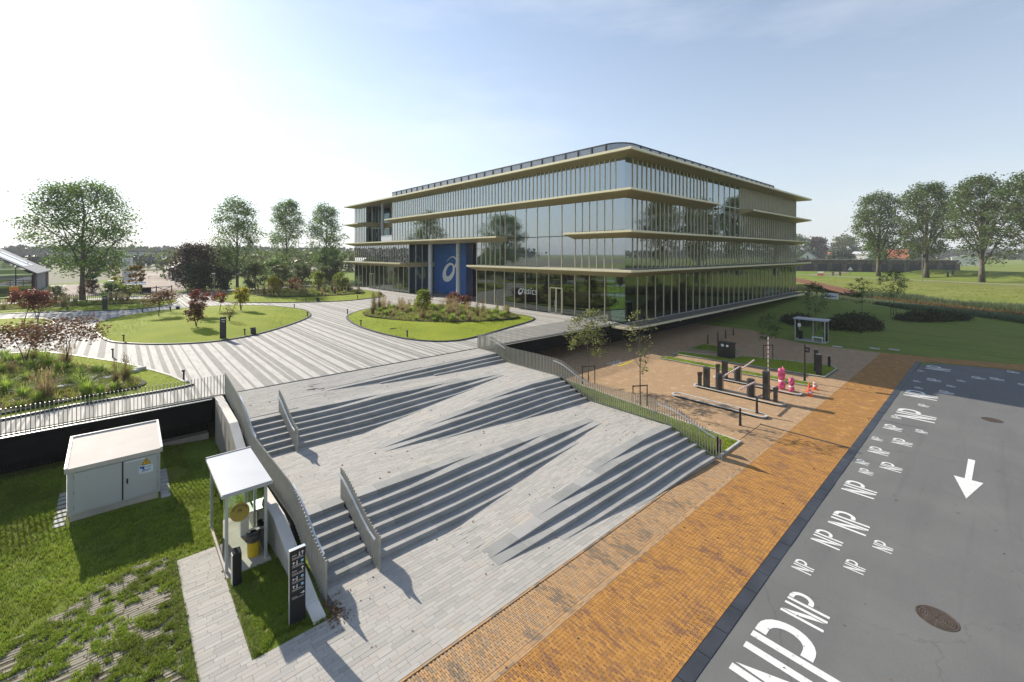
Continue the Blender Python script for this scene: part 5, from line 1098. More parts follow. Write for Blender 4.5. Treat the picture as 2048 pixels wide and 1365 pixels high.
# black wayfinding sign
t = thing('wayfinding_sign', 'tall black wayfinding pillar with white arrows and lines of text by the steps', 'sign', (3.46, 12.3, 0)); sx0, sx1, sy, sz = 3.27, 3.65, 12.26, 1.96
MB().box(sx0, sy, -.05, sx1, sy+.10, sz).build('panel', M['black'], t); MB().box(sx0-.005, sy-.005, sz, sx1+.005, sy+.105, sz+.012).build('cap', M['rail'], t); MB().box(sx0-.012, sy+.02, .0, sx0, sy+.09, sz).build('edge_trim', M['shpost'], t)
M['dotb'] = M_plain('pictogram_blue', (.25, .50, .62), .5)
def sgn(body, x, z, size, nm='lettering'):
    o = link(nm, text_mesh(body, size, M['white']), t, (x-3.46, sy-.003-12.3, z)); o.rotation_euler = (R(90), 0, 0)
def arrow(x, z, d, s=.05):
    q = MB(); c = {'up': (0, 1), 'left': (-1, 0), 'right': (1, 0)}[d]; px, pz = -c[1], c[0]; y_ = sy-.004
    q.bar((x-c[0]*s, y_, z-c[1]*s), (x+c[0]*s, y_, z+c[1]*s), .005, .013) if abs(c[0]) else q.box(x-.0065, y_-.002, z-s, x+.0065, y_+.002, z+s)
    for k in (-1, 1): q.bar((x+c[0]*s, y_, z+c[1]*s), (x+c[0]*s*.25+px*k*s*.7, y_, z+c[1]*s*.25+pz*k*s*.7), .005, .013)
    q.build('arrow', M['white'], t)
def person_mark(x, z):
    q = MB(); y_ = sy-.004; q.tube([(x, y_, z+.045), (x, y_-.002, z+.045)], .011, 8)
    for a, b in (((0, .03), (0, -.01)), ((0, -.01), (-.015, -.05)), ((0, -.01), (.018, -.05)), ((0, .025), (-.018, 0)), ((0, .025), (.018, .005))): q.bar((x+a[0], y_, z+a[1]), (x+b[0], y_, z+b[1]), .004, .010)
    q.build('pictogram', M['white'], t)
rows = [('b', 'p', 'up', 'Bicycle parking', 0), ('u', 'p', None, 'Bicycle parking', 1), ('b', None, 'up', 'Entrance visitors', 0), ('l', 'p', None, 'Entrance visitors', 1), ('u', 'p', None, 'Loading dock', 1), (None, None, 'right', 'Parking', 0)]
for i, (a, p, ar, tx, dot) in enumerate(rows):
    z = sz-.15-i*.205
    if a == 'b': sgn('asics', sx0+.05, z-.005, .062)
    if a == 'u': arrow(sx0+.09, z+.01, 'up', .04)
    if a == 'l': arrow(sx0+.10, z+.01, 'left', .04)
    if p: person_mark(sx0+(.23 if a == 'b' else .17), z+.01)
    if ar: arrow(sx1-.075, z+(.02 if ar == 'up' else -.01), ar, .045)
    if dot: q = MB(); q.tube([(sx1-.08, sy-.004, z+.02), (sx1-.08, sy-.006, z+.02)], .036, 14); q.build('pictogram_disc', M['dotb'], t)
    sgn(tx, sx0+.05, z-.065, .042); MB().box(sx0+.05, sy-.003, z-.092, sx1-.04, sy, z-.087).build('rule_line', M['white'], t)
# second shelter by the parking
sxa, sxb, sya, syb = 56.7, 58.2, 12.45, 15.35
t = thing('smoking_shelter', 'white roofed glass shelter on the far lawn behind the parking barriers', 'shelter', (57.4, 13.9, 0)); MB().box(sxa, sya, -.05, sxb, syb, .06).build('floor_slab', M['kerb'], t)
MB().box(sxa-.12, sya-.12, 2.34, sxb+.12, syb+.12, 2.46).build('roof', M['roofwhite'], t)
for x, y in ((sxa+.06, sya+.06), (sxa+.06, syb-.06), (sxb-.06, sya+.06), (sxb-.06, syb-.06), (sxb-.06, 13.9)): MB().box(x-.045, y-.045, .06, x+.045, y+.045, 2.34).build('post', M['shpost'], t)
for a, b in (((sxb-.06, sya+.1), (sxb-.06, 13.85)), ((sxb-.06, 13.95), (sxb-.06, syb-.1)), ((sxa+.1, sya+.06), (sxb-.1, sya+.06)), ((sxa+.1, syb-.06), (sxb-.1, syb-.06))): q = MB(); glass_panel(q, a, b, .15, 2.25); q.build('glass_panel', M['clear'], t)
MB().box(sxa+.08, 14.75, 1.5, sxa+.10, 15.05, 1.9).build('notice', M['white'], t)
t = thing('bench', 'white slatted bench inside the far shelter', 'bench', (57.1, 13.2, .06)); MB().box(56.95, 12.75, .46, 57.35, 13.75, .52).build('seat', M['whitepaint'], t)
for y in (12.8, 13.7): MB().box(57.0, y-.03, .06, 57.3, y+.03, .46).build('leg', M['whitepaint'], t)
for y, n in ((14.95, 'left'), (12.62, 'right')):
    t = thing('waste_bin', 'black bin at the %s end of the far shelter' % n, 'bin', (57.6, y, .06)); MB().box(57.45, y-.16, .06, 57.75, y+.16, .95).build('bin_body', M['darkmetal'], t); MB().box(57.43, y-.18, .95, 57.77, y+.18, 1.0).build('lid', M['darkmetal'], t)

gl_ = np.random.default_rng(5); Pl = []
for _ in range(260):
    x, y = gl_.uniform(4.6, 20.4), gl_.uniform(9.3, 26)
    if not in_steps(x, y, .1): Pl.append((x, y, zplaza(x, y)+.012))
for _ in range(120): Pl.append((gl_.uniform(8, 50), gl_.uniform(-6, 4.4), .02))
for _ in range(160): Pl.append((gl_.uniform(6, 50), gl_.uniform(5, 9), .022))
tag(link('scattered_leaves', leaf_mesh('scattered_leaves', np.array(Pl), .055, gl_, M['litter'], .1, 1.3), kind='stuff'), 'small dry leaves scattered over the paving and the road', 'leaves')
wd_ = []
for _ in range(90):
    y = gl_.choice([gl_.uniform(9, 20)]); x = 20.62-abs(gl_.normal())*.25
    if not in_steps(x, y, .1): wd_.append((x, y, zplaza(x, y)))
for _ in range(70):
    W = WED[gl_.integers(0, 4)]; x = gl_.uniform(7, 19); q_ = wBand(W, x)
    if q_: wd_.append((x, q_[0]-.02, zplaza(x, q_[0]-.05)))
tufts('joint_weeds', wd_, 12, .05, .05, .005, 6, M['blade_dull'], plaza, .8)
# ---------------------------------------------------------------- embankment between steps and parking
emb = MB(); nX = 14; rowsY = np.arange(8.9, 26.7, .6); vv = []
def xo(y): return 23.7+(y-8.9)*.13
for y in rowsY:
    for i in range(nX):
        f = i/(nX-1); z1 = prof(PR, y)-.06; vv.append((20.82+(xo(y)-20.82)*f, y, .03+(z1-.03)*(1-f)**1.6))
emb.add(vv, [(j*nX+i, j*nX+i+1, (j+1)*nX+i+1, (j+1)*nX+i) for j in range(len(rowsY)-1) for i in range(nX-1)]); eb = structure(emb, 'grass_embankment', M['lawn'], True)
P = []
for x, y in zip(g.uniform(20.85, 26, 15000), g.uniform(8.95, 26.3, 15000)):
    if x < xo(y)-.05: f = (x-20.82)/(xo(y)-20.82); P.append((x, y, .03+(prof(PR, y)-.09)*(1-f)**1.6))
tufts('embankment_blades', P, 6, .10, .06, .007, 6, M['blade'], eb, .7)
q = MB(); q.box(21.0, 8.80, -.05, 23.75, 8.90, .10)
for a, b in zip(np.arange(8.9, 26, 1.0), np.arange(9.9, 27, 1.0)): q.hexa([(xo(a), a, -.05), (xo(a)+.1, a, -.05), (xo(b)+.1, b-.01, -.05), (xo(b), b-.01, -.05)], [(xo(a), a, .06), (xo(a)+.1, a, .06), (xo(b)+.1, b-.01, .06), (xo(b), b-.01, .06)])
q.build('kerb', M['kerb'], eb)
# ---------------------------------------------------------------- kerbed islands and lawn strips in the parking
def stadium(x, y0, y1, r, n=8): return [(x+r*math.cos(a), y1-r+r*math.sin(a)) for a in np.linspace(0, math.pi, n)]+[(x+r*math.cos(a), y0+r+r*math.sin(a)) for a in np.linspace(math.pi, 2*math.pi, n)]
def kerb_ring(poly, wd, z0, z1, mat, parent):
    n = len(poly); cx = sum(p[0] for p in poly)/n; cy = sum(p[1] for p in poly)/n; mb = MB(); IN = []
    for i in range(n):
        a = Vector(poly[i-1]); b = Vector(poly[i]); c = Vector(poly[(i+1) % n]); d1 = (b-a).normalized(); d2 = (c-b).normalized(); m = Vector((-(d1.y+d2.y), d1.x+d2.x)); m = m.normalized()/max(.5, math.sqrt(max(.1, (1+d1.dot(d2))/2)))
        IN.append(b+m*wd)
    for i in range(n):
        j = (i+1) % n; o1, o2, i1, i2 = poly[i], poly[j], IN[i], IN[j]
        mb.hexa([(*o1, z0), (*o2, z0), (i2.x, i2.y, z0), (i1.x, i1.y, z0)], [(*o1, z1), (*o2, z1), (i2.x, i2.y, z1), (i1.x, i1.y, z1)])
    return mb.build('kerb', mat, parent)
ISL = [(28.35, 9.05, 15.0), (31.45, 8.98, 14.95), (34.65, 8.92, 14.9)]
for x, y0, y1 in ISL:
    pl = stadium(x, y0, y1, .40); o = structure(MB().prism(pl, -.05, .09), 'traffic_island', M['brick_p']); kerb_ring(pl, .13, -.05, .13, M['kerb'], o)
def strip(poly, name='parking_lawn'):
    o = structure(MB().prism(poly, -.05, .09), name, M['lawn']); kerb_ring(poly, .12, -.05, .11, M['kerb'], o); P = []
    xs = [p[0] for p in poly]; ys = [p[1] for p in poly]
    for x, y in zip(g.uniform(min(xs), max(xs), 3500), g.uniform(min(ys), max(ys), 3500)):
        if inpoly(x, y, poly): P.append((x, y, .085))
    tufts('turf_blades', P, 8, .07, .06, .006, 5, M['blade'], o); return o
strip([(37.25, 9.3), (37.7, 8.95), (38.3, 9.1), (38.2, 20.6), (37.6, 21.2), (37.0, 20.8)]); strip([(40.9, 8.98), (44.6, 8.92), (45.4, 9.4), (45.3, 11), (43.7, 16.25), (41.95, 16.35), (41.0, 20.9), (39.5, 20.9)]); strip([(43.6, 17.0), (45.9, 17.2), (46.4, 21.0), (42.7, 20.9)])
M['bollard'] = M_plain('black_bollard', (.018, .019, .021), .4, 0, .5)
def bollard(x, y, h, label, z=0, group=None):
    q = MB(); q.lathe(x, y, [(.085, z-.03), (.085, z+.10), (.072, z+.12), (.056, z+h-.05), (.050, z+h), (.0, z+h+.012)][:5], 14); return single(q, 'bollard', M['bollard'], label, 'bollard', (x, y, z), group)
bollard(26.05, 9.72, .97, 'black bollard standing alone on the brick nearest the bar fence'); bollard(28.55, 9.70, .92, 'black bollard on the front tip of the nearest kerbed island', .09)
for i, (x, y) in enumerate([(47.2, 20.9), (49.7, 20.9), (51.7, 20.85), (54.1, 20.95)]): bollard(x, y, .95, ['leftmost', 'second', 'third', 'rightmost'][i]+' of four black bollards in the shade under the building', 0, 'bollards under the building')
M['machine'] = M_plain('anthracite_machine', (.026, .027, .029), .42, 0, .5, .15, 3); M['machsteel'] = M_plain('machine_side', (.26, .25, .23), .35, .6)
M['redw'] = None
def mk_stripe():
    m, t_, o = newmat('red_white_boom'); v = coords(t_, (1, 1, 1), 'Object'); w_ = t_.nodes.new('ShaderNodeTexWave'); w_.wave_type = 'BANDS'; w_.bands_direction = 'X'; w_.inputs['Scale'].default_value = 1.05
    t_.links.new(v, w_.inputs['Vector']); c = ramp(t_, w_.outputs['Fac'], [(.75, .74, .72), (.75, .74, .72), (.50, .05, .05), (.50, .05, .05)], [0, .74, .78, 1]); principled(t_, o, c, .4); return m
M['redw'] = mk_stripe()
def reader(x, y, h, label, z=.09, lean=.06):
    t = thing('ticket_reader', label, 'ticket machine', (x, y, z)); q = MB(); q.hexa([(x-.11, y-.10, z), (x+.11, y-.10, z), (x+.11, y+.10, z), (x-.11, y+.10, z)], [(x-.10, y-.10, z+h*.72), (x+.10, y-.10, z+h*.72), (x+.10, y+.10, z+h*.72), (x-.10, y+.10, z+h*.72)]); q.build('column', M['machine'], t)
    q = MB(); q.hexa([(x-.11, y-.10-lean*.3, z+h*.72), (x+.11, y-.10-lean*.3, z+h*.72), (x+.11, y+.12, z+h*.72), (x-.11, y+.12, z+h*.72)], [(x-.13, y-.10-lean, z+h), (x+.13, y-.10-lean, z+h), (x+.13, y+.12, z+h-.04), (x-.13, y+.12, z+h-.04)]); q.build('head', M['machine'], t); return t
def tall(x, y, h, label, z=.09):
    t = thing('ticket_terminal', label, 'ticket machine', (x, y, z)); MB().box(x-.20, y-.16, z, x+.20, y+.16, z+h-.08).build('cabinet', M['machine'], t); q = MB(); q.hexa([(x-.22, y-.18, z+h-.08), (x+.22, y-.18, z+h-.08), (x+.22, y+.18, z+h-.08), (x-.22, y+.18, z+h-.08)], [(x-.20, y-.14, z+h), (x+.20, y-.14, z+h), (x+.20, y+.16, z+h+.02), (x-.20, y+.16, z+h+.02)]); q.build('hood', M['machine'], t)
    MB().box(x-.215, y-.10, z+h*.62, x-.202, y+.10, z+h*.86).build('screen', M['darkmetal'], t); MB().box(x+.201, y-.15, z+.02, x+.215, y+.15, z+h-.1).build('side_panel', M['machsteel'], t); return t
def barrier(x, y, h, label, boom=None, z=.09):
    t = thing('parking_barrier', label, 'barrier', (x, y, z)); MB().lathe(x, y, [(.24, z), (.24, z+h-.06), (.235, z+h-.02), (.20, z+h)], 16).build('cabinet', M['machine'], t); MB().box(x-.12, y-.255, z+.05, x+.12, y-.235, z+h-.12).build('service_door', M['machsteel'], t)
    if boom:
        (dx, dz, l) = boom; ln = math.hypot(dx, dz); bm_ = MB(); bm_.box(0, -.03, -.045, l, .03, .045); me = bm_.mesh('boom', M['redw']); o = link('boom', me, t, (0, -.29, h-.14)); o.rotation_euler = (0, -math.atan2(dz, dx), 0)
    return t
reader(31.45, 14.52, 1.0, 'short black reader post at the far end of the middle island'); tall(31.45, 14.02, 1.42, 'tall black ticket terminal at the far end of the middle island'); barrier(31.5, 13.15, 1.15, 'round black barrier at the rear of the middle island with a boom across the lane', (1, .06, 2.75))
reader(34.75, 14.62, 1.0, 'short black reader post at the far end of the third island'); tall(34.65, 14.05, 1.4, 'tall black ticket terminal at the far end of the third island'); barrier(34.6, 13.1, 1.13, 'round black barrier on the third island with its boom raised slightly', (1, .1, 2.5))
barrier(31.6, 11.12, 1.18, 'round black barrier at the front of the middle island with its boom to the left', (-1, .02, 2.75)); t_ = tall(31.7, 10.2, 1.85, 'tallest black terminal on the middle island with its boom standing upright')
me = MB().box(0, -.022, -.03, 3.1, .022, .03).mesh('boom', M['redw']); o = link('boom', me, t_, (.30, -.02, 1.0)); o.rotation_euler = (0, R(-90), 0)
reader(31.6, 9.62, .96, 'short black reader post at the front tip of the middle island')
M['pink'] = M_noise('pink_film', [(.42, .02, .10), (.62, .06, .18), (.75, .20, .32)], 5, .25, 0, .9, 9, spec=.6, bdist=.08)
def wrapped(x, y, h, w_, label, ears, z=.09):
    t = thing('wrapped_machine', label, 'ticket machine', (x, y, z)); gg = random.Random(int(h*100)); q = MB(); n = 12; rings = []
    prf = [(0, .95), (.18, 1.05), (.30, .92), (.42, .80), (.50, .95), (.72, 1.15), (.9, 1.1), (1.0, .95)]
    for f, s in prf: rings.append([(x+w_*s*math.copysign(abs(math.cos(a))**.6, math.cos(a))*gg.uniform(.92, 1.08)-f*.15*h*.3, y+w_*.8*s*math.copysign(abs(math.sin(a))**.6, math.sin(a))*gg.uniform(.92, 1.08), z+h*f+gg.uniform(-.01, .01)) for a in np.linspace(0, 2*math.pi, n+1)[:-1]])
    q.add([p for r in rings for p in r], [(i*n+k, i*n+(k+1) % n, (i+1)*n+(k+1) % n, (i+1)*n+k) for i in range(len(prf)-1) for k in range(n)]+[tuple((len(prf)-1)*n+k for k in range(n))])
    cx = x-.15*h*.3
    for s in ears: q.add([(cx+s*w_*.5, y-.06, z+h*.96), (cx+s*w_*1.0, y, z+h*.92), (cx+s*w_*.6, y+.06, z+h*.96), (cx+s*w_*1.25, y, z+h*1.10)], [(0, 1, 3), (1, 2, 3), (2, 0, 3)])
    q.build('film_wrap', M['pink'], t, smooth=False); q = MB()
    for f in (.40, .44): q.tube([(x-f*.15*h*.3+w_*.93*math.cos(a), y+w_*.78*math.sin(a), z+h*f+.02*math.sin(2*a)) for a in np.linspace(0, 2*math.pi, 17)], .018, 5, cap=False)
    q.build('tape', M['white'], t); return t
wrapped(35.0, 10.25, 1.45, .24, 'tall machine wrapped in bright pink film on the third island', (-1, 1)); wrapped(34.85, 9.6, .92, .19, 'shorter machine wrapped in bright pink film at the tip of the third island', (-1, 1))
M['cone'] = M_plain('cone_orange', (.80, .09, .02), .5); M['coneband'] = M_plain('cone_white', (.78, .76, .74), .4)
def cone(x, y, label, bands=True):
    t = thing('traffic_cone', label, 'traffic cone', (x, y, 0)); q = MB(); q.box(x-.19, y-.19, 0, x+.19, y+.19, .035); q.build('base', M['cone'], t); H_ = .66
    def rr(z): return .145*(1-z/H_)+.028*(z/H_)
    for a, b, m in ((.035, .20, 'cone'), (.20, .34, 'coneband'), (.34, .44, 'cone'), (.44, .56, 'coneband'), (.56, .66, 'cone')) if bands else ((.035, .66, 'cone'),):
        MB().lathe(x, y, [(rr(a), a), (rr(b), b)], 16).build('cone_body' if m == 'cone' else 'reflective_band', M[m], t)
cone(35.0, 8.55, 'orange and white traffic cone closest to the pink wrapped machines'); cone(36.0, 8.85, 'plain orange traffic cone in the middle of the three', False); cone(36.95, 8.75, 'orange and white traffic cone farthest from the pink machines')
# lamp post with camera, access pillars, cabinet
t = thing('camera_post', 'slim black post with a camera box in front of the lawn strip', 'post', (38.5, 9.75, 0)); MB().cyl(38.5, 9.75, -.05, 2.85, .055, n=12).build('pole', M['bollard'], t); MB().cyl(38.5, 9.75, -.05, .7, .085, n=12).build('base', M['bollard'], t); MB().box(38.55, 9.50, 2.25, 38.85, 9.72, 2.65).build('camera_box', M['bollard'], t); MB().box(38.52, 9.52, 2.40, 38.56, 9.70, 2.52).build('lens', M['machsteel'], t)
def pillar(x, y, h, w_, label, z=.09):
    t = thing('access_pillar', label, 'pillar', (x, y, z)); MB().box(x-w_, y-w_, z, x+w_, y+w_, z+h).build('column', M['bollard'], t); MB().box(x-w_-.004, y-w_-.004, z+h, x+w_+.004, y+w_+.004, z+h+.03).build('cap', M['machsteel'], t); MB().box(x-w_-.03, y-w_*.7, z+h*.55, x-w_, y+w_*.7, z+h*.8).build('intercom', M['darkmetal'], t)
pillar(42.5, 9.95, 1.75, .13, 'slim black access pillar at the rear of the corner lawn'); pillar(41.35, 9.5, 1.6, .17, 'thicker black access pillar at the front of the corner lawn'); pillar(45.0, 9.6, .85, .09, 'short black access pillar at the kerb corner of the corner lawn')
t = thing('black_cabinet', 'black electrical cabinet with small stickers on the shaded lawn strip', 'cabinet', (42.0, 16.9, 0)); MB().box(41.6, 16.2, .0, 42.3, 17.55, 1.42).build('body', M['darkmetal'], t); MB().box(41.56, 16.15, 1.42, 42.34, 17.6, 1.48).build('top', M['darkmetal'], t)
MB().box(41.592, 16.95, 1.10, 41.6, 17.2, 1.32).build('sticker', M['label'], t); MB().box(41.592, 16.55, 1.12, 41.6, 16.75, 1.30).build('sticker', M['white'], t); MB().box(41.592, 16.86, .1, 41.6, 16.88, 1.38).build('door_gap', M['charcoal'], t)
# STOP lettering and yellow line on the brick
st = text_mesh('STOP', 1.25, M['roadpaint']); M['lineyel'] = M_plain('line_yellow', (.62, .52, .02), .6); o = link('painted_word', st, park, (31.85, 22.35, .004)); o.scale = (.62, .85, 1)
q = MB(); q.add([(31.9, 21.75, .004), (34.6, 21.95, .004), (34.6, 22.15, .004), (31.9, 21.95, .004)], [(0, 1, 2, 3)]); q.build('painted_line', M['lineyel'], park)
q = MB(); q.add([(24.0, 9.4, .003), (27.6, 9.1, .003), (35.0, 8.7, .003), (35.0, 8.45, .003), (27.0, 8.6, .003), (23.9, 9.0, .003)], [tuple(range(6))]) 
# small dark covered sign at the fence foot
t = thing('small_board', 'small dark angular board with a reddish mark at the lower end of the right fence', 'sign', (21.75, 9.1, 0)); q = MB(); q.prism([(21.6, 9.0), (21.95, 9.08), (21.9, 9.22), (21.58, 9.16)], .0, [.75, .55, .58, .85]); q.build('board', M['charcoal'], t); M['rust'] = M_plain('red_mark', (.30, .07, .05), .6); q = MB(); q.box(21.65, 8.985, .42, 21.86, 8.999, .60); q.build('mark', M['rust'], t)
# ---------------------------------------------------------------- young staked trees
def staked(label, x, y, z, H, Wd, ncl, per, seed, mat='lf_ygr', stakes=2, bark='bark', leaf=.11, hb=.42, sh=1.3):
    wd_, P = make_tree(H, H*hb, Wd/2, pe, seed, 10, ncl, per, leaf, Wd*.055, .045, .03, .6, .008); t = tree_thing('young_tree', label, 'tree', (x, y, z), wd_, P, leaf, M[mat], M[bark], seed)
    for k in range(stakes):
        s = (-1) ** k; q = MB(); q.cyl(s*.42, -s*.25, -.1, sh, .035, n=8); o = link('stake', q.mesh('stake', M['barkd']), t)
    if stakes > 1: q = MB(); q.bar((.42, -.25, sh-.05), (-.42, .25, sh-.05), .06, .06); link('cross_bar', q.mesh('cross_bar', M['barkd']), t)
    return t
M['lf_birch'] = M_leaf('sparse_birch_leaves', [(.12, .15, .04), (.18, .20, .06), (.22, .22, .08)], .4)
staked('leafy young staked tree behind the middle of the right fence', 26.0, 20.4, .05, 5.6, 4.0, 60, 22, 61, 'lf_birch', hb=.38); staked('nearly bare young staked tree behind the lower part of the right fence', 24.6, 15.2, .05, 6.6, 2.6, 34, 7, 62, 'lf_birch', hb=.30)
staked('young staked tree in the shade between the black cabinet and the lamp post', 44.0, 14.0, .09, 4.4, 2.6, 40, 18, 63, 'lf_big'); staked('young tree with a pale stake behind the far shelter', 64.5, 15.2, hz(64.5, 15.2), 6.0, 3.6, 50, 24, 64, 'lf_big'); staked('thin young tree in the middle of the shaded far lawn', 78.6, 12.9, hz(78.6, 12.9), 6.2, 3.4, 46, 26, 65, 'lf_big'); staked('fuller young tree at the right of the shaded far lawn', 90.1, 10.9, hz(90.1, 10.9), 7.2, 4.2, 70, 30, 66, 'lf_big')
# ---------------------------------------------------------------- deck furniture
def light_bollard(x, y, label, z=PZ+.05, h=.6):
    t = thing('bollard_light', label, 'bollard light', (x, y, z), group='low bollard lights along the deck lawns'); MB().box(x-.045, y-.045, z-.06, x+.045, y+.045, z+h-.1).build('stem', M['bollard'], t); MB().box(x-.10, y-.05, z+h-.1, x+.06, y+.05, z+h).build('head', M['bollard'], t)
BL = [((.2, 48.2), 'on the front left edge of the round lawn'), ((-.4, 41.6), 'at the far side of the fenced bed'), ((2.7, 31.2), 'nearest the camera at the tip of the fenced bed'), ((-1.8, 61.3), 'at the left end of the round lawn'), ((-5.3, 67.6), 'at the right tip of the small far left lawn'), ((-8.0, 60.8), 'on the front edge of the small far left lawn'), ((-5.0, 79.0), 'on the back left lawn left of the tall pillar'), ((2.0, 70.2), 'on the back left edge of the round lawn'), ((17.2, 62.5), 'on the back right edge of the round lawn'), ((16.0, 53.0), 'on the right tip of the round lawn'), ((20.3, 52.2), 'at the far left edge of the entrance lawn'), ((18.0, 42.8), 'on the left edge of the entrance lawn'), ((18.5, 34.2), 'at the front of the entrance lawn'), ((20.9, 70.0), 'on the front edge of the back lawn'), ((28.3, 68.6), 'near the right tip of the back lawn'), ((8.2, 44.6), 'beside the black box on the round lawn'), ((29.4, 55.0), 'at the back of the entrance lawn'), ((11.6, 79.5), 'at the left edge of the back lawn')]
for (x, y), lb in BL: light_bollard(x, y, 'low black bollard light '+lb)
def info(x, y, h, w_, label, z):
    t = thing('info_pillar', label, 'sign', (x, y, z)); MB().box(x-w_/2, y-.06, z-.1, x+w_/2, y+.06, z+h).build('panel', M['bollard'], t); q = MB()
    for k in range(4): q.box(x-w_*.3+k*w_*.17, y-.064, z+h*.86, x-w_*.3+k*w_*.17+.05, y-.06, z+h*.90); q.box(x-w_*.3+(k % 3)*w_*.2, y-.064, z+h*.76, x-w_*.3+(k % 3)*w_*.2+.05, y-.06, z+h*.80)
    q.build('lettering', M['white'], t)
info(6.5, 44.1, 1.85, .46, 'tall black information pillar on the front edge of the round lawn', PZ+.07); info(-1.5, 77.0, 1.75, .5, 'tall black information pillar on the back left lawn', PZ+.1)
for (x, y), lb in (((8.9, 44.8), 'small black box with slanted top on the front edge of the round lawn'), ((22.3, 69.0), 'small black box on the front edge of the back lawn'), ((5.4, 69.4), 'small slanted black board at the back of the round lawn'), ((33.2, 70.6), 'small black board at the right tip of the back lawn')):
    t = thing('service_box', lb, 'box', (x, y, PZ)); q = MB(); q.hexa([(x-.2, y-.12, PZ), (x+.2, y-.12, PZ), (x+.2, y+.12, PZ), (x-.2, y+.12, PZ)], [(x-.2, y-.12, PZ+.48), (x+.2, y-.12, PZ+.48), (x+.2, y+.12, PZ+.62), (x-.2, y+.12, PZ+.62)]); q.build('body', M['bollard'], t); MB().box(x-.22, y+.12, PZ+.55, x+.22, y+.15, PZ+.64).build('lip', M['darkmetal'], t)
# ---------------------------------------------------------------- background, left
M['yard'] = M_noise('pinkish_brick_yard', [(.19, .14, .11), (.24, .18, .145), (.28, .22, .18)], .5, .9, 0, .2, 8); M['palepath'] = M_noise('pale_path', [(.40, .37, .33), (.48, .45, .40)], .6, .9)
zg = 2.35
structure(MB().prism([(-11.8, 108), (-3, 105.5), (2.5, 104.6), (6.9, 105.0), (10, 112), (12, 135), (14, 175), (15.5, 235), (4, 238), (3.2, 175), (1.6, 150), (-4.5, 148), (-11.8, 147)], 2.2, zg), 'brick_yard', M['yard'])
structure(MB().prism([(-10, 121.2), (2, 120), (2.2, 120.6), (-10, 121.8)], 2.2, zg+.006), 'yard_line', M['palepath']); structure(MB().prism([(3.4, 150), (12.3, 147), (12.4, 148), (3.5, 151)], 2.2, zg+.006), 'yard_line', M['palepath']); structure(MB().prism([(3.6, 200), (14, 200), (14, 204), (3.6, 204)], 2.2, zg+.006), 'yard_line', M['palepath'])
M['field'] = M_noise('stubble_field', [(.105, .10, .055), (.135, .125, .07), (.12, .13, .06)], .03, .95, 0, .3, 2, stretch=(1, .3, 1)); structure(MB().prism([(-400, 240), (-11.9, 152), (3, 178), (3.6, 240), (16, 240), (15, 178), (40, 170), (160, 200), (330, 480), (-400, 500)], 2.2, 2.346), 'stubble_field', M['field'])
ribbon('back_path', [(-16, 98.2), (-2, 97.2), (6, 99.5), (14, 103), (24, 104), (40, 108)], 2.6, M['palepath'], .04)
# gabled glass building
M['slate'] = M_plain('dark_slate_roof', (.10, .115, .13), .6); M['solar'] = M_plain('pale_roof_panel', (.62, .62, .62), .3); M['brickd'] = M_noise('dark_brick', [(.055, .04, .035), (.10, .075, .065)], 4, .85)
t = thing('gabled_glass_building', 'dark gabled building with a fully glazed front at the left edge', 'building', (-20, 135, 2.3)); gx0, gx1, gy0, gy1, ze = -30., -12.4, 125., 147., 6.1; xr = -20.5; zr = ze+(gx1-xr)*.66
q = MB(); q.box(gx1-.35, gy0+.4, 2.2, gx1, gy0+3.6, ze); q.box(gx1-.35, gy1-4, 2.2, gx1, gy1, ze); q.box(gx0, gy0+.4, 2.2, gx0+.35, gy1, ze); q.box(gx0, gy1-.3, 2.2, gx1, gy1, ze); q.build('wall', M['brickd'], t)
q = MB(); q.add([(gx1+.4, gy0-.4, ze-.2), (gx1+.4, gy1, ze-.2), (xr, gy1, zr), (xr, gy0-.4, zr)], [(0, 1, 2, 3)]); q.add([(gx1+.4, gy0-.4, ze-.45), (gx1+.4, gy1, ze-.45), (xr, gy1, zr-.25), (xr, gy0-.4, zr-.25)], [(3, 2, 1, 0)])
q.add([(gx1+.4, gy0-.4, ze-.45), (gx1+.4, gy0-.4, ze-.2), (xr, gy0-.4, zr), (xr, gy0-.4, zr-.25)], [(0, 1, 2, 3)]); q.add([(gx1+.4, gy0-.4, ze-.45), (gx1+.4, gy1, ze-.45), (gx1+.4, gy1, ze-.2), (gx1+.4, gy0-.4, ze-.2)], [(0, 1, 2, 3)]); q.add([(gx0-.4, gy0-.4, ze-.2), (gx0-.4, gy1, ze-.2), (xr, gy1, zr), (xr, gy0-.4, zr)], [(3, 2, 1, 0)]); rf = q.build('roof', M['slate'], t)
q = MB(); s_ = (zr-ze+.2)/(xr-gx1-.4)
for a, b in ((gy0+1.5, gy0+9), (gy0+11, gy0+15)): q.add([(gx1-1.6, a, ze-.2+(-2.0)*s_+.06), (gx1-1.6, b, ze-.2+(-2.0)*s_+.06), (gx1-6, b, ze-.2+(-6.4)*s_+.06), (gx1-6, a, ze-.2+(-6.4)*s_+.06)], [(0, 1, 2, 3)])
q.build('roof_light', M['solar'], rf)
xs_ = np.linspace(gx0+.4, gx1-.35, 9)
for a, b in zip(xs_, xs_[1:]):
    ha = ze+(gx1-a)*.66-.6 if a > xr else ze+(a-gx0)*.66-.6; hb_ = ze+(gx1-b)*.66-.6 if b > xr else ze+(b-gx0)*.66-.6; q = MB(); q.add([(a+.05, gy0+.1, 2.3), (b-.05, gy0+.1, 2.3), (b-.05, gy0+.1, hb_), (a+.05, gy0+.1, ha)], [(0, 1, 2, 3)]); q.build('gable_pane', M['glass'], t); q = MB(); q.bar((b, gy0+.06, 2.3), (b, gy0+.06, hb_), .12); q.bar((a, gy0+.06, 5.3), (b, gy0+.06, 5.3), .08); q.build('gable_mullion', M['charcoal'], t)
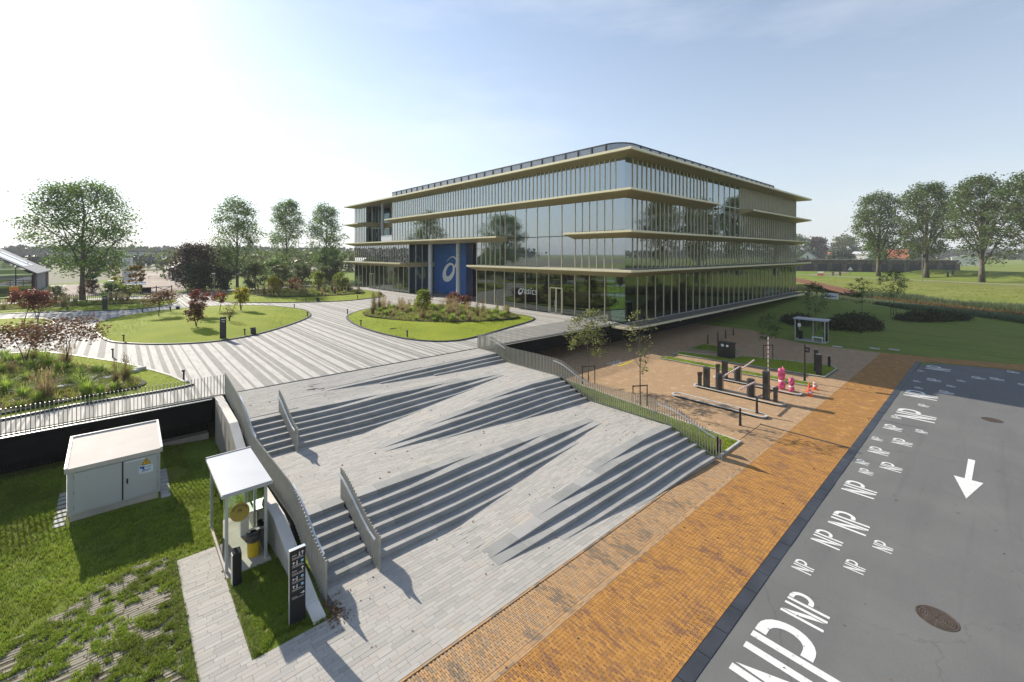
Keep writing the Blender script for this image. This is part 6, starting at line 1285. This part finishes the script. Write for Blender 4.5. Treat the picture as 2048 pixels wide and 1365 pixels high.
for k in range(6): y = gy0+4+k*2.3; MB().box(gx1-.12, y+.08, 2.4, gx1-.08, y+2.2, ze-.5).build('side_pane', M['glass'], t); MB().box(gx1-.16, y-.08, 2.3, gx1+.04, y+.08, ze-.45).build('side_mullion', M['whitepaint'], t)
MB().box(gx0+1, gy0+3, 2.3, gx1-2, gy1-1, 5.2).build('interior_block', M['core'], t); structure(MB().prism([(-11.9, 126), (-9.9, 124), (-9.3, 147), (-11.9, 147)], 2.2, zg+.01), 'side_path', M['palepath'])
# banner board
t = thing('banner_board', 'tall white upright banner board with a column of outlined letters beside the drive', 'sign', (1.2, 137, 2.3)); MB().box(.3, 136.95, 2.9, 2.2, 137.05, 8.8).build('board', M['whitepaint'], t)
for x in (.35, 2.1): MB().cyl(x, 137.1, 2.2, 9.1, .07, n=8).build('pole', M['machsteel'], t)
q = MB(); M['greyprint'] = M_plain('grey_print', (.32, .32, .33), .5)
for k in range(6):
    z = 4.0+k*.78
    for a, b in (((.9, 0), (.9, .5)), ((1.6, 0), (1.6, .5)), ((.9, .5), (1.6, .5))) + ((((.9, 0), (1.6, 0)),) if k % 2 else (((.9, .25), (1.6, .25)),)): q.bar((a[0], 136.93, z+a[1]), (b[0], 136.93, z+b[1]), .02, .07)
q.build('lettering', M['greyprint'], t)
# small blue tractor and flat trailer
M['tblue'] = M_plain('dark_blue_paint', (.02, .035, .06), .35, 0, .5); M['tyre'] = M_plain('tyre_rubber', (.015, .015, .015), .8)
t = thing('tractor', 'small dark blue tractor parked by the tree', 'tractor', (-.8, 119, zg)); MB().box(-.6, 118.5, zg+.55, .9, 119.3, zg+1.15).build('bonnet', M['tblue'], t); q = MB(); q.hexa([(-1.9, 118.3, zg+.6), (-.6, 118.3, zg+.6), (-.6, 119.5, zg+.6), (-1.9, 119.5, zg+.6)], [(-1.7, 118.4, zg+1.9), (-.75, 118.4, zg+1.9), (-.75, 119.4, zg+1.9), (-1.7, 119.4, zg+1.9)]); q.build('cab', M['glass'], t); MB().box(-1.8, 118.35, zg+1.9, -.65, 119.45, zg+1.98).build('cab_roof', M['whitepaint'], t); MB().box(-1.9, 118.4, zg+.4, .8, 119.4, zg+.6).build('chassis', M['tyre'], t)
for x, r in ((-1.3, .62), (.5, .42)):
    for y in (118.2, 119.6): q = MB(); q.tube([(x, y-.15, zg+r), (x, y+.15, zg+r)], r, 18); w_ = q.build('wheel', M['tyre'], t); q = MB(); q.tube([(x, y-.16, zg+r), (x, y+.16, zg+r)], r*.5, 12); q.build('rim', M['whitepaint'], w_)
t = thing('flat_trailer', 'low white flat trailer behind the tractor', 'trailer', (2.4, 124, zg)); MB().box(.2, 123.2, zg+.7, 4.2, 124.8, zg+.85).build('bed', M['whitepaint'], t); MB().box(.2, 124.7, zg+.85, 4.2, 124.8, zg+1.25).build('side_board', M['whitepaint'], t)
for x in (1.2, 3.2):
    for y in (123.1, 124.9): q = MB(); q.tube([(x, y-.1, zg+.35), (x, y+.1, zg+.35)], .35, 14); q.build('wheel', M['tyre'], t)
# orange road sign, rail fence, lamp post, gate, barn
t = thing('road_sign', 'small orange sign board on a post at the left edge', 'sign', (-12.6, 104.5, 2.3)); MB().cyl(-12.6, 104.5, 2.2, 4.0, .05, n=8).build('post', M['machsteel'], t); M['orange'] = M_plain('orange_board', (.80, .30, .02), .5); MB().box(-13.1, 104.42, 3.8, -12.1, 104.46, 4.5).build('board', M['orange'], t); q = MB()
for k in range(3): q.box(-12.85+k*.25, 104.40, 4.0, -12.75+k*.25, 104.42, 4.3)
q.build('lettering', M['cone'], t)
t = thing('rail_fence', 'dark wooden rail fence below the orange sign at the left edge', 'fence', (-15, 102, 2.3))
for z in (2.75, 3.15, 3.55): MB().box(-19, 101.95, z, -12.4, 102.0, z+.14).build('rail', M['barkd'], t)
for x in (-18.5, -16.5, -14.5, -12.5): MB().box(x, 102.0, 2.2, x+.12, 102.12, 3.8).build('post', M['barkd'], t)
t = thing('lamp_post', 'slim grey lamp post before the dark purple bush', 'lamp post', (12.6, 94.5, 2.4)); MB().cyl(12.6, 94.5, 2.3, 6.1, .06, .05, n=10).build('pole', M['machsteel'], t); MB().box(12.2, 94.42, 6.08, 12.75, 94.58, 6.2).build('lamp_head', M['whitepaint'], t)
t = thing('field_gate', 'dark wooden gate with crossed braces across the brick drive', 'gate', (5, 104.3, 2.35))
for z in (2.5, 3.45): MB().box(2.8, 104.25, z, 7.2, 104.33, z+.1).build('rail', M['barkd'], t)
for x in (2.7, 4.95, 7.2): MB().box(x-.08, 104.2, 2.3, x+.08, 104.36, 3.75).build('post', M['barkd'], t)
for a, b in ((2.8, 4.9), (5.0, 7.1)):
    q = MB(); q.bar((a, 104.29, 2.55), (b, 104.29, 3.5), .05, .09); q.bar((a, 104.29, 3.5), (b, 104.29, 2.55), .05, .09); q.build('cross_brace', M['barkd'], t)
bar_t = MB().box(-.02, -.02, 0, .02, .02, 1).mesh('bar', M['bollard'])
def back_fence(label, pts, h, sp):
    f = thing('bar_fence', label, 'fence', (pts[0][0], pts[0][1], 2.35)); o_ = org(f)
    for (x0, y0), (x1, y1) in zip(pts, pts[1:]):
        n = int(math.hypot(x1-x0, y1-y0)/sp)
        for i in range(n): b = link('bar', bar_t, f, (x0+(x1-x0)*i/n-o_.x, y0+(y1-y0)*i/n-o_.y, -.05)); b.scale = (1, 1, h)
    q = MB()
    for (x0, y0), (x1, y1) in zip(pts, pts[1:]): q.bar((x0, y0, 2.5), (x1, y1, 2.5), .02, .03)
    q.build('bottom_rail', M['bollard'], f)
back_fence('thin dark bar fence along the back of the deck at the left', [(-16, 94.5), (-2, 94.2), (4, 95.4), (7.6, 99.5)], 1.15, .22); back_fence('thin dark bar fence along the back of the deck before the bushes', [(7.9, 100.5), (12, 99.2), (18, 98.6), (34, 99.3)], 1.15, .26)
t = thing('brick_barn', 'grey roofed brick barn half hidden behind the purple bush', 'building', (14, 155, 2.3)); q = MB(); q.box(10.4, 150, 2.2, 18, 162, 5.6); q.build('wall', M['brickd'], t); q = MB(); q.prism([(9.9, 149.5), (18.5, 149.5), (18.5, 162.5), (9.9, 162.5)], 5.5, [5.6]*4); q.add([(9.9, 149.5, 5.6), (14.2, 149.5, 8.3), (14.2, 162.5, 8.3), (9.9, 162.5, 5.6)], [(0, 1, 2, 3)]); q.add([(18.5, 149.5, 5.6), (14.2, 149.5, 8.3), (14.2, 162.5, 8.3), (18.5, 162.5, 5.6)], [(3, 2, 1, 0)]); q.add([(9.9, 149.5, 5.6), (18.5, 149.5, 5.6), (14.2, 149.5, 8.3)], [(0, 1, 2)]); q.build('roof', M['slate'], t); MB().box(10.34, 150.6, 2.4, 10.4, 153.2, 5.0).build('door', M['whitepaint'], t); MB().box(11, 149.94, 2.4, 13.4, 150, 4.8).build('gable_door', M['whitepaint'], t)
t = thing('low_block_wall', 'long low dark wall at the mouth of the drive', 'wall', (3, 109, 2.3)); MB().box(.4, 108.6, 2.2, 4.4, 109.4, 3.15).build('wall_block', M['charcoal'], t); MB().box(.35, 108.55, 3.15, 4.45, 109.45, 3.22).build('capping', M['darkkerb'], t)
# bushes and small trees behind the deck
def bush(label, x, y, H, Wd, mat, seed, ncl=70, per=42, leaf=.22, hb=.06, stems=3, name='bush', tr=.10, z=2.3): 
    wd_, P = make_tree(H, H*hb, Wd/2, pe, seed, 12, ncl, per, leaf, Wd*.06, tr, .05, .6, .015, stems); return tree_thing(name, label, 'bush' if name == 'bush' else 'tree', (x, y, z), wd_, P, leaf, M[mat], M['barkd'], seed)
bush('large dark purple bush behind the deck at the end of the drive', 11.6, 107, 9.6, 12.0, 'lf_purp', 71, 130, 60, .26); bush('dark green bush in front of the large purple one', 11.0, 102.5, 5.6, 6.2, 'lf_dark', 72, 80, 54, .2); bush('second dark green bush right of the lamp post', 15.0, 102.0, 4.6, 5.0, 'lf_dark', 73, 60, 50, .2)
for i, (x, y, H_, w_, lb) in enumerate([(20.5, 101.5, 5.6, 6.0, 'pale willow bush right of the nearest poplar'), (25.5, 103.0, 4.8, 6.0, 'pale willow bush between the poplars'), (30.5, 105.0, 5.4, 6.0, 'pale willow bush below the middle poplar'), (34.8, 103.0, 4.6, 5.0, 'pale willow bush below the right poplar'), (38.0, 106.0, 5.8, 5.0, 'pale willow bush touching the building corner'), (27.5, 116.0, 6.2, 7.5, 'taller willow bush far behind the back bed'), (40.0, 115.0, 9.5, 6.0, 'tall leafy bush at the far corner of the building')]): bush(lb, x, y, H_, w_, 'lf_willow' if i < 5 else 'lf_pop', 80+i, 64, 46, .22)
bush('dark pointed evergreen right of the big round tree', -4.0, 117.0, 7.5, 4.4, 'lf_dark', 91, 60, 50, .2, .05, 1); bush('small orange-leaved tree beside the banner board', 2.3, 112.0, 5.4, 3.4, 'lf_orange', 92, 44, 40, .17, .35, 1, 'small_tree'); bush('small yellowish sapling left of the orange-leaved tree', -.2, 111.5, 3.4, 2.4, 'lf_yel', 93, 24, 26, .15, .3, 2, 'small_tree'); bush('slim rusty tree left of the banner board', -.9, 138, 6.0, 2.6, 'lf_orange', 94, 30, 36, .2, .1, 1, 'small_tree')
bush('low green bush at the foot of the big round tree', -1.2, 101.5, 2.4, 4.0, 'lf_pop', 95, 34, 40, .16); bush('low green bush between the big tree and the gate', 1.2, 100.8, 2.0, 3.4, 'lf_ygr', 96, 30, 36, .15); bush('rounded bush left of the big round tree', -7.6, 99.5, 2.2, 3.6, 'lf_willow', 97, 30, 36, .16)
# far hazy woodland belts and a long greenhouse
M['lf_far'] = M_leaf('far_wood_leaves', [(.030, .045, .022), (.045, .062, .028), (.06, .075, .035)], .15)
def belt(name, label, pts, h, dep, n, leaf, seed, mat='lf_far'):
    gg = np.random.default_rng(seed); c = np.array(spline(pts, 10, False)); P = []; hh = h*(.55+.45*np.abs(np.sin(np.arange(len(c))*1.7+seed))+.25*gg.random(len(c)))
    i = gg.integers(0, len(c)-1, n); f = gg.random(n); X = c[i]*(1-f)[:, None]+c[i+1]*f[:, None]; H_ = hh[i]*(1-f)+hh[i+1]*f; X = X+gg.normal(size=(n, 2))*dep; z = 2.2+H_*gg.random(n)**.6
    return tag(link(name, leaf_mesh(name, np.column_stack([X, z]), leaf, gg, M[mat], .8, 1.2), kind='stuff'), label, 'wood')
belt('far_wood', 'hazy line of far woodland along the left horizon', [(-420, 520), (-200, 640), (0, 700), (160, 640), (330, 560)], 15, 14, 9000, 4.2, 3); belt('near_wood', 'hazy hedge line across the far left field', [(-160, 330), (-60, 345), (40, 330), (120, 300)], 6, 4, 5200, 1.7, 4); belt('wood_behind_deck', 'mixed greenery behind the bushes and the building corner', [(16, 175), (45, 190), (80, 185)], 8, 6, 4200, 1.1, 5, 'lf_willow')
belt('far_right_wood', 'hazy tree line beyond the green field at the right', [(430, 230), (620, 170), (780, 60), (800, -120), (700, -330), (500, -520)], 13, 12, 9000, 4.0, 6)
t = thing('long_greenhouse', 'long low pale greenhouse on the far left horizon', 'building', (20, 420, 2.3)); MB().box(-28, 415, 2, 36, 440, 11).build('wall', M['solar'], t); MB().box(-29, 414, 11, 37, 441, 11.8).build('roof', M['slate'], t)
for i, (x, y) in enumerate([(9.9, 205), (10.9, 190)]):
    t = thing('drive_post', 'slim tall %s post at the end of the drive' % ('grey' if i else 'dark'), 'post', (x, y, 2.3)); MB().cyl(x, y, 2.2, 11.5-i, .12, n=8).build('pole', M['machsteel'], t); MB().box(x-.25, y-.1, 11.4-i, x+.25, y+.1, 11.7-i).build('lamp_head', M['machsteel'], t)
t = thing('drive_barrier', 'low dark barrier rail across the far end of the drive', 'barrier', (7, 222, 2.3)); MB().box(.5, 222, 3.2, 13.5, 222.2, 3.45).build('rail', M['bollard'], t)
for x in (1, 7, 13): MB().box(x-.1, 222.02, 2.2, x+.1, 222.18, 3.2).build('post', M['bollard'], t)
# ---------------------------------------------------------------- background, right: ditch, bank, fort, houses
def sx_(s, y): return 95+(y+2.5)*.70+s
M['water'] = M_noise('ditch_water', [(.045, .030, .018), (.07, .045, .025)], .4, .06, 0, .15, 3, spec=.6); q = MB()
for y in np.arange(-60, 46, 4.0): q.add([(sx_(7, y), y, -.72), (sx_(14.5, y), y, -.72), (sx_(14.5, y+4), y+4, -.72), (sx_(7, y+4), y+4, -.72)], [(0, 1, 2, 3)])
structure(q, 'ditch_water', M['water'])
def reeds(name, label, s0, s1, y0, y1, n, h, mat, seed, spread=.35):
    gg = np.random.default_rng(seed); y = gg.uniform(y0, y1, n); s = s0+(s1-s0)*gg.random(n)+1.2*np.sin(y*.35+seed); x = 95+(y+2.5)*.70+s; z = hgt(x, y); return tufts(name, np.column_stack([x, y, z-.05]), seed, h, spread, .035, 12, M[mat], None, .6, 'stuff', label, 'reeds')
reeds('near_reeds', 'thick green reeds on the near side of the ditch', -1.5, 5.5, -45, 30, 4600, .95, 'reed', 1); reeds('rusty_reeds', 'rusty brown reeds standing in the ditch', 7.5, 11.5, -45, 18, 2200, 1.65, 'reedrust', 2); reeds('far_reeds', 'band of grey green reeds on the far side of the ditch', 15, 18.5, -45, 40, 3000, 1.6, 'reed', 3); reeds('bank_tussocks', 'coarse grass tussocks on the sunlit bank', 19, 44, -45, 45, 3000, .13, 'blade', 5, .3)
ribbon('bank_path', [(192, 78), (184, 60), (175, 42), (166, 22), (157.5, 2), (150, -14), (138, -40)], 1.6, M['palepath'], .06)
ribbon('side_drive', [(176, 43), (186, 41), (200, 40), (214, 40)], 3.4, M['yard'], .07)
# dark hedges in the shaded lawn
def hedge(label, cx, cy, lx, ly, h, n, seed, rz=0.0):
    gg = np.random.default_rng(seed); a = gg.uniform(0, 6.283, n); r = np.sqrt(gg.random(n)); q_ = .86+.10*np.sin(3*a+seed)+.07*np.sin(7*a)+.06*gg.normal(size=n); x = r*np.cos(a)*lx*q_; y = r*np.sin(a)*ly*q_; z = h*np.sqrt(np.maximum(0, 1-r**2*.85))*gg.random(n)**.5*(.75+.35*np.sin(x*1.9+1)*np.cos(y*2.3)+.25*np.sin(x*4.7)*np.sin(y*5.1))+gg.random(n)**6*.5; t = thing('low_hedge', label, 'hedge', (cx, cy, hz(cx, cy)), rz); zb = np.array([hz(cx+i*math.cos(rz)-j*math.sin(rz), cy+i*math.sin(rz)+j*math.cos(rz)) for i, j in zip(x, y)])-hz(cx, cy)
    link('foliage', leaf_mesh('foliage', np.column_stack([x, y, z+zb]), .16, gg, M['lf_hedge'], .7, 1.3), t); q = MB()
    for k in range(14): u = (k-6.5)/7*lx*.8; q.bar((u, 0, -.05), (u+.1, .1, h*.5), .04)
    link('stems', q.mesh('stems', M['barkd']), t)
hedge('dark low hedge behind the far shelter', 72.0, 12.6, 6.2, 3.0, 1.7, 9000, 1, R(-8)); hedge('long dark low hedge at the right of the shaded lawn', 88.5, 6.5, 6.6, 2.4, 1.35, 8000, 2, R(-35)); hedge('dark hedge patch below the east end of the building', 70.0, 18.5, 4.0, 2.2, .9, 3800, 3, R(10))
# fort with shutters
M['fort'] = M_noise('old_fort_masonry', [(.075, .068, .06), (.13, .115, .10), (.19, .165, .14)], .9, .9, 0, .3, 4); M['shutter'] = M_plain('dark_grey_shutter', (.045, .05, .06), .6)
F0, F1 = Vector((206, 78)), Vector((233, 10)); fd = (F1-F0); fl = fd.length; fd.normalize(); fn = Vector((-fd.y, fd.x)); fn = fn if fn.x < 0 else -fn; zf0 = 2.2
t = thing('fort', 'long low dark masonry fort with a row of shuttered openings', 'fort', (F0.x, F0.y, 2.2))
def fbox(name, u0, u1, d0, d1, z0, z1, mat, parent=None):
    p = [F0+fd*u0+fn*d0, F0+fd*u1+fn*d0, F0+fd*u1+fn*d1, F0+fd*u0+fn*d1]; q = MB(); q.hexa([(k.x, k.y, z0) for k in p][::-1], [(k.x, k.y, z1) for k in p][::-1]); return q.build(name, mat, parent or t)
fbox('fort_body', 0, fl, -12, 0, zf0-.5, 6.6, M['fort']); fbox('parapet', -.5, fl+.3, -12.5, .35, 6.6, 7.3, M['fort']); nb = 15
for k in range(nb):
    u = (k+.15)*fl/nb; s_ = fbox('shutter', u, u+fl/nb*.62, .02, .18, zf0+.5, 5.5, M['shutter']); fbox('pier', u+fl/nb*.66, u+fl/nb*.96, .0, .5, zf0-.3, 6.2, M['fort'])
q = MB(); pr_ = [F0+fd*(-2)+fn*-13, F0+fd*(fl+2)+fn*-13, F0+fd*(fl+2)+fn*-40, F0+fd*(-2)+fn*-40]; q.prism([(p.x, p.y) for p in pr_], 2, [7.4, 6.8, 3, 3]); me = q.mesh('earth_cover', M['lawn'], org(t)); bm = bmesh.new(); bm.from_mesh(me); bmesh.ops.recalc_face_normals(bm, faces=bm.faces); bm.to_mesh(me); bm.free(); link('earth_cover', me, t); 
# houses
M['tile'] = M_noise('red_roof_tile', [(.36, .11, .06), (.46, .16, .09)], 1.5, .8); M['wallw'] = M_plain('white_house_wall', (.62, .60, .57), .8)
def house(label, x, y, w_, d_, he, hr, rz, wall, roof, nwin=2):
    t = thing('house', label, 'house', (x, y, 2.2), rz); a, b = w_/2, d_/2
    q = MB(); q.box(-a, -b, 0, a, b, he); q.add([(-a, -b, he), (-a, b, he), (-a, 0, hr)], [(2, 1, 0)]); q.add([(a, -b, he), (a, b, he), (a, 0, hr)], [(0, 1, 2)]); link('wall', q.mesh('wall', M[wall]), t)
    q = MB(); o_ = .5
    for s in (-1, 1): q.add([(-a-o_, s*(b+o_), he-.35), (a+o_, s*(b+o_), he-.35), (a+o_, 0, hr+.15), (-a-o_, 0, hr+.15), (-a-o_, s*(b+o_), he-.6), (a+o_, s*(b+o_), he-.6), (a+o_, 0, hr-.1), (-a-o_, 0, hr-.1)], [(0, 1, 2, 3), (7, 6, 5, 4), (0, 4, 5, 1), (3, 2, 6, 7), (0, 3, 7, 4), (1, 5, 6, 2)])
    r_ = link('roof', q.mesh('roof', M[roof]), t); q = MB(); q.box(a*.3, -.4, hr-.8, a*.3+.8, .4, hr+1.0); link('chimney', q.mesh('chimney', M['brickd']), r_)
    for k in range(nwin): q = MB(); yy = -b*.5+k*b*.9; q.box(-a-.06, yy-.5, 1.1, -a-.01, yy+.5, 2.6); link('window', q.mesh('window', M['shutter']), t)
    q = MB(); q.box(-a-.05, -.45, he+.3, -a-.01, .45, he+1.5); link('window', q.mesh('window', M['shutter']), t)
house('white gabled house with a dark roof behind the fort', 372, 92, 12, 11, 4.6, 9.2, R(10), 'wallw', 'slate'); house('house with a bright red tiled roof behind the fort', 385, 78, 9, 12, 4.2, 8.6, R(95), 'wallw', 'tile'); house('house with a faded red roof half hidden by the bank trees', 388, 45, 10, 13, 4.4, 10.4, R(100), 'brickd', 'tile'); house('white low building beyond the second bank tree', 380, 13, 8, 12, 5.6, 6.6, R(5), 'wallw', 'solar'); house('pale flat roofed house behind the hedge', 405, 66, 10, 12, 7.6, 9.0, R(80), 'wallw', 'solar')
for i, (x, y, H_, R_, mt, lb) in enumerate([(430, 116, 25, 12, 'lf_pop', 'wide pale tree behind the white gabled house'), (440, 102, 21, 9, 'lf_purp', 'dark tree right of the wide pale one behind the houses'), (455, 86, 23, 11, 'lf_willow', 'pale round tree behind the red roofed house'), (440, 62, 19, 9, 'lf_pop', 'green tree behind the pale flat roofed house'), (455, 40, 20, 10, 'lf_dark', 'dark tree behind the faded red roof'), (400, 98, 9, 7, 'lf_dark', 'dark round bush left of the white house'), (372, 73, 8, 7, 'lf_dark', 'dark round bush right of the bright red roof')]): big(lb, (x, y, 2.2), H_, H_*.12, R_, 120+i, mt, 10, 90, 34, .95, 1.5, .5, pbig, 'background_tree')
belt('garden_hedge', 'green garden hedge along the top of the fort', [(345, 105), (352, 80), (356, 50), (352, 25)], 4.4, 1.2, 2600, 1.0, 9, 'lf_dark')
# signs and timber bridge on the bank
t = thing('warning_sign', 'white triangular road sign on a post at the drive to the fort', 'sign', (182, 33, hz(182, 33))); z = hz(182, 33); MB().cyl(182, 33, z-.1, z+2.4, .06, n=8).build('post', M['machsteel'], t); q = MB(); p = Vector((-.92, -.38)); u = Vector((p.y, -p.x)); q.add([(182+p.x*.1+u.x*k, 33+p.y*.1+u.y*k, z+zz) for k, zz in ((-.75, 1.8), (.75, 1.8), (0, 3.0))], [(0, 1, 2)]); q.build('triangle', M['whitepaint'], t)
t = thing('info_board', 'small red and white board on the bank left of the drive', 'sign', (172, 39, hz(172, 39))); z = hz(172, 39); MB().box(171.9, 38.2, z-.1, 172, 39.8, z+.9).build('red_panel', M['tile'], t); MB().box(171.9, 38.2, z+.9, 172, 39.8, z+1.4).build('white_panel', M['whitepaint'], t)
t = thing('tall_post', 'slim grey lamp post between the first two bank trees', 'lamp post', (160, 13.5, hz(160, 13.5))); z = hz(160, 13.5); MB().cyl(160, 13.5, z-.1, z+7, .09, n=8).build('pole', M['machsteel'], t); MB().box(159.4, 13.4, z+6.95, 160.2, 13.6, z+7.1).build('lamp_head', M['whitepaint'], t)
for i, (x, y) in enumerate([(176, 36.5), (178, 35), (170, 20), (176, 9.5), (177.5, 8.6)]):
    z = hz(x, y); q = MB(); q.box(x-.25, y-.25, z-.1, x+.25, y+.25, z+1.15); q.box(x-.3, y-.3, z+1.15, x+.3, y+.3, z+1.3); single(q, 'stone_post', M['fort'], ['stone post nearest the triangular sign', 'second stone post by the triangular sign', 'lone stone post behind the leftmost bank tree', 'left stone post by the second bank tree', 'right stone post by the second bank tree'][i], 'post', (x, y, z))
t = thing('timber_bridge', 'long brown timber footbridge over the ditch beside the building', 'bridge', (132, 31, 1.0)); A_, B_ = Vector((150, 43)), Vector((116, 21)); M['timber'] = M_noise('red_brown_timber', [(.10, .045, .03), (.16, .07, .045)], 2, .8)
d_ = (B_-A_).normalized(); n_ = Vector((-d_.y, d_.x)); L__ = (B_-A_).length; zt0, zt1 = 2.55, 1.35
for k in range(26):
    a = A_+d_*(L__*k/26+.04); b = A_+d_*(L__*(k+1)/26-.04); z = zt0+(zt1-zt0)*k/26; z2 = zt0+(zt1-zt0)*(k+1)/26; q = MB(); q.hexa([(*(a-n_*1.1), z-.18), (*(b-n_*1.1), z2-.18), (*(b+n_*1.1), z2-.18), (*(a+n_*1.1), z-.18)], [(*(a-n_*1.1), z), (*(b-n_*1.1), z2), (*(b+n_*1.1), z2), (*(a+n_*1.1), z)]); q.build('plank', M['timber'], t)
for s in (-1, 1):
    q = MB(); q.bar((*(A_+n_*s*1.15), zt0+.25), (*(B_+n_*s*1.15), zt1+.25), .14, .35); q.build('side_beam', M['timber'], t)
for f in (.2, .45, .7, .9): p = A_+d_*L__*f; MB().box(p.x-.2, p.y-.2, -1.6, p.x+.2, p.y+.2, zt0+(zt1-zt0)*f-.1).build('pier', M['barkd'], t)
t = thing('white_board', 'white board with a printed picture lying on the lawn past the building end', 'sign', (101, 21.3, hz(101, 21.3))); z = hz(101, 21.3); MB().hexa([(100.8, 20.1, z-.05), (101.0, 20.1, z-.05), (101.0, 22.4, z-.05), (100.8, 22.4, z-.05)], [(101.0, 20.1, z+1.05), (101.2, 20.1, z+1.05), (101.2, 22.4, z+1.05), (101.0, 22.4, z+1.05)]).build('board', M['whitepaint'], t); q = MB()
for k in range(5): q.box(100.78, 20.5+k*.35, z+.35, 100.82, 20.7+k*.35, z+.35+.15+.1*(k % 3))
q.build('print', M['charcoal'], t)
# drains and small plates in the far lawn
for i, (x, y) in enumerate([(55.5, 10.8), (57.2, 8.0), (58.0, 6.6)]): q = MB(); q.box(x, y, -.02, x+.5, y+.8, .03); single(q, 'lawn_plate', M['kerb'], ['pale concrete plate in the lawn right of the far shelter', 'second pale plate in the lawn near the road bend', 'third pale plate in the lawn nearest the road bend'][i], 'cover plate', (x, y, 0))
# ---------------------------------------------------------------- air
hm, ht, ho = newmat('haze_air'); pv = ht.nodes.new('ShaderNodeVolumePrincipled'); pv.inputs['Color'].default_value = (.93, .96, 1, 1); pv.inputs['Density'].default_value = .00032; pv.inputs['Anisotropy'].default_value = 0.0; ht.links.new(pv.outputs[0], ho.inputs['Volume'])
hzb = MB().box(-2750, -2750, -4, 2750, 2750, 46).build('haze', hm, None, 'stuff'); tag(hzb, 'thin pale morning haze over the whole site', 'haze')
